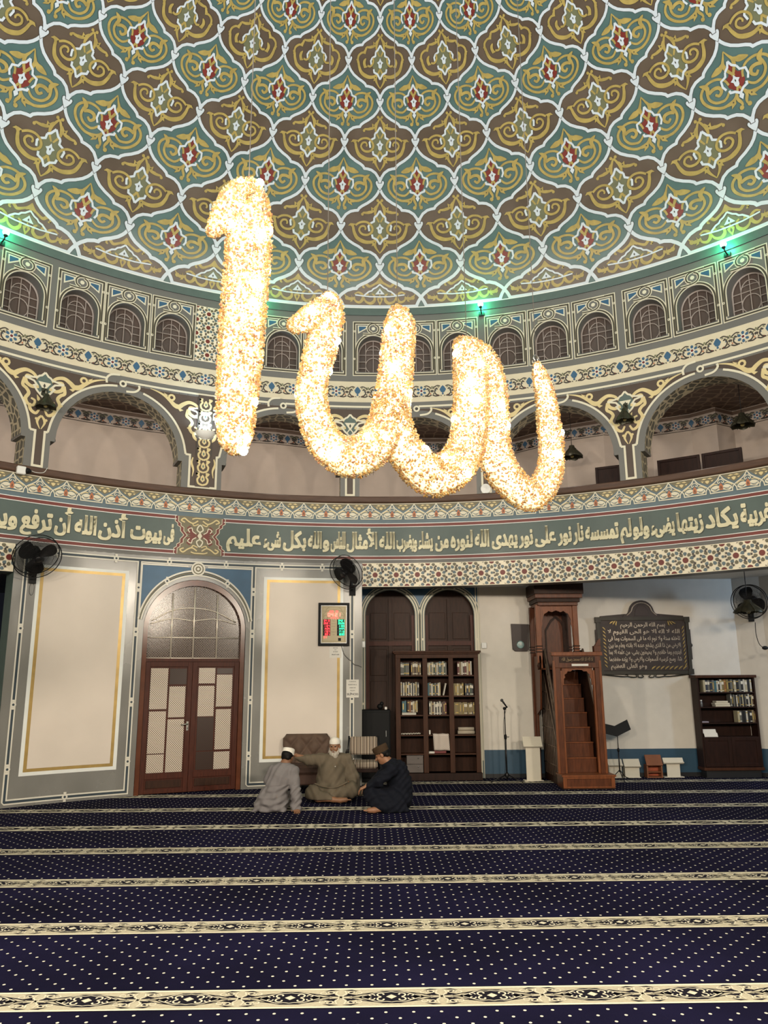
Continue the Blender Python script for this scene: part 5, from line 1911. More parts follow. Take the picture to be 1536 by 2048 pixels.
def add_tall_bookcase():
    root = empty('bookcase', (1.03, 8.66, 0))
    tag(root, 'tall brown three-bay bookcase standing in front of the arched doors', 'bookcase')
    X0, X1, D, H = -.75, .74, .27, 2.17
    mb = MB()
    for a, c in ((X0, X0 + .035), (X1 - .035, X1)):
        mb = MB(); mb.box(a, 0, .126, c, D - .012, H, BCW); mb.build('side_panel', root, bevel=.003)
    mb = MB(); mb.box(X0, D - .012, .126, X1, D, H, BCI); mb.build('back_panel', root)
    st = MB()
    for a, b in ((X0, X0 + .085), (-.265, -.18), (.20, .285), (X1 - .08, X1)):
        st.box(a, -.012, .13, b, .01, H - .07, BCW)
    for x in (-.222, .243):
        dv = MB(); dv.box(x - .012, .01, .13, x + .012, D - .012, H, BCW); dv.build('divider', root)
    st.box(X0, -.012, H - .07, X1, .01, H, BCW)
    st.build('face_frame', root, bevel=.003)
    cr = MB()
    cr.box(X0 - .03, -.045, H, X1 + .03, D, H + .025, BCW); cr.box(X0 - .05, -.06, H + .025, X1 + .05, D, H + .06, BCW)
    cr.build('cornice', root, bevel=.006)
    pl = MB(); pl.box(X0 - .02, -.03, 0, X1 + .02, D - .02, .125, BCD); pl.build('plinth', root, bevel=.005)
    bays = ((X0 + .085, -.265), (-.18, .20), (.285, X1 - .08))
    zs = (1.80, 1.44, 1.11, .77, .45, .125)
    for z in zs:
        s = MB()
        for a, b in ((X0 + .035, -.234), (-.21, .231), (.255, X1 - .035)):
            s.box(a, .012, z - .022, b, D - .012, z, BCW)
        s.build('shelf', root)
    bx = 1.03
    Y = 8.66 + .03
    L = [(bx + a + .005, bx + b - .005) for a, b in bays]
    G = 'books in the tall brown bookcase'
    w = 'on top shelf, left bay of tall bookcase'
    shelf_of_books(L[0][0], L[0][1] - .02, Y, 1.80, [('grey', 1), ('grey', 1), ('green', 1), ('grey', 1), ('grey', 1), (None, .9), ('brown', 1), ('tan', 1), ('brown', 1), ('tan', 1), ('brown', 1), ('tan', .8)], .23, w, G)
    shelf_of_books(L[1][0], L[1][1] - .02, Y, 1.80, [('cream', 1), ('white', 1), ('grey', 1), ('cream', 1.2), ('green', 1), ('grey', 1), ('white', .9), ('grey', 1), ('teal', 1), ('grey', 1), ('cream', 1), ('green', 1), ('grey', 1)], .23, 'on top shelf, middle bay of tall bookcase', G)
    shelf_of_books(L[2][0] + .08, L[2][1] - .03, Y, 1.80, [('red', 1), ('tan', 1), ('white', .8), ('brown', 1), ('red', 1), ('cream', 1), ('red', 1), ('white', .7)], .24, 'on top shelf, right bay of tall bookcase', G)
    shelf_of_books(L[0][0], L[0][1] - .06, Y, 1.44, [('white', 1), ('black', .8), ('white', 1), ('black', .8), ('cream', 1), ('black', .8), ('white', 1), ('black', .8), ('white', 1), ('black', .8), ('white', 1), ('black', .7), ('cream', 1), ('black', .6), ('grey', 1)], .235, 'on second shelf, left bay of tall bookcase', G)
    shelf_of_books(L[1][0], L[1][1] - .14, Y, 1.44, [('teal', 1), ('grey', 1), ('white', 1), ('green', 1), ('grey', 1), ('black', .8), ('white', .8), ('cream', .8)], .225, 'on second shelf, middle bay of tall bookcase', G)
    add_book(L[1][1] - .10, Y, 1.447, .022, .16, .215, 'white', 'pale book leaning alone at the right of the second middle shelf', G, .23, 0)
    shelf_of_books(L[2][0], L[2][1] - .01, Y, 1.44, [('gold', 1)] * 2 + [('cream', 1)] + [('gold', 1)] * 3 + [(None, .8)] + [('black', 1), ('navy', 1), ('black', 1), ('green', 1), ('black', 1)], .21, 'on second shelf, right bay of tall bookcase', G)
    shelf_of_books(L[0][0] + .02, L[0][1] - .09, Y, 1.155, [('teal', 1.4), ('teal', .9), (None, .5), ('brown', 1), ('orange', .8), ('brown', 1), ('white', .8), ('tan', 1), ('cream', .7)], .20, 'on third shelf, left bay of tall bookcase', G)
    b = add_book(L[0][0] + .02, Y - .015, 1.111, .04, .17, .25, 'white', 'white book lying flat under the upright books on the third left shelf', G, 0, 0)
    b.rotation_euler = (0, rad(90), 0); b.location = (L[0][0] + .02, Y - .02, 1.152)
    shelf_of_books(L[1][0] + .02, L[1][1] - .04, Y, 1.11, [('grey', 1), ('cream', 1), ('brown', 1), ('white', 1), ('black', .8), ('white', 1), ('black', .7), ('white', 1), ('black', .7), ('brown', 1), ('brown', 1), ('red', 1)], .225, 'on third shelf, middle bay of tall bookcase', G)
    shelf_of_books(L[2][0], L[2][1] - .0, Y, 1.11, [('gold', 1), ('tan', 1), ('gold', 1), ('gold', 1), ('tan', 1), ('gold', 1), ('gold', 1), ('tan', 1), ('gold', 1), ('black', .4), ('gold', 1), ('gold', 1), ('tan', 1), ('black', .6), ('gold', 1)], .21, 'on third shelf, right bay of tall bookcase', G)
    # loose things on the lower shelves
    rnd = random.Random(3)
    bw = mat('crumpled_white_beads', 'c4bfb4', .4, var=.2, scale=30)
    o = MB()
    for i in range(46):
        t = i / 45
        o.sphere((.33 * t + rnd.uniform(-.004, .004), .03 * sin(i * .9) + .03, .012 + .012 * abs(sin(i * .5)) * t), .011, bw, 7, 5)
    o = o.build('prayer_beads', None, (L[0][0] + .01, Y, .772)); tag(o, 'string of white prayer beads lying on the fourth left shelf of the tall bookcase', 'beads')
    o = MB(); o.bbox(0, 0, 0, .028, .03, .075, PAPER, None, .004); o = o.build('candle_box', None, (L[1][0] + .01, Y, .772)); tag(o, 'small white upright box on the fourth middle shelf of the tall bookcase', 'box')
    for k, (dz, wd, lab) in enumerate(((0, .30, 'lower of two rolled pale mats on the fourth right shelf of tall bookcase'), (.06, .28, 'upper of two rolled pale mats on the fourth right shelf of tall bookcase'))):
        o = MB()
        o.tube([(0, 0, 0), (wd, 0, 0)], .03, mat('pale_rolled_mat', 'a79c8c', .7), 14)
        o.tube([(-.001, 0, 0), (0, 0, 0)], .018, BCI, 10)
        o = o.build('rolled_mat', None, (L[2][0] + .06 + .01 * k, Y + .05, .802 + dz)); tag(o, lab, 'mat')
    # printed cloth hanging over the shelf edge
    cl = dots_mat('printed_white_cloth', 'c9bcb2', '9d938c', .028, .06)
    o = MB()
    n, k = 12, 12
    vs, fs = [], []
    for j in range(k + 1):
        for i in range(n + 1):
            u, v = i / n, j / k
            if v < .25:
                yy, zz = .10 - .4 * v, .012
            else:
                yy, zz = -.022 - .006 * sin(u * 9), .012 - (v - .25) * .37
            vs.append((.02 + .28 * u + .02 * v, yy + .004 * sin(u * 14 + v * 3), zz + .003 * sin(u * 12)))
    for j in range(k):
        for i in range(n):
            a = j * (n + 1) + i
            fs.append((a, a + 1, a + n + 2, a + n + 1))
    o.add(vs, fs, cl, True)
    o = o.build('prayer_cloth', None, (L[1][0] + .05, 8.66, .772)); tag(o, 'printed white cloth draped over the fourth shelf edge of the tall bookcase', 'cloth')
    sm = o.modifiers.new('thickness', 'SOLIDIFY'); sm.thickness = .003
    o = MB(); o.bbox(0, 0, 0, .21, .13, .075, mat('dark_red_box_card', '6a2223', .5), None, .006); o = o.build('red_box', None, (L[1][0] + .10, Y, .452)); tag(o, 'dark red box under the hanging printed cloth on the fifth shelf', 'box')
    for kk in range(2):
        o = MB(); o.bbox(0, 0, 0, .10, .12, .014, PAPER, None, .002); o = o.build('booklet', None, (L[1][0] + .0 + .005 * kk, Y, .452 + .016 * kk)); tag(o, ('lower', 'upper')[kk] + ' thin pale booklet of the pair beside the dark red box', 'booklet')
    # plastic drawer box in the lowest left bay
    dr = mat('grey_mauve_plastic', '5b5350', .45)
    root2 = empty('drawer_box', (1.03 - .425, 8.655, .129)); tag(root2, 'grey two-drawer plastic box on the lowest left shelf of the tall bookcase', 'drawers')
    o = MB(); o.box(-.145, .02, 0, .15, .245, .292, dr); o.build('body', root2, bevel=.004)
    for z in (.006, .149):
        o = MB(); o.box(-.142, .0, z, .147, .02, z + .137, dr); dw = o.build('drawer', root2, bevel=.005)
        o = MB(); o.tube([(.06, -.012, z + .10), (.06, 0, z + .10)], .010, STEEL, 10); o.build('knob', dw)
add_tall_bookcase()

def add_low_bookcase():
    root = empty('bookcase', (6.22, 8.64, 0))
    tag(root, 'dark brown lower bookcase with cupboard doors standing in the right corner', 'bookcase')
    X0, X1, D, H = -.52, .53, .27, 1.72
    mb = MB()
    for a, c in ((X0, X0 + .03), (X1 - .03, X1)):
        mb = MB(); mb.box(a, 0, .18, c, D, H, BCD); mb.build('side_panel', root, bevel=.003)
    mb = MB(); mb.box(X0 + .03, D - .012, .18, X1 - .03, D, H, BCD); mb.build('back_panel', root)
    t = MB(); t.box(X0 - .03, -.03, H, X1 + .03, D, H + .05, BCW); t.build('top', root, bevel=.008)
    for z in (1.47, 1.215, .94):
        s = MB(); s.box(X0 + .03, .006, z - .02, X1 - .03, D - .012, z, BCD); s.build('shelf', root)
    for k, (a, b) in enumerate(((X0 + .03, .0), (.004, X1 - .03))):
        d = MB(); d.box(a, .0, .19, b, .02, .69, BCD)
        for x0, x1, z0, z1 in ((a, a + .06, .19, .69), (b - .06, b, .19, .69), (a + .06, b - .06, .19, .25), (a + .06, b - .06, .63, .69)):
            d.box(x0, -.01, z0, x1, 0, z1, BCD)
        d.build('cupboard_door', root, bevel=.003)
    s = MB(); s.box(X0 + .03, .006, .69, X1 - .03, D - .012, .70, BCD); s.build('shelf', root)
    b = MB(); b.box(X0 - .01, -.02, .13, X1 + .01, D, .18, BCW); b.box(X0 + .04, .02, 0, X1 - .04, D - .02, .13, SKIRT); b.build('plinth', root, bevel=.004)
    x, Y = 6.22, 8.66
    G = 'books in the low dark bookcase'
    shelf_of_books(5.82, 6.71, Y, 1.47, [('cream', 1), (None, .4), ('navy', 1), ('grey', 1), ('navy', 1), ('grey', 1), ('teal', 1), ('white', .8), ('black', .7), ('white', .9), ('gold', 1), ('gold', 1), ('gold', 1), ('black', .8), ('grey', 1), ('black', .6), ('cream', 1), (None, .8), ('grey', 1), ('black', .9), ('grey', .8), (None, .5), ('white', .8), ('cream', 1.0), (None, .8), ('white', .8), ('grey', .8), ('cream', 1)][:27], .215, 'on the top shelf of the low corner bookcase', G) if False else None
    seq = [('cream', 1), ('navy', 1), ('grey', 1), ('navy', 1), ('grey', 1), ('teal', 1), ('white', .8), ('black', .7), ('white', .9), ('gold', 1), ('orange', 1), ('gold', 1), ('black', .8), ('grey', 1), ('black', .6), ('cream', 1), ('black', 1.2), ('grey', 1), ('black', 1), ('white', .8), ('cream', 1), ('black', 1.2), ('white', .8)]
    shelf_of_books(5.82, 6.70, Y, 1.47, seq, .215, 'on the top shelf of the low corner bookcase', G)
    seq = [('grey', .8), ('black', 1), ('grey', .8), ('black', 1), ('white', .8), ('black', 1), ('grey', .8), ('black', 1), ('cream', .8), ('black', 1), ('grey', .8), ('black', 1), ('white', .8), ('black', 1), ('cream', .8), ('brown', 1)]
    shelf_of_books(6.29, 6.715, Y, 1.215, seq, .215, 'on the second shelf of the low corner bookcase', G)
    shelf_of_books(6.39, 6.715, Y, .94, [('cream', 1), ('grey', 1), ('black', 1), ('black', 1), ('white', .9), ('black', 1), ('black', 1), ('tan', 1), ('brown', .7)], .205, 'on the third shelf of the low corner bookcase', G)
    for k, (dx, wd) in enumerate(((.0, .27), (-.01, .27), (.015, .215))):
        b = MB(); b.bbox(0, 0, 0, wd, .15, .032, BM['white'], None, .003); b.box(.004, .004, .004, wd - .004, -.001, .028, PAGES)
        o = b.build('book', None, (6.01 + dx, Y, 1.216 + .034 * k)); tag(o, ('bottom', 'middle', 'top')[k] + ' pale book of the flat stack on the second shelf of the low corner bookcase', 'book')
    b = MB(); b.lathe([(.0, 0), (.024, 0), (.024, .07), (.018, .08), (.018, .10), (.0, .10)], mat('grey_bottle', '6c6f72', .3), 14); o = b.build('small_bottle', None, (5.765, Y + .03, 1.216)); tag(o, 'small grey bottle with white cap at left of the second shelf', 'bottle')
    b = MB(); b.lathe([(.0, 0), (.020, 0), (.020, .018), (.0, .02)], WPLAS, 14); b.build('cap', o, (0, 0, .10))
    b = MB(); b.bbox(0, 0, 0, .12, .13, .022, mat('mauve_booklet_card', '8d8490', .6), None, .002); o = b.build('booklet', None, (5.74, Y, .941)); tag(o, 'mauve booklet lying at left of the third shelf of the corner bookcase', 'booklet')
    for k in range(2):
        b = MB()
        T = Matrix.Rotation(rad(-24), 4, 'X')
        b.bbox(0, 0, 0, .24, .012, .075, PAPER, T, .002)
        o = b.build('leaflet_stack', None, (5.735 + .012 * (1 - k), 8.655 - .035 * (1 - k), .70 + .06 * k)); tag(o, ('lower', 'upper')[k] + ' pack of white leaflets on the open shelf above the cupboard doors', 'leaflets')
add_low_bookcase()

def add_black_cabinet():
    root = empty('metal_cabinet', (-.075, 8.46, 0))
    tag(root, 'black metal cabinet standing left of the tall bookcase', 'cabinet')
    K = mat('black_cabinet_paint', '0f1012', .6, spec=.2, var=.1)
    b = MB(); b.box(-.255, .0, .06, .255, .42, 1.21, K); b.build('body', root, bevel=.02)
    d = MB(); d.box(-.235, -.015, .09, .235, .0, 1.17, K); dd = d.build('door', root, bevel=.006)
    h = MB(); h.box(.17, -.03, .76, .18, -.015, .86, STEEL); h.build('handle', dd)
    f = MB(); f.box(-.24, .01, 0, .24, .41, .06, BLACKP); f.build('plinth', root)
    b = MB(); b.sphere((0, 0, .05), .055, BLACKP, 12, 8, (1, 1, .9)); b.sphere((.03, -.02, .10), .035, BLACKP, 10, 8)
    o = b.build('dark_bag', None, (.0, 8.62, 1.212)); tag(o, 'small dark bag lying on top of the black metal cabinet', 'bag')
    b = MB(); b.bbox(-.02, -.02, 0, .022, .02, .045, WPLAS, None, .004); o = b.build('small_box', None, (.10, 8.56, 1.212)); tag(o, 'tiny white box on top of the black metal cabinet', 'box')
add_black_cabinet()

# carved pulpit
MW = mat('minbar_mahogany', '552d18', .4, spec=.25, var=.3, scale=5, bump=.05, stretch=(6, 6, 1))
MW2 = mat('minbar_light_mahogany', '724023', .4, spec=.25, var=.25, scale=5, stretch=(6, 6, 1))
MWD = mat('minbar_dark_carving', '2c1910', .5, spec=.2, var=.35, scale=14)
MRAIL = mat('minbar_grey_tracery', '6b5a4d', .5, var=.2, scale=12)
def add_minbar():
    root = empty('pulpit', (3.30, 7.42, 0))
    tag(root, 'tall carved wooden pulpit with steps and canopy against the white wall', 'pulpit')
    b = MB()
    b.box(-.40, .0, .02, .43, .40, .19, MW); b.box(-.42, -.02, .19, .45, .40, .22, MW2); b.box(-.40, 0, 0, .43, .4, .02, MWD)
    for x0, x1, z0, z1 in ((-.40, -.34, .02, .19), (.37, .43, .02, .19), (-.34, .37, .16, .19), (-.34, .37, .02, .045)):
        b.box(x0, -.012, z0, x1, 0, z1, MW2)
    b.build('bottom_step', root, bevel=.004)
    # entrance portal
    p = MB()
    Y = .20
    p.box(-.41, Y, .22, -.30, Y + .11, 1.90, MW); p.box(.28, Y, .22, .385, Y + .11, 1.90, MW)
    p.box(-.425, Y - .012, .22, -.385, Y - .001, 2.02, MW2); p.box(.35, Y - .012, .22, .39, Y - .001, 2.02, MW2)
    p.box(-.30, Y + .02, .22, -.265, Y + .08, 1.86, MW2); p.box(.245, Y + .02, .22, .28, Y + .08, 1.86, MW2)
    p.box(-.41, Y, 1.90, .385, Y + .11, 2.10, MW)
    p.box(-.44, Y - .03, 2.10, .41, Y + .12, 2.16, MW2)
    for s in (-1, 1):
        x = -.38 if s < 0 else .345
        if s > 0:
            p.box(x - .055, Y, 2.16, x + .06, Y + .11, 2.26, MW)
            p.prism([(x - .03, 2.26), (x + .06, 2.26), (x + .06, 2.38), (x + .03, 2.36), (x + .0, 2.31)], Y + .02, Y + .09, MW)
    p.build('portal', root, bevel=.004)
    c = MB()
    c.box(-.31, Y - .012, 1.985, .29, Y, 2.085, MWD)
    gilt = mat('carved_gilt_highlight', '7a6543', .45, .2, var=.3, scale=30)
    T = lambda x, z: (x, Y - .016, z)
    mesh_text(c, shape_arabic('لا اله الا الله محمد رسول الله'), Matrix.Translation((-.01, Y - .0135, 2.018)), .52, .075, gilt, .008)
    c.build('carved_frieze', root)
    ar = MB()
    sc = [(-.265, 1.90), (-.265, 1.62), (-.245, 1.62), (-.24, 1.72), (-.215, 1.745), (-.225, 1.79), (-.19, 1.81), (-.17, 1.845), (-.12, 1.84), (-.09, 1.865), (-.01, 1.87), (.07, 1.865), (.10, 1.84), (.15, 1.845), (.17, 1.81), (.205, 1.79), (.195, 1.745), (.22, 1.72), (.225, 1.62), (.245, 1.62), (.245, 1.90)]
    ar.prism(sc, Y + .035, Y + .065, MW2)
    ar.build('scalloped_arch', root)
    n = MB(); n.box(-.11, Y - .02, 1.93, .17, Y - .008, 1.965, PAPER)
    o = n.build('paper_label', root); o['label'] = 'white paper strip'
    # stairs
    st = MB()
    for i in range(7):
        z0 = .22
        st.box(-.27, .36 + .14 * i, z0, .26, .36 + .14 * (i + 1) + (.14 if i == 6 else 0), .22 + .235 * (i + 1) - .02, MW)
        st.box(-.27, .345 + .14 * i, .20 + .235 * (i + 1), .26, .36 + .14 * (i + 1), .22 + .235 * (i + 1), MW2)
    st.build('stairs', root, bevel=.003)
    # side walls with tracery
    for s in (-1, 1):
        x = -.345 if s < 0 else .30
        w = MB()
        w.prism([(.31, .22), (.31, 1.0), (1.02, 2.22), (1.5, 2.22), (1.5, 0), (.4, 0)], x - .015, x + .015, MWD, Matrix(((0, 1, 0, 0), (1, 0, 0, 0), (0, 0, 1, 0), (0, 0, 0, 1))))
        w.build('side_panel', root)
        r = MB()
        def bar(a, b_, q=.014):
            r.tube([(x + s * .017, a[0], a[1]), (x + s * .017, b_[0], b_[1])], q, MRAIL, 6)
        bar((.31, 1.02), (1.02, 2.24), .02)
        bar((.31, .72), (1.02, 1.94)); bar((.31, .42), (1.45, 2.2), .012)
        for k in range(7):
            y = .34 + k * .115
            z = 1.0 + (y - .31) * 1.72
            bar((y, z), (y + .06, z - .24), .009); bar((y, z - .3), (y + .07, z - .06), .009)
        for k in range(9):
            y = .40 + k * .12
            top = min(2.1, .42 + (y - .31) * 1.56 - .05)
            bar((y, .12), (y, top), .009)
        for z in (.30, .60, .90, 1.2, 1.5, 1.8):
            y0 = .36 + max(0, (z - .45) / 1.56)
            bar((y0, z), (1.48, z), .009)
        r.build('tracery_rail', root)
    # high seat with canopy
    k = MB()
    for x in (-.475, .19):
        for y in (.90, 1.42):
            k.box(x - .045, y, .0 if y > 1 else 1.9, x + .045, y + .08, 3.02, MW2 if y < 1 else MW)
            for z in (2.18, 2.23, 2.28):
                k.box(x - .055, y - .01, z, x + .055, y + .09, z + .02, MWD)
    k.build('canopy_posts', root, bevel=.004)
    bk = MB()
    bk.box(-.45, 1.40, 1.80, .17, 1.44, 3.0, MW)
    bk.prism([(-.26, 1.9), (-.26, 2.60), (-.15, 2.78), (-.05, 2.86), (.05, 2.78), (.14, 2.60), (.14, 1.9), (.11, 1.9), (.11, 2.58), (.03, 2.74), (-.05, 2.81), (-.13, 2.74), (-.23, 2.58), (-.23, 1.9)], 1.385, 1.40, MWD)
    for x in (-.37, .12):
        bk.box(x - .05, 1.375, 2.0, x + .05, 1.40, 2.9, MWD)
    bk.build('back_panel', root)
    a2 = MB()
    sc = [(-.475, 3.0), (-.475, 2.45), (-.455, 2.45), (-.45, 2.62), (-.43, 2.68), (-.435, 2.74), (-.41, 2.80), (-.38, 2.86), (-.33, 2.88), (-.29, 2.91), (-.22, 2.89), (-.13, 2.92), (-.04, 2.89), (.03, 2.91), (.07, 2.88), (.12, 2.86), (.15, 2.80), (.175, 2.74), (.17, 2.68), (.19, 2.62), (.195, 2.45), (.215, 2.45), (.215, 3.0)]
    a2.prism([(-.142 + (x + .13) * .85, z) for x, z in sc], .93, .955, MW2)
    a2.build('canopy_arch', root)
    cn = MB()
    for i, (e, z0, z1) in enumerate(((.02, 3.0, 3.06), (.05, 3.06, 3.13), (.09, 3.13, 3.20), (.11, 3.20, 3.40))):
        cn.box(-.46 - e * .85, .88 - e, z0, .22 + e, 1.50, z1, MWD if i % 2 else MW)
    cn.build('canopy_cornice', root, bevel=.006)
    sw = MB()
    sw.prism([(.90, 1.9), (.90, 2.12), (1.44, 2.12), (1.44, 0), (1.3, 0), (1.3, 1.1), (1.02, 1.2)], -.49, -.46, MW, Matrix(((0, 1, 0, 0), (1, 0, 0, 0), (0, 0, 1, 0), (0, 0, 0, 1))))
    sw.tube([(-.49, .92, 1.88), (-.50, .92, 1.95), (-.49, .92, 2.0)], .03, MWD, 8)
    sw.box(-.46, .98, 1.88, .20, 1.42, 1.91, MW2)
    sw.build('seat_side', root)
add_minbar()

def add_plaque():
    root = empty('carved_plaque', (4.885, 8.925, 1.755))
    tag(root, 'large dark carved plaque of Arabic lines hanging on the white wall', 'plaque')
    CB = mat('carved_brown_plaque', '281a16', .5, var=.25, scale=10, bump=.25)
    CE = mat('dark_pewter_edge', '34312b', .45, .4, var=.2)
    SILV = mat('silvery_raised_letters', 'b5a99b', .3, .5, var=.25, scale=40)
    GLEAF = mat('gilded_leaf', 'a08a55', .35, .5, var=.2)
    b = MB()
    b.box(-.80, -.04, .10, .80, 0, 1.02, CB)
    b.build('panel', root, bevel=.006)
    e = MB()
    for x0, x1, z0, z1 in ((-.86, .86, .04, .10), (-.86, .86, 1.02, 1.08), (-.86, -.80, .10, 1.02), (.80, .86, .10, 1.02)):
        e.box(x0, -.055, z0, x1, 0, z1, CE)
    for sx in (-1, 1):
        for z in (.08, 1.03):
            e.box(sx * .83 - .05, -.065, z - .05, sx * .83 + .05, 0, z + .05, CE)
        e.box(sx * .87 - .015, -.04, .30, sx * .87 + .015, 0, .85, CB)
        e.sphere((sx * .875, -.03, .56), .035, CE, 10, 8, (1, .6, 1))
        e.prism([(sx * .30, 1.08), (sx * .78, 1.08), (sx * .78, 1.10), (sx * .30, 1.14)], -.035, 0, CB)
        e.tube([(sx * x, -.03, z) for x, z in crv([(.80, .04), (.50, .005), (.36, .0), (.34, .03), (.38, .035)], 4)], .010, CE, 6)
        e.tube([(sx * x, -.03, z) for x, z in crv([(.34, .0), (.22, -.015), (.17, .0), (.19, .025)], 4)], .010, CE, 6)
        e.tube([(sx * x, -.03, z) for x, z in crv([(.15, .03), (.14, -.01), (.08, -.02), (.05, .0), (.08, .02)], 4)], .010, CE, 6)
    e.build('edge_frame', root, bevel=.005)
    t = MB()
    dome = [(-.36, 1.08)] + crv([(-.33, 1.12), (-.25, 1.16), (-.20, 1.28), (-.12, 1.36), (0, 1.39), (.12, 1.36), (.20, 1.28), (.25, 1.16), (.33, 1.12)], 4) + [(.36, 1.08)]
    t.prism(dome, -.045, 0, CB)
    t.prism([(-.13, 1.10), (-.12, 1.2), (-.06, 1.28), (0, 1.30), (.06, 1.28), (.12, 1.2), (.13, 1.10)], -.052, -.045, mat('plaque_dark_recess', '2c1c18', .5, var=.1))
    t.build('crest', root, bevel=.006)
    l = MB()
    lines = ['بسم الله الرحمن الرحيم', 'الله لا اله الا هو الحى القيوم لا', 'تاخذه سنة ولا نوم له ما فى السموات وما فى', 'الارض من ذا الذى يشفع عنده الا باذنه يعلم ما بين', 'ايديهم وما خلفهم ولا يحيطون بشىء من علمه الا بما', 'شاء وسع كرسيه السموات والارض ولا يؤده حفظهما', 'وهو العلى العظيم']
    spans = [(-.42, .42), (-.66, .68), (-.66, .68), (-.66, .68), (-.66, .68), (-.66, .68), (-.64, .02)]
    for i, (s, (a, c)) in enumerate(zip(lines, spans)):
        z = .905 - .125 * i
        vs, fs, x0, x1 = text_shape(shape_arabic(s), .022, 2)
        k = (c - a) / (x1 - x0)
        l.add([(a + (x - x0) * k, -.046, z + y * .105) for x, y in vs], fs, SILV)
        l.add([(a + (x - x0) * k + .004, -.043, z + y * .105 - .004) for x, y in vs], fs, CE)
    for i in range(11):
        x = -.20 + .04 * i
        zc = 1.25 - (x / .22) ** 2 * .0
    for sx in (-1, 1):
        l.tube([(sx * x, -.048, z) for x, z in crv([(.28, 1.11), (.20, 1.18), (.16, 1.27), (.08, 1.33), (0, 1.345)], 4)], .010, SILV, 5)
    l.build('raised_letters', root)
    g = MB()
    def leaf(x, z, a, L=.085):
        out = [(0, 0), (L * .3, L * .16), (L * .7, L * .14), (L, 0), (L * .6, -.04 * L), (L * .2, -.03 * L)]
        g.prism([(x + p * cos(a) - q * sin(a), z + p * sin(a) + q * cos(a)) for p, q in out], -.055, -.04, GLEAF)
    for i in range(11):
        leaf(-.76, .90 - i * .068, -1.0 + .2); leaf(.76, .92 - i * .068, -2.1)
    for i in range(8):
        leaf(.10 + i * .083, .12, .65, .11)
    for sx in (-1, 1):
        for i in range(3):
            a = 2.6 - .4 * i
            leaf(sx * (.62 - .06 * i), .955 - .02 * i, a if sx > 0 else pi - a, .10)
    g.build('gilded_leaves', root)
add_plaque()

def add_wall_clock():
    root = empty('wall_clock', (2.60, 8.935, 2.22))
    tag(root, 'dark wooden wall clock panel with small round dial beside the pulpit', 'clock')
    b = MB()
    b.prism([(-.155, .50), (.165, .49), (.15, .04), (.12, .005), (-.10, .005), (-.145, .04)], -.03, 0, mat('clock_brown_wood', '2b1b16', .5, var=.2))
    b.build('body', root, bevel=.006)
    d = MB()
    T = Matrix.Translation((.0, -.03, .12)) @ Matrix.Rotation(rad(90), 4, 'X')
    d.lathe([(.0, .012), (.055, .012), (.066, .010), (.072, .0)], mat('pale_teal_dial', '7f9a98', .3, var=.1), 24, T)
    d.build('dial', root)
    h = MB()
    h.tube([(-.045, -.045, .14), (0, -.045, .12), (.05, -.045, .10)], .004, WPLAS, 5)
    h.tube([(0, -.045, .12), (.012, -.045, .155)], .004, WPLAS, 5)
    h.build('hands', root)
add_wall_clock()

def add_mic_stand():
    root = empty('microphone_stand', (2.18, 8.45, 0))
    tag(root, 'black microphone stand on a tripod foot in front of the white wall', 'microphone stand')
    b = MB()
    for a in (200, 320, 80):
        d = Vector((cos(rad(a)), sin(rad(a)), 0))
        b.tube([d * .03 + Vector((0, 0, .11)), d * .19 + Vector((0, 0, .05)), d * .30 + Vector((0, 0, .014))], .011, BLACKM, 8)
        b.sphere(d * .30 + Vector((0, 0, .014)), .014, BLACKP, 8, 6)
    b.lathe([(.03, .07), (.034, .09), (.034, .13), (.02, .15)], BLACKM, 12)
    b.build('tripod_base', root)
    p = MB()
    p.tube([(0, 0, .1), (0, 0, .74)], .013, BLACKM, 10); p.tube([(0, 0, .70), (0, 0, 1.20)], .009, BLACKM, 10)
    p.lathe([(.016, .70), (.022, .71), (.022, .77), (.014, .78)], BLACKP, 12)
    p.tube([(.01, -.01, .745), (.05, -.02, .735), (.055, -.02, .75)], .007, BLACKP, 6)
    p.build('pole', root)
    c = MB(); c.sphere((0, 0, 1.22), .028, BLACKP, 10, 8); c.tube([(0, 0, 1.22), (.05, -.02, 1.25)], .011, BLACKP, 8); c.build('clip', root)
    m = MB()
    a, e = Vector((.045, -.02, 1.235)), Vector((-.05, -.06, 1.36))
    m.tube([a, a.lerp(e, .5), a.lerp(e, .8)], [.012, .015, .018], BLACKM, 10)
    m.build('microphone', root)
    g = MB(); g.sphere(e, .027, mat('microphone_mesh', '4b4b4c', .5, .6, var=.4, scale=80), 12, 8); g.build('grille', root)
    w = MB(); w.tube(crv([(.03, -.01, 1.23), (-.03, -.02, .95), (-.02, -.02, .5), (-.04, -.03, .15), (-.15, -.1, .01), (-.3, .1, .006)], 5), .004, BLACKP, 6); w.build('cable', root)
add_mic_stand()

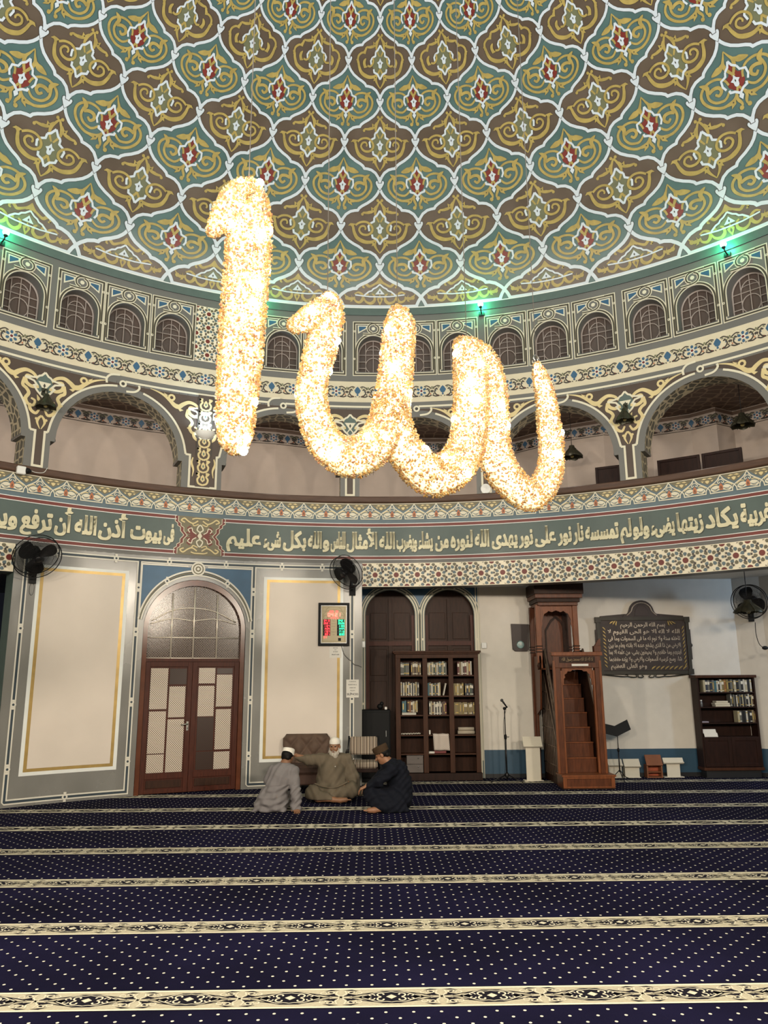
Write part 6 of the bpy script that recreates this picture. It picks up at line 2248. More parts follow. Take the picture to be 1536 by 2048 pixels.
WBOX = mat('white_laminate', 'd2cbbb', .45, var=.03)
OBOX = mat('orange_brown_wood', '7a4a2e', .45, var=.15, scale=6)
def bookstand(name, label, x, y, w, h, toph, body, top, bw=None, plain=False, inner=None):
    root = empty(name, (x, y, 0))
    tag(root, label, 'bookstand')
    bw = bw or w * .82
    b = MB()
    if plain:
        b.box(-bw / 2, .0, .012, bw / 2, .13, h - toph, body)
    else:
        b.box(-bw / 2, 0, .012, bw / 2, .02, h - toph + .04, body)
    b.build('column', root, bevel=.003)
    t = MB()
    T = Matrix.Translation((0, -.03, h - toph)) @ Matrix.Rotation(rad(-32), 4, 'X')
    t.box(-w / 2, -.012, 0, w / 2, .012, toph * 1.12, top, T)
    t.box(-w / 2, -.035, 0, w / 2, -.012, .018, top, T)
    t.build('sloping_top', root, bevel=.003)
    f = MB(); f.box(-w * .50, -.02, 0, w * .50, .15, .014, body); f.build('foot', root, bevel=.003)
    return root
bookstand('lectern', 'tall white lectern with sloping top and slim column beside the pulpit', 2.65, 8.47, .33, .74, .18, WBOX, WBOX, .25)
bookstand('bookstand', 'low white Quran bookstand half hidden behind the pulpit', 4.17, 8.80, .26, .32, .12, WBOX, WBOX, .23, True)
bookstand('bookstand', 'low white Quran bookstand right of the music stand', 4.47, 8.80, .29, .32, .14, WBOX, WBOX, .26, True)
bookstand('bookstand', 'low white Quran bookstand with overhanging top beside the brown stand', 5.21, 8.80, .36, .335, .10, WBOX, WBOX, .235)
def add_brown_stand():
    root = empty('bookstand', (4.86, 8.76, 0))
    tag(root, 'low orange-brown open bookstand between the white ones', 'bookstand')
    b = MB()
    b.box(-.14, 0, 0, -.115, .16, .22, OBOX); b.box(.115, 0, 0, .14, .16, .22, OBOX); b.box(-.115, .0, 0, .115, .16, .02, OBOX)
    b.box(-.115, .145, .02, .115, .16, .22, mat('orange_inner_board', '9a4a2c', .5))
    b.build('body', root, bevel=.003)
    t = MB()
    T = Matrix.Translation((0, -.02, .21)) @ Matrix.Rotation(rad(-30), 4, 'X')
    t.box(-.145, -.01, 0, .145, .012, .20, OBOX, T); t.build('sloping_top', root, bevel=.003)
    s = MB(); s.box(-.112, .01, .09, .112, .14, .105, OBOX); s.build('shelf', root)
add_brown_stand()

def add_music_stand():
    root = empty('music_stand', (4.13, 8.42, 0))
    tag(root, 'black music stand with tilted folded desk right of the pulpit', 'music stand')
    b = MB()
    for a in (30, 150, 270):
        d = Vector((cos(rad(a)), sin(rad(a)), 0))
        b.tube([Vector((0, 0, .18)), d * .12 + Vector((0, 0, .06)), d * .25 + Vector((0, 0, .012))], .008, BLACKM, 6)
    b.build('tripod_base', root)
    p = MB(); p.tube([(0, 0, .14), (0, 0, .5)], .011, BLACKM, 8); p.tube([(0, 0, .45), (0, .0, .80)], .008, BLACKM, 8); p.lathe([(.015, .48), (.02, .49), (.02, .53), (.012, .54)], BLACKP, 10); p.build('pole', root)
    d = MB()
    for pts in ([(-.22, .785), (-.02, .735), (-.03, .91), (-.22, .955)], [(-.02, .735), (.245, .85), (.205, 1.015), (-.03, .91)]):
        vs = [(x, -.03 + (z - .75) * .28, z) for x, z in pts] + [(x, -.015 + (z - .75) * .28, z) for x, z in pts]
        d.add(vs, [(0, 1, 2, 3), (7, 6, 5, 4), (0, 4, 5, 1), (1, 5, 6, 2), (2, 6, 7, 3), (3, 7, 4, 0)], BLACKP)
    d.build('desk', root)
add_music_stand()

# seats by the wall
CHB = mat('brown_velvet', '584539', .8, var=.15, scale=12)
CHS = mat('brown_velvet_seat', '452f26', .8, var=.15, scale=12)
def add_armchair():
    root = empty('armchair', (-1.20, 7.30, 0), rad(3))
    tag(root, 'brown tufted velvet armchair against the wall behind the men', 'armchair')
    # tufted back as a thick curved shell
    b = MB()
    nx, nz = 36, 30
    def wid(t):
        return .305 + .085 * min(1, t * 1.5) - (.05 * max(0, t - .86) / .14) ** 1
    def front(u, t):
        x = wid(t) * u
        zt = .34 + .52 * t - .035 * max(0, abs(u) - .75) / .25 * (1 if t > .9 else 0)
        # diamond tufting
        a, c = u * 3.0, t * 3.2
        d = abs(sin((a + c) * pi * .5)) * abs(sin((a - c) * pi * .5))
        e = max(0, 1 - abs(u) ** 6) * max(0, 1 - abs(2 * t - 1) ** 8)
        y = .40 + .10 * t - .085 * d ** .5 * e - .02 + .07 * (1 - math.sqrt(max(0, 1 - min(1, abs(u)) ** 4)))
        return (x, y, zt)
    vs = [front(-1 + 2 * i / nx, j / nz) for j in range(nz + 1) for i in range(nx + 1)]
    vs2 = [(wid(j / nz) * (-1 + 2 * i / nx) * .99, .52 + .10 * j / nz, .34 + .515 * j / nz) for j in range(nz + 1) for i in range(nx + 1)]
    N = len(vs)
    W_ = nx + 1
    fs = [(j * W_ + i, j * W_ + i + 1, (j + 1) * W_ + i + 1, (j + 1) * W_ + i) for j in range(nz) for i in range(nx)]
    fs += [tuple(N + q for q in f[::-1]) for f in fs]
    for j in range(nz):
        for i in (0, nx):
            fs.append((j * W_ + i, (j + 1) * W_ + i, N + (j + 1) * W_ + i, N + j * W_ + i))
    for i in range(nx):
        fs.append((nz * W_ + i, nz * W_ + i + 1, N + nz * W_ + i + 1, N + nz * W_ + i))
        fs.append((i, i + 1, N + i + 1, N + i))
    b.add(vs + vs2, fs, CHB, True)
    o = b.build('tufted_back', root)
    s = MB(); s.bbox(-.29, -.08, .28, .29, .44, .42, CHS, None, .035); s.build('seat_cushion', root)
    a = MB(); a.bbox(-.30, -.05, .12, .30, .46, .28, CHS, None, .02); a.build('seat_base', root)
    for sx in (-1, 1):
        r = MB(); r.bbox(min(sx * .30, sx * .36), .0, .12, max(sx * .30, sx * .36), .50, .50, CHS, None, .025); r.build('armrest', root)
        for y in (.0, .42):
            l = MB(); l.tube([(sx * .27, y, .12), (sx * .28, y, 0)], [.025, .016], BCD, 8); l.build('leg', root)
add_armchair()

def stripes_mat():
    m = bpy.data.materials.new('striped_tan_upholstery')
    m.use_nodes = True
    nt = m.node_tree; N, L = nt.nodes, nt.links
    b = N['Principled BSDF']; b.inputs['Roughness'].default_value = .85
    tc = N.new('ShaderNodeTexCoord'); sp = N.new('ShaderNodeSeparateXYZ'); L.new(tc.outputs['Object'], sp.inputs[0])
    d = N.new('ShaderNodeMath'); d.operation = 'DIVIDE'; d.inputs[1].default_value = .105; L.new(sp.outputs[0], d.inputs[0])
    f = N.new('ShaderNodeMath'); f.operation = 'FRACT'; L.new(d.outputs[0], f.inputs[0])
    r = N.new('ShaderNodeValToRGB'); r.color_ramp.interpolation = 'CONSTANT'
    cols = [(0, '8f8172'), (.16, '4a3c33'), (.22, 'a39586'), (.40, '3a2e28'), (.50, '8a7a69'), (.62, '5d4f45'), (.68, 'b0a291'), (.84, '2f2622'), (.92, '7b6c5e')]
    e = r.color_ramp.elements
    e[0].color = lin(cols[0][1]); e[1].position = cols[1][0]; e[1].color = lin(cols[1][1])
    for p_, c_ in cols[2:]:
        q = e.new(p_); q.color = lin(c_)
    L.new(f.outputs[0], r.inputs[0]); L.new(r.outputs[0], b.inputs['Base Color'])
    return m
STRIPE = stripes_mat()
def add_striped_chair():
    root = empty('striped_chair', (-.285, 7.42, 0))
    tag(root, 'chair with tan and brown striped upholstery and black arms by the pier', 'chair')
    b = MB()
    n = 10
    T = Matrix.Translation((0, .32, .53)) @ Matrix.Rotation(rad(-8), 4, 'X')
    b.bbox(-.225, -.03, 0, .225, .035, .285, STRIPE, T, .02)
    b.build('backrest', root)
    s = MB(); s.bbox(-.23, -.14, .36, .23, .33, .455, STRIPE, None, .025); s.build('seat', root)
    f = MB(); f.box(-.235, -.13, .30, .235, .33, .36, BCD); f.build('seat_rail', root, bevel=.006)
    for sx in (-1, 1):
        u = MB()
        u.tube([(sx * .245, .33, .30), (sx * .25, .35, .60), (sx * .24, .385, .82)], .016, BLACKM, 8)
        u.build('back_post', root)
        a = MB()
        a.bbox(min(sx * .235, sx * .285), -.08, .585, max(sx * .235, sx * .285), .35, .615, BLACKP, None, .008)
        a.tube([(sx * .26, -.04, .59), (sx * .255, -.02, .33)], .014, BLACKM, 8)
        a.build('armrest', root)
        for y in (-.10, .30):
            l = MB(); l.tube([(sx * .215, y, .31), (sx * .225, y + (.03 if y > 0 else -.02), 0)], [.02, .015], BCD, 8); l.build('leg', root)
add_striped_chair()

def add_gallery_screens():
    for k, (a0, a1, zt, rr, lab) in enumerate(((25.0, 27.7, 5.82, 10.2, 'dark wooden screen panel standing in the gallery behind the arch pier'), (31.6, 35.9, 5.80, 10.2, 'wide dark wooden screen at left under the rightmost gallery arch'), (36.0, 39.9, 5.83, 10.3, 'dark wooden screen at right under the rightmost gallery arch'))):
        pa, pb = polar(a0, rr, 4.0), polar(a1, rr, 4.0)
        d = pb - pa
        L = d.length
        root = empty('wooden_screen', pa, atan2(d.y, d.x))
        tag(root, lab, 'screen')
        b = MB(); b.box(.03, .0, .05, L - .03, .03, zt - 4.0 - .03, BCD); b.build('panel', root)
        f = MB()
        for x0, x1, z0, z1 in ((0, .05, 0, zt - 4), (L - .05, L, 0, zt - 4), (.05, L - .05, zt - 4.05, zt - 4), (.05, L - .05, 0, .06)):
            f.box(x0, -.015, z0, x1, .04, z1, BCD)
        f.build('frame', root, bevel=.004)
add_gallery_screens()
# ------------------------------------------------------------------ hanging crystal lettering
import numpy as np
def mat_crystal(name, col, rose=False):
    m = bpy.data.materials.new(name)
    m.use_nodes = True
    nt = m.node_tree; N, L = nt.nodes, nt.links
    for n in list(N):
        N.remove(n)
    out = N.new('ShaderNodeOutputMaterial')
    t = N.new('ShaderNodeBsdfTranslucent'); t.inputs[0].default_value = lin(col)
    d = N.new('ShaderNodeBsdfDiffuse'); d.inputs[0].default_value = lin(col)
    g = N.new('ShaderNodeBsdfGlossy'); g.inputs['Roughness'].default_value = .12; g.inputs[0].default_value = (1, .95, .85, 1)
    a = N.new('ShaderNodeMixShader'); a.inputs[0].default_value = .45
    b = N.new('ShaderNodeMixShader'); b.inputs[0].default_value = .18
    L.new(t.outputs[0], a.inputs[1]); L.new(d.outputs[0], a.inputs[2])
    L.new(a.outputs[0], b.inputs[1]); L.new(g.outputs[0], b.inputs[2])
    L.new(b.outputs[0], out.inputs[0])
    return m
CRA, CRB, CRC, CRD = mat_crystal('amber_crystal', 'ecc678'), mat_crystal('pale_gold_crystal', 'f7ebc6'), mat_crystal('rose_copper_crystal', 'd8a684'), mat_crystal('bronze_wire', '5a4626')
CORE = mat('warm_lamp_core', 'ffffff', .5, var=0, emit=(1.0, .84, .48), estr=1.3)
BULB = mat('warm_white_bulb_glow', 'ffffff', .5, var=0, emit=(1.0, .90, .72), estr=66)

STROKES = {
    'alif': [(-0.931, -0.888, 4.842, 0.095), (-0.929, -0.886, 4.76, 0.128), (-0.928, -0.886, 4.613, 0.144), (-0.932, -0.889, 4.361, 0.145), (-0.944, -0.898, 4.009, 0.142), (-0.954, -0.904, 3.67, 0.135), (-0.962, -0.91, 3.406, 0.124), (-0.964, -0.911, 3.214, 0.108), (-0.964, -0.911, 3.11, 0.085)],
    'alif_hook': [(-0.907, -0.872, 4.834, 0.111), (-0.988, -0.928, 4.78, 0.11), (-1.063, -0.98, 4.639, 0.086), (-1.103, -1.009, 4.539, 0.063), (-1.134, -1.03, 4.469, 0.044)],
    'lam_hook': [(-0.66, -0.699, 3.998, 0.049), (-0.606, -0.66, 4.038, 0.066), (-0.525, -0.604, 4.117, 0.09), (-0.449, -0.55, 4.181, 0.102)],
    'lam': [(-0.433, -0.54, 4.28, 0.07), (-0.426, -0.535, 4.226, 0.092), (-0.432, -0.539, 4.121, 0.105), (-0.475, -0.569, 3.925, 0.11), (-0.514, -0.596, 3.734, 0.102), (-0.534, -0.61, 3.554, 0.101), (-0.504, -0.589, 3.373, 0.107), (-0.43, -0.537, 3.236, 0.118), (-0.286, -0.436, 3.177, 0.135), (-0.136, -0.331, 3.282, 0.135), (-0.041, -0.265, 3.466, 0.13), (-0.001, -0.236, 3.661, 0.128)],
    'lam2': [(0.042, -0.206, 4.36, 0.07), (0.057, -0.196, 4.315, 0.095), (0.06, -0.194, 4.215, 0.118), (0.042, -0.206, 3.976, 0.122), (0.018, -0.223, 3.741, 0.126), (0.002, -0.234, 3.55, 0.13), (0.037, -0.21, 3.411, 0.133), (0.111, -0.158, 3.288, 0.134), (0.295, -0.029, 3.158, 0.148), (0.486, 0.104, 3.281, 0.148), (0.586, 0.175, 3.497, 0.140), (0.622, 0.2, 3.826, 0.138), (0.622, 0.2, 4.071, 0.133), (0.592, 0.179, 4.207, 0.11), (0.535, 0.139, 4.281, 0.06)],
    'ha': [(0.544, 0.145, 4.279, 0.054), (0.649, 0.219, 4.259, 0.086), (0.747, 0.288, 4.184, 0.11), (0.81, 0.332, 4.001, 0.114), (0.809, 0.331, 3.751, 0.125), (0.807, 0.33, 3.506, 0.128), (0.873, 0.376, 3.298, 0.134), (1.114, 0.545, 3.146, 0.120), (1.286, 0.665, 3.321, 0.114), (1.345, 0.707, 3.558, 0.103), (1.335, 0.7, 3.795, 0.1), (1.311, 0.683, 4.053, 0.084), (1.271, 0.655, 4.22, 0.063), (1.247, 0.638, 4.311, 0.034)]}

def dome_z(x, y):
    r = hypot(x, y)
    for i in range(len(DR) - 1):
        if DR[i] >= r >= DR[i + 1]:
            t = (DR[i] - r) / (DR[i] - DR[i + 1])
            return ZS + DZ[i] + (DZ[i + 1] - DZ[i]) * t
    return ZS + 4.3

BULBMESH = []
def add_crystal(names, label, cables, ring=None, seed=1, nb=30):
    rnd = np.random.default_rng(seed)
    px, py, pz, _ = STROKES[names[0]][0]
    root = empty('chandelier', (px, py, pz))
    tag(root, label, 'chandelier', None)
    off = Vector((px, py, pz))
    core = MB()
    samples = []
    for nm in names:
        S = crv(STROKES[nm], 8)
        pts = [Vector(s[:3]) - off for s in S]
        rs = [max(.02, s[3]) for s in S]
        # rounded ends
        core.tube(pts, [r * .80 for r in rs], CORE, 14)
        for i in range(len(pts) - 1):
            L = (pts[i + 1] - pts[i]).length
            samples.append((pts[i], pts[i + 1], rs[i], rs[i + 1], L * (rs[i] + rs[i + 1])))
        for e, q in ((0, 1), (-1, -2)):
            d = (pts[e] - pts[q]).normalized()
            samples.append((pts[e], pts[e] + d * rs[e] * .55, rs[e], rs[e] * .35, rs[e] * rs[e] * 2.2))
    core.build('light_core', root)
    area = np.array([s[4] for s in samples]) * pi
    n = int(area.sum() / (.0155 ** 2) * 1.05)
    idx = rnd.choice(len(samples), n, p=area / area.sum())
    A = np.array([s[0] for s in samples])[idx]; B = np.array([s[1] for s in samples])[idx]
    ra = np.array([s[2] for s in samples])[idx]; rb = np.array([s[3] for s in samples])[idx]
    t = rnd.random(n)[:, None]
    d = B - A
    d /= np.linalg.norm(d, axis=1)[:, None] + 1e-9
    rv = rnd.normal(size=(n, 3))
    rv -= (rv * d).sum(1)[:, None] * d
    rv /= np.linalg.norm(rv, axis=1)[:, None] + 1e-9
    rad_ = (ra + (rb - ra) * t[:, 0]) * rnd.uniform(.86, 1.04, n)
    cen = A + (B - A) * t + rv * rad_[:, None]
    # drop beads buried inside a neighbouring stroke
    base = np.array([(0, 0, 1), (1, 0, 0), (0, 1, 0), (-1, 0, 0), (0, -1, 0), (0, 0, -1.25)], float)
    q = rnd.normal(size=(n, 4)); q /= np.linalg.norm(q, axis=1)[:, None]
    w, x, y, z = q.T
    Rm = np.stack([np.stack([1 - 2 * (y * y + z * z), 2 * (x * y - z * w), 2 * (x * z + y * w)], 1), np.stack([2 * (x * y + z * w), 1 - 2 * (x * x + z * z), 2 * (y * z - x * w)], 1), np.stack([2 * (x * z - y * w), 2 * (y * z + x * w), 1 - 2 * (x * x + y * y)], 1)], 1)
    size = rnd.uniform(.0065, .0105, n)
    kind = rnd.choice(4, n, p=[.42, .30, .13, .15])
    sc = np.where((kind == 3)[:, None], np.array([[.22, .22, 2.4]]), np.array([[1, 1, 1.1]]))
    V = base[None] * sc[:, None, :]
    V = np.einsum('nij,nkj->nki', Rm, V) * size[:, None, None] + cen[:, None]
    F = np.array([(0, 1, 2), (0, 2, 3), (0, 3, 4), (0, 4, 1), (5, 2, 1), (5, 3, 2), (5, 4, 3), (5, 1, 4)])
    faces = (F[None] + (np.arange(n) * 6)[:, None, None]).reshape(-1, 3)
    me = bpy.data.meshes.new('crystal_beads')
    me.vertices.add(n * 6)
    me.vertices.foreach_set('co', V.reshape(-1).astype(np.float32))
    nf = len(faces)
    me.loops.add(nf * 3)
    me.loops.foreach_set('vertex_index', faces.reshape(-1).astype(np.int32))
    me.polygons.add(nf)
    me.polygons.foreach_set('loop_start', np.arange(nf, dtype=np.int32) * 3)
    for m in (CRA, CRB, CRC, CRD):
        me.materials.append(m)
    me.polygons.foreach_set('material_index', np.repeat(kind, 8).astype(np.int32))
    me.update(calc_edges=True)
    o = bpy.data.objects.new('crystal_beads', me)
    C.objects.link(o); o.parent = root
    o['kind'] = 'stuff'
    # bulbs among the beads
    if not BULBMESH:
        g = MB(); g.sphere((0, 0, 0), .026, BULB, 10, 7)
        ob = g.build('bulb', root)
        BULBMESH.append(ob.data)
        bpy.data.objects.remove(ob)
    area[-1] = 0
    for k in range(nb):
        i = int(np.searchsorted(np.cumsum(area) / area.sum(), (k + .5) / nb))
        i = min(i, len(samples) - 1)
        a, b, r0, r1, _ = samples[i]
        dd = (b - a).normalized()
        f = rnd.uniform(0, 2 * pi)
        u = dd.orthogonal().normalized(); v = dd.cross(u)
        ob = bpy.data.objects.new('bulb', BULBMESH[0])
        C.objects.link(ob); ob.parent = root
        ob.location = a.lerp(b, rnd.random()) + (u * cos(f) + v * sin(f)) * r0 * .90
    c = None
    for cx, cy, cz in cables:
        c = MB()
        p0 = Vector((cx, cy, cz)) - off
        c.tube([p0, (p0.x, p0.y, dome_z(cx, cy) - off.z)], .0035, CABLE, 5)
        c.build('cable', root)
    if ring:
        r = MB()
        p0 = Vector(ring) - off
        for k in (0, 1):
            r.tube([p0 + Vector((.028 * cos(2 * pi * t / 14) * (1 if k else .6), .02 * cos(2 * pi * t / 14), .03 * sin(2 * pi * t / 14) + .012 * k)) for t in range(14)], .0045, CHROME, 6, closed=True)
        r.build('hanging_ring', root)
add_crystal(['alif', 'alif_hook'], 'tall glowing gold crystal upright stroke of the hanging lettering, at left', [(-.94, -.895, 4.86)], None, 3, 22)
add_crystal(['lam_hook', 'lam', 'lam2', 'ha'], 'wide glowing gold crystal lettering of three joined loops right of the upright stroke', [(-.44, -.545, 4.27), (.05, -.20, 4.36), (.60, .185, 4.25), (1.24, .633, 4.36)], (1.24, .633, 4.345), 5, 46)

# ------------------------------------------------------------------ people
class SDF:
    """smooth union of rounded limbs sampled on a grid, meshed into one continuous skin"""
    def __init__(s, lo, hi, res):
        s.lo, s.res = np.array(lo, float), res
        s.n = np.ceil((np.array(hi) - s.lo) / res).astype(int) + 1
        s.f = np.full(s.n, .12, np.float32)
    def _block(s, lo, hi):
        a = np.clip(np.floor((np.array(lo) - s.lo) / s.res).astype(int), 0, s.n)
        b = np.clip(np.ceil((np.array(hi) - s.lo) / s.res).astype(int) + 1, 0, s.n)
        sl = tuple(slice(i, j) for i, j in zip(a, b))
        g = [s.lo[k] + s.res * np.arange(a[k], b[k]) for k in range(3)]
        return sl, np.meshgrid(*g, indexing='ij', sparse=True)
    def _mix(s, sl, d, k, sub=False):
        a = s.f[sl]
        if a.size == 0:
            return
        d = d.astype(np.float32)
        if sub:
            h = np.clip(.5 - .5 * (a + d) / k, 0, 1)
            s.f[sl] = a + (-d - a) * h + k * h * (1 - h)
        else:
            h = np.clip(.5 + .5 * (a - d) / k, 0, 1)
            s.f[sl] = a + (d - a) * h - k * h * (1 - h)
    def limb(s, a, b, ra, rb, k=.03, sub=False):
        a, b = np.array(a, float), np.array(b, float)
        m = max(ra, rb) + k + .06
        sl, (X, Y, Z) = s._block(np.minimum(a, b) - m, np.maximum(a, b) + m)
        ab = b - a
        L = ab @ ab + 1e-12
        t = np.clip(((X - a[0]) * ab[0] + (Y - a[1]) * ab[1] + (Z - a[2]) * ab[2]) / L, 0, 1)
        d = np.sqrt((X - a[0] - t * ab[0]) ** 2 + (Y - a[1] - t * ab[1]) ** 2 + (Z - a[2] - t * ab[2]) ** 2) - (ra + (rb - ra) * t)
        s._mix(sl, d, k, sub)
    def chain(s, pts, k=.03):
        for p, q in zip(pts, pts[1:]):
            s.limb(p[:3], q[:3], p[3], q[3], k)
    def ell(s, c, r, k=.03, M=None, sub=False):
        c, r = np.array(c, float), np.array(r, float)
        m = max(r) + k + .05
        sl, (X, Y, Z) = s._block(c - m, c + m)
        x, y, z = X - c[0], Y - c[1], Z - c[2]
        if M is not None:
            x, y, z = (M[0][0] * x + M[1][0] * y + M[2][0] * z, M[0][1] * x + M[1][1] * y + M[2][1] * z, M[0][2] * x + M[1][2] * y + M[2][2] * z)
        q = np.sqrt((x / r[0]) ** 2 + (y / r[1]) ** 2 + (z / r[2]) ** 2)
        g = np.sqrt((x / r[0] ** 2) ** 2 + (y / r[1] ** 2) ** 2 + (z / r[2] ** 2) ** 2)
        s._mix(sl, q * (q - 1) / (g + 1e-6), k, sub)
    def plane(s, p, nrm, k=.004):
        """cut away everything on the side the normal points to"""
        sl, (X, Y, Z) = s._block(s.lo, s.lo + s.res * s.n)
        d = (X - p[0]) * nrm[0] + (Y - p[1]) * nrm[1] + (Z - p[2]) * nrm[2]
        s.f = np.maximum(s.f, d.astype(np.float32))
    def ripple(s, amp, fn):
        sl, (X, Y, Z) = s._block(s.lo, s.lo + s.res * s.n)
        s.f = s.f + (amp * fn(X, Y, Z)).astype(np.float32)
    def mesh(s):
        f = s.f
        sg = f < 0
        n = s.n
        cnt = np.zeros(n - 1, np.float32)
        acc = np.zeros(tuple(n - 1) + (3,), np.float32)
        for ax in range(3):
            o1, o2 = [k for k in range(3) if k != ax]
            lo = [slice(None)] * 3; hi = [slice(None)] * 3
            lo[ax] = slice(0, -1); hi[ax] = slice(1, None)
            a, b = f[tuple(lo)], f[tuple(hi)]
            cr = (a < 0) != (b < 0)
            t = np.where(cr, a / np.where(a == b, 1, a - b), 0)
            for d1 in (0, 1):
                for d2 in (0, 1):
                    sl = [slice(None)] * 3
                    sl[o1] = slice(d1, n[o1] - 1 + d1); sl[o2] = slice(d2, n[o2] - 1 + d2)
                    c_, t_ = cr[tuple(sl)], t[tuple(sl)]
                    cnt += c_
                    acc[..., ax] += np.where(c_, t_, 0)
                    acc[..., o1] += np.where(c_, d1, 0)
                    acc[..., o2] += np.where(c_, d2, 0)
        act = cnt > 0
        ids = np.full(act.shape, -1, np.int64)
        ids[act] = np.arange(act.sum())
        ijk = np.argwhere(act)
        V = s.lo + s.res * (ijk + acc[act] / cnt[act][:, None])
        Q = []
        for ax in range(3):
            o1, o2 = [k for k in range(3) if k != ax]
            lo = [slice(None)] * 3; hi = [slice(None)] * 3
            lo[ax] = slice(0, -1); hi[ax] = slice(1, None)
            cr = sg[tuple(lo)] != sg[tuple(hi)]
            E = np.argwhere(cr)
            E = E[(E[:, o1] > 0) & (E[:, o2] > 0) & (E[:, o1] < n[o1] - 1) & (E[:, o2] < n[o2] - 1)]
            if not len(E):
                continue
            def at(d1, d2):
                q = E.copy(); q[:, o1] += d1; q[:, o2] += d2
                return ids[q[:, 0], q[:, 1], q[:, 2]]
            quad = np.stack([at(-1, -1), at(0, -1), at(0, 0), at(-1, 0)], 1)
            flip = sg[E[:, 0], E[:, 1], E[:, 2]]
            if ax == 1:
                flip = ~flip
            quad[~flip] = quad[~flip][:, ::-1]
            Q.append(quad)
        return V, np.concatenate(Q)
    def build(s, name, m, parent, off, smooth=1):
        V, Q = s.mesh()
        for _ in range(smooth):                       # light relaxing of the grid steps
            nb = np.zeros_like(V); c = np.zeros(len(V))
            for k in range(4):
                a, b = Q[:, k], Q[:, (k + 1) % 4]
                np.add.at(nb, a, V[b]); np.add.at(c, a, 1)
            V = V * .5 + .5 * nb / np.maximum(c, 1)[:, None]
        me = bpy.data.meshes.new(name)
        me.from_pydata((V - np.array(off)).tolist(), [], Q.tolist())
        me.materials.append(m)
        me.polygons.foreach_set('use_smooth', [True] * len(Q))
        me.update()
        o = bpy.data.objects.new(name, me)
        C.objects.link(o)
        o.parent = parent
        return o

SKIN = mat('tanned_skin', '8a6248', .5, var=.06, scale=25)
SKIN2 = mat('brown_skin', '7d5840', .5, var=.06, scale=25)
HAIRB = mat('black_hair', '0b0a09', .6, spec=.2, var=.2, scale=60)
BEARD = mat('grey_white_beard', 'aaa296', .85, var=.25, scale=70, bump=.5, stretch=(1, 1, .25))
CAPW = mat('white_cap_cloth', 'dfdad0', .75, var=.04, scale=60)
CAPB = mat('brown_cap_cloth', '3d2e20', .85, spec=.2, var=.15, scale=30)
CLG = mat('light_grey_robe_cloth', '757172', .85, spec=.2, var=.05, scale=10)
CLT = mat('taupe_robe_cloth', '655b4d', .88, spec=.2, var=.06, scale=10)
CLN = mat('navy_robe_cloth', '0e111b', .85, spec=.2, var=.12, scale=10)
EYEM = mat('dark_eye', '120d0a', .2, var=0)
LIP = mat('lip_skin', '6f4438', .5, var=0)

def hand(S, wrist, fwd, up, side, L=.17, curl=.35, mirror=1):
    """palm, four fingers and thumb; fwd along the hand, up = back of the hand, side = towards the thumb"""
    w, f, u, t = (np.array(v, float) for v in (wrist, fwd, up, side))
    f /= np.linalg.norm(f); u /= np.linalg.norm(u); t /= np.linalg.norm(t)
    pl = L * .5
    for k in (-1, -.33, .33, 1):
        S.limb(w + t * k * .020, w + f * pl + t * k * .034, .015, .014, .012)
    for k, ln in ((1, .42), (.33, .47), (-.33, .44), (-1, .34)):
        b = w + f * pl + t * k * .033
        d1 = f * cos(curl) - u * sin(curl); d2 = f * cos(curl * 2.2) - u * sin(curl * 2.2)
        m1 = b + d1 * L * ln * .55
        S.limb(b, m1, .0095, .0088, .004); S.limb(m1, m1 + d2 * L * ln * .5, .0088, .0070, .004)
    b = w + f * pl * .25 + t * .028
    d = f * .65 + t * .75 - u * .15; d /= np.linalg.norm(d)
    m1 = b + d * L * .24
    S.limb(b, m1, .013, .010, .01); S.limb(m1, m1 + (f * .9 + t * .3) * L * .17, .010, .008, .004)

def head(S, c, fw, up, r=1.0):
    """skull, face, ears; c is the middle of the skull; fw the way the face looks"""
    c = np.array(c, float); f = np.array(fw, float); u = np.array(up, float)
    f /= np.linalg.norm(f)
    u = u - f * (u @ f); u /= np.linalg.norm(u)
    s = np.cross(f, u)
    M = [list(s), list(f), list(u)]
    Mt = np.array(M).T            # columns: side, front, up
    P = lambda x, y, z: c + (s * x + f * y + u * z) * r
    E = lambda p, q, k=.02, sub=False: S.ell(P(*p), np.array(q) * r, k, Mt, sub)
    E((0, -.012, .030), (.074, .094, .082), .02)
    E((0, .030, -.035), (.058, .062, .078), .025)
    E((0, .058, -.088), (.030, .028, .026), .02)          # chin
    for q in (-1, 1):
        E((q * .034, .058, -.025), (.026, .026, .022), .018)   # cheeks
        E((q * .028, .088, .012), (.017, .012, .010), .010, True)  # eye hollows
        E((q * .074, -.006, -.008), (.010, .022, .030), .006)   # ears
        S.limb(P(q * .012, .088, .024), P(q * .046, .072, .024), .008 * r, .007 * r, .012)  # brows
    S.limb(P(0, .086, .012), P(0, .112, -.026), .008 * r, .013 * r, .010)
    E((0, .100, -.030), (.018, .012, .009), .008)
    E((0, .084, -.056), (.022, .010, .007), .006)
    E((0, .082, -.069), (.020, .010, .007), .006)
    return P, Mt

def face_parts(P, parent, off, r=1.0, beard=False):
    for q in (-1, 1):
        g = MB(); p = P(q * .028, .076, .010) - np.array(off); g.sphere(tuple(p), .0105 * r, EYEM, 10, 8); g.build('eye', parent)

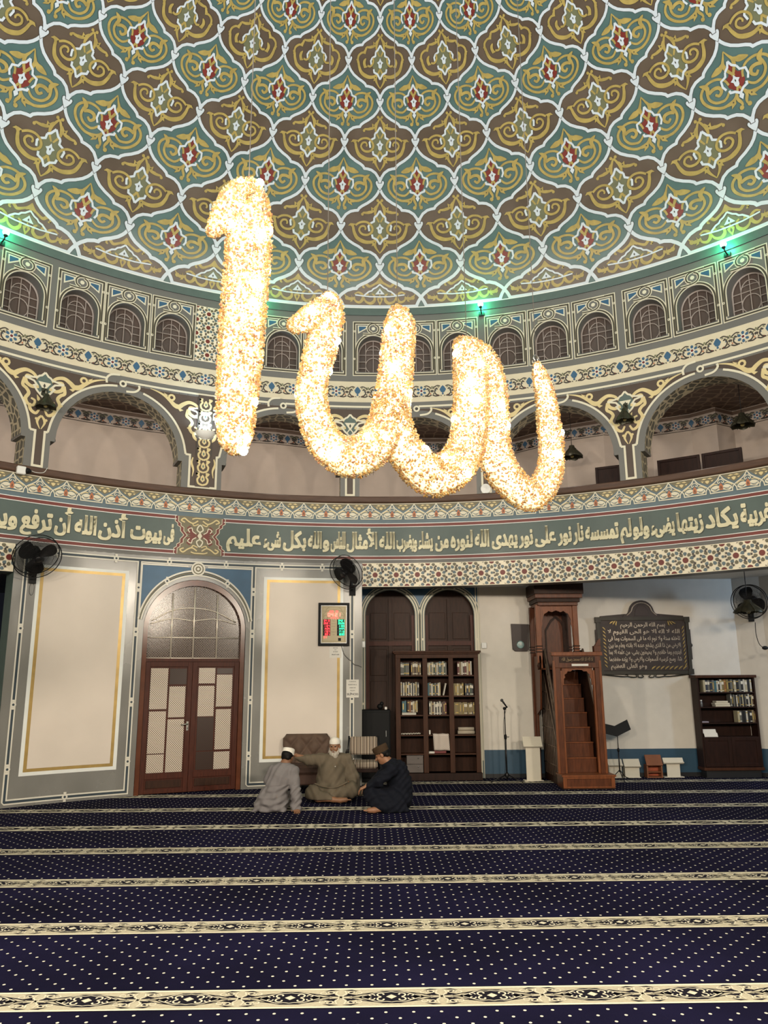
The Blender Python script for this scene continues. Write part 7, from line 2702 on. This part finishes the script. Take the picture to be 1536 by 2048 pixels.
def cap(name, m, P, Mt, parent, off, z0, z1, rx, ry, tilt=0, flare=1.0, round_=False):
    """brimless cap as a lofted ring round the skull"""
    b = MB()
    n = 28
    levels = [(0, 1.0), (.25, 1.01), (.7, flare), (.92, flare * .985), (1.0, flare * .90), (1.0, flare * .5), (1.0, .0)]
    if round_:
        levels = [(0, 1.0), (.25, 1.0), (.5, .93), (.72, .78), (.88, .56), (.97, .28), (1.0, .0)]
    vs, fs = [], []
    for t, q in levels:
        for k in range(n):
            a = 2 * pi * k / n
            vs.append(tuple(P(rx * q * cos(a), -.010 + ry * q * sin(a), z0 + (z1 - z0) * t + tilt * sin(a)) - np.array(off)))
    for i in range(len(levels) - 1):
        for k in range(n):
            k2 = (k + 1) % n
            fs.append((i * n + k, i * n + k2, (i + 1) * n + k2, (i + 1) * n + k))
    b.add(vs, fs, m, True)
    return b.build(name, parent)

def person_left():
    off = (-1.44, 5.64, 0)
    root = empty('person', off)
    tag(root, 'person in light grey robe and white cap sitting with back turned, leaning on one arm', 'person')
    S = SDF((-1.86, 5.34, 0), (-1.0, 6.25, .84), .006)
    S.chain([(-1.50, 5.66, .13, .13), (-1.46, 5.68, .28, .12), (-1.38, 5.69, .48, .12), (-1.35, 5.70, .56, .07), (-1.335, 5.71, .63, .048), (-1.325, 5.735, .68, .05)], .05)
    S.limb((-1.49, 5.70, .53), (-1.22, 5.66, .52), .055, .055, .03)
    S.chain([(-1.22, 5.65, .52, .05), (-1.19, 5.59, .29, .04), (-1.175, 5.545, .075, .028)], .02)
    hand(S, (-1.172, 5.54, .055), (.1, -.35, -.12), (0, -.3, 1), (-1, -.2, 0), .15, .12)
    S.chain([(-1.50, 5.71, .52, .05), (-1.575, 5.74, .39, .04), (-1.47, 5.90, .30, .03)], .02)
    hand(S, (-1.46, 5.91, .295), (.4, .7, -.2), (0, .2, 1), (.7, -.4, 0), .15, .4)
    for hip, kn, an in (((-1.56, 5.70, .12), (-1.62, 6.05, .16), (-1.50, 5.86, .07)), ((-1.43, 5.70, .12), (-1.24, 6.02, .13), (-1.42, 5.84, .06))):
        S.chain([hip + (.085,), kn + (.06,), an + (.04,)], .03)
        S.limb(an, (an[0] + .12, an[1] + .05, .035), .035, .025, .02)
    P, Mt = head(S, (-1.313, 5.755, .695), (.35, .9, -.35), (.06, .12, 1), .93)
    body = S.build('body', SKIN2, root, off)
    face_parts(P, root, off, .93)
    # robe
    K = SDF((-1.90, 5.30, .002), (-.98, 6.3, .72), .008)
    K.ell((-1.50, 5.68, .12), (.225, .215, .15), .05)
    K.chain([(-1.49, 5.66, .18, .17), (-1.45, 5.67, .30, .150), (-1.38, 5.685, .45, .150), (-1.355, 5.69, .535, .10), (-1.34, 5.70, .595, .062)], .06)
    K.limb((-1.485, 5.69, .525), (-1.225, 5.655, .515), .072, .075, .04)
    K.chain([(-1.225, 5.65, .51, .078), (-1.185, 5.595, .30, .070), (-1.170, 5.55, .10, .068), (-1.165, 5.54, .04, .070)], .025)
    K.chain([(-1.50, 5.71, .515, .075), (-1.575, 5.74, .40, .062), (-1.49, 5.87, .315, .058)], .03)
    for hip, kn, an in (((-1.56, 5.70, .12), (-1.62, 6.05, .16), (-1.50, 5.86, .07)), ((-1.43, 5.70, .12), (-1.24, 6.02, .13), (-1.42, 5.84, .06))):
        K.chain([hip + (.12,), kn + (.09,), an + (.075,)], .05)
    K.limb((-1.58, 5.62, .14), (-1.70, 5.60, .035), .12, .06, .05)
    K.limb((-1.66, 5.60, .06), (-1.755, 5.575, .012), .06, .018, .03)
    K.limb((-1.36, 5.56, .05), (-1.60, 5.53, .04), .06, .05, .04)
    K.ripple(.0085, lambda X, Y, Z: np.sin(26 * X + 34 * Z - 10 * Y + 2 * np.sin(9 * Z)) * np.clip(1.25 - 2.0 * Z, .25, 1) + .6 * np.sin(60 * X - 22 * Z + 3 * np.sin(14 * Y)))
    K.ripple(.007, lambda X, Y, Z: np.sin(75 * (Z - .5 * X) + 5 * np.sin(8 * X)) * (Z < .34))
    K.plane((-1.34, 5.70, .625), (.05, .0, 1))
    K.plane((0, 0, .004), (0, 0, -1))
    K.build('robe', CLG, root, off)
    H = SDF((-1.45, 5.60, .56), (-1.18, 5.90, .80), .005)
    H.ell(P(0, -.026, .018), (.080, .090, .078), .01, Mt)
    H.limb(P(-.035, -.065, -.035), P(.035, -.065, -.035), .030, .030, .02)
    H.ell(P(0, .085, -.03), (.085, .075, .115), .01, Mt, True)
    H.build('hair', HAIRB, root, off)
    cap('cap', CAPW, P, Mt, root, off, .025, .118, .086, .102, .006)
person_left()

def person_elder():
    off = (-.72, 6.60, 0)
    root = empty('person', off)
    tag(root, 'person with white beard and cap in taupe robe sitting cross-legged, arm stretched sideways', 'person')
    S = SDF((-1.42, 6.10, 0), (-.20, 6.90, .95), .006)
    S.chain([(-.73, 6.66, .13, .14), (-.73, 6.66, .32, .15), (-.73, 6.66, .50, .13), (-.72, 6.655, .60, .075), (-.708, 6.645, .67, .052), (-.70, 6.63, .72, .052)], .05)
    S.limb((-.90, 6.65, .575), (-.54, 6.65, .575), .06, .06, .03)
    S.chain([(-.91, 6.64, .57, .055), (-1.09, 6.60, .57, .043), (-1.275, 6.52, .640, .029)], .02)
    hand(S, (-1.285, 6.515, .645), (-.9, -.2, .12), (0, .2, 1), (.0, -1, .1), .165, .25)
    S.chain([(-.53, 6.64, .57, .055), (-.44, 6.60, .33, .043), (-.47, 6.47, .255, .029)], .02)
    hand(S, (-.475, 6.462, .25), (-.45, -.75, -.15), (-.1, -.2, 1), (-.9, .35, .2), .165, .3)
    S.chain([(-.83, 6.60, .13, .095), (-1.02, 6.36, .12, .07), (-.92, 6.29, .07, .052), (-.70, 6.255, .055, .036)], .03)
    S.chain([(-.62, 6.60, .13, .095), (-.44, 6.40, .17, .07), (-.58, 6.36, .10, .052), (-.80, 6.38, .06, .036)], .03)
    # bare foot pointing to the right
    S.chain([(-.70, 6.255, .05, .036), (-.60, 6.245, .045, .036), (-.52, 6.24, .050, .032)], .02)
    for k in range(5):
        y, l = 6.215 + .014 * k, (.066, .062, .056, .050, .044)[k]
        S.limb((-.52, y, .052 - .003 * k), (-.52 + l, y - .004, .055 - .002 * k), .0125 if k == 0 else .0095, .011 if k == 0 else .008, .006)
    P, Mt = head(S, (-.702, 6.62, .757), (-.22, -.96, -.12), (0, 0, 1), 1.02)
    S.build('body', SKIN, root, off)
    face_parts(P, root, off, 1.02)
    lp = MB(); lp.sphere(tuple(P(0, .090, -.063) - np.array(off)), .010, LIP, 10, 6, (1.9, .8, .7)); lp.build('mouth', root)
    B = SDF((-.86, 6.42, .54), (-.54, 6.72, .80), .005)
    B.ell(P(0, .072, -.105), (.052, .040, .052), .02, Mt)
    B.ell(P(0, .062, -.150), (.062, .045, .060), .03, Mt)
    for q in (-1, 1):
        B.limb(P(q * .062, .022, -.028), P(q * .048, .056, -.090), .016, .028, .015)
        B.limb(P(q * .006, .098, -.048), P(q * .032, .084, -.062), .007, .008, .006)
    B.ripple(.0022, lambda X, Y, Z: np.sin(210 * X + 20 * Z) * np.sin(160 * Y + 14 * Z))
    B.ell(P(0, .098, -.064), (.020, .018, .010), .006, Mt, True)
    B.build('beard', BEARD, root, off)
    for q in (-1, 1):
        e = MB(); e.tube([tuple(P(q * a, .100 - abs(a) * .55, .026 - abs(a - .025) * .3) - np.array(off)) for a in (.010, .022, .034, .046)], [.003, .0045, .004, .002], BEARD, 6); e.build('eyebrow', root)
    cap('cap', CAPW, P, Mt, root, off, .036, .132, .082, .102, .010, 1.0, True)
    K = SDF((-1.42, 6.05, .002), (-.14, 6.95, .72), .008)
    K.ell((-.73, 6.64, .30), (.25, .205, .26), .06)
    K.chain([(-.73, 6.65, .18, .20), (-.73, 6.64, .36, .195), (-.73, 6.655, .52, .155), (-.72, 6.655, .60, .085), (-.71, 6.645, .645, .066)], .06)
    K.limb((-.895, 6.65, .570), (-.545, 6.65, .570), .085, .085, .04)
    K.chain([(-.91, 6.64, .565, .088), (-1.09, 6.60, .565, .070), (-1.25, 6.53, .625, .055)], .03)
    K.chain([(-.53, 6.64, .565, .09), (-.435, 6.60, .33, .085), (-.44, 6.52, .26, .075)], .03)
    K.chain([(-.46, 6.58, .40, .075), (-.40, 6.60, .22, .07), (-.34, 6.60, .08, .055), (-.31, 6.60, .02, .03)], .04)
    K.limb((-.38, 6.62, .05), (-.25, 6.60, .012), .05, .015, .03)
    K.chain([(-.83, 6.60, .14, .14), (-1.01, 6.37, .125, .105), (-.92, 6.30, .085, .085), (-.76, 6.265, .062, .062)], .04)
    K.chain([(-.62, 6.60, .14, .14), (-.45, 6.40, .165, .105), (-.58, 6.36, .125, .085), (-.80, 6.38, .09, .06)], .04)
    K.ell((-.73, 6.50, .17), (.22, .17, .07), .05)
    K.ripple(.0085, lambda X, Y, Z: np.sin(30 * Z + 8 * np.sin(5 * X) - 9 * X) * np.clip(1.2 - 1.5 * np.abs(X + .73), .3, 1) + .6 * np.sin(70 * X * (np.abs(X + .73) > .18) + 30 * Z + 20 * Y))
    K.plane((-.715, 6.64, .655), (0, -.25, 1))
    K.plane((0, 0, .004), (0, 0, -1))
    K.plane((-.742, 6.28, .05), (1, -1.6, -.2) if False else (0, 0, -1))
    o = K.build('robe', CLT, root, off)
    hem = MB()
    hem.tube([tuple(Vector(p) - Vector(off)) for p in crv([(-.98, 6.325, .265), (-.86, 6.32, .225), (-.72, 6.33, .205), (-.60, 6.33, .235), (-.50, 6.33, .285)], 5)], .010, CLT, 8)
    hem.build('tunic_hem', root)
    bt = MB(); bt.sphere((.035, -.196, .49), .008, CAPW, 8, 6); bt.build('button', root)
person_elder()

def person_navy():
    off = (.14, 5.62, 0)
    root = empty('person', off)
    tag(root, 'person in navy robe and brown cap crouching in profile at right, hand on knee', 'person')
    S = SDF((-.44, 5.24, 0), (.52, 6.05, .90), .006)
    S.chain([(.22, 5.66, .14, .14), (.24, 5.67, .32, .13), (.17, 5.65, .50, .12), (.09, 5.63, .60, .07), (.045, 5.62, .655, .05), (.015, 5.615, .69, .052)], .05)
    S.limb((.13, 5.48, .55), (.11, 5.80, .55), .058, .055, .03)
    S.chain([(.12, 5.47, .55, .052), (-.06, 5.40, .40, .042), (-.215, 5.43, .345, .028)], .02)
    hand(S, (-.222, 5.432, .34), (-.75, .05, -.35), (-.25, -.15, 1), (.05, 1, .1), .165, .55)
    S.chain([(.10, 5.81, .55, .052), (-.07, 5.86, .38, .042), (-.18, 5.78, .30, .028)], .02)
    hand(S, (-.186, 5.775, .298), (-.6, -.5, -.2), (0, 0, 1), (0, -1, 0), .165, .5)
    S.chain([(.17, 5.55, .14, .095), (-.18, 5.47, .24, .070), (-.05, 5.42, .08, .05), (.0, 5.40, .06, .04)], .03)
    S.chain([(.17, 5.78, .14, .095), (-.17, 5.84, .22, .070), (-.02, 5.62, .08, .05), (-.08, 5.50, .05, .036)], .03)
    # bare foot in front, toes to the left
    S.chain([(-.04, 5.385, .055, .036), (-.12, 5.365, .046, .036), (-.185, 5.352, .045, .034)], .02)
    for k in range(5):
        y, l = 5.325 + .015 * k, (.062, .058, .052, .047, .042)[k]
        S.limb((-.19, y, .046), (-.19 - l, y - .006, .050 - .003 * k), .0125 if k == 0 else .0095, .011 if k == 0 else .008, .006)
    P, Mt = head(S, (-.005, 5.612, .725), (-.86, .18, -.46), (-.38, .05, .92), 1.0)
    S.build('body', SKIN, root, off)
    face_parts(P, root, off, 1.0)
    K = SDF((-.46, 5.20, .002), (.56, 6.1, .72), .008)
    K.ell((.19, 5.66, .15), (.215, .22, .16), .05)
    K.chain([(.22, 5.66, .20, .165), (.235, 5.665, .34, .160), (.17, 5.65, .50, .155), (.10, 5.63, .585, .095), (.06, 5.625, .625, .068)], .06)
    K.limb((.13, 5.49, .545), (.11, 5.79, .545), .085, .08, .04)
    K.chain([(.12, 5.475, .54, .085), (-.055, 5.405, .405, .068), (-.175, 5.42, .355, .050)], .03)
    K.chain([(.10, 5.81, .54, .08), (-.07, 5.86, .38, .066), (-.15, 5.80, .31, .050)], .03)
    K.chain([(.17, 5.55, .15, .14), (-.165, 5.47, .225, .100), (-.07, 5.43, .10, .085), (.02, 5.40, .075, .075)], .04)
    K.chain([(.17, 5.78, .15, .14), (-.16, 5.83, .215, .100), (-.02, 5.64, .10, .09)], .04)
    K.ell((.10, 5.48, .10), (.20, .11, .10), .05)
    K.limb((.10, 5.42, .05), (.30, 5.45, .03), .06, .04, .04)
    K.ripple(.008, lambda X, Y, Z: np.sin(34 * X + 26 * Z + 4 * np.sin(8 * Y)) + .6 * np.sin(70 * Z - 40 * X + 3 * np.sin(12 * X)))
    K.plane((.055, 5.625, .635), (-.55, 0, .85))
    K.plane((0, 0, .004), (0, 0, -1))
    K.build('robe', CLN, root, off)
    H = SDF((-.14, 5.48, .60), (.16, 5.76, .86), .005)
    H.ell(P(0, -.022, .022), (.079, .092, .078), .01, Mt)
    H.limb(P(-.03, -.070, -.035), P(.03, -.070, -.035), .026, .026, .02)
    H.ell(P(0, .088, -.035), (.10, .088, .115), .01, Mt, True)
    for q in (-1, 1):
        H.ell(P(q * .078, .002, -.012), (.022, .026, .036), .006, Mt, True)
    H.build('hair', HAIRB, root, off)
    cap('cap', CAPB, P, Mt, root, off, .030, .125, .086, .104, .004, 1.06)
person_navy()
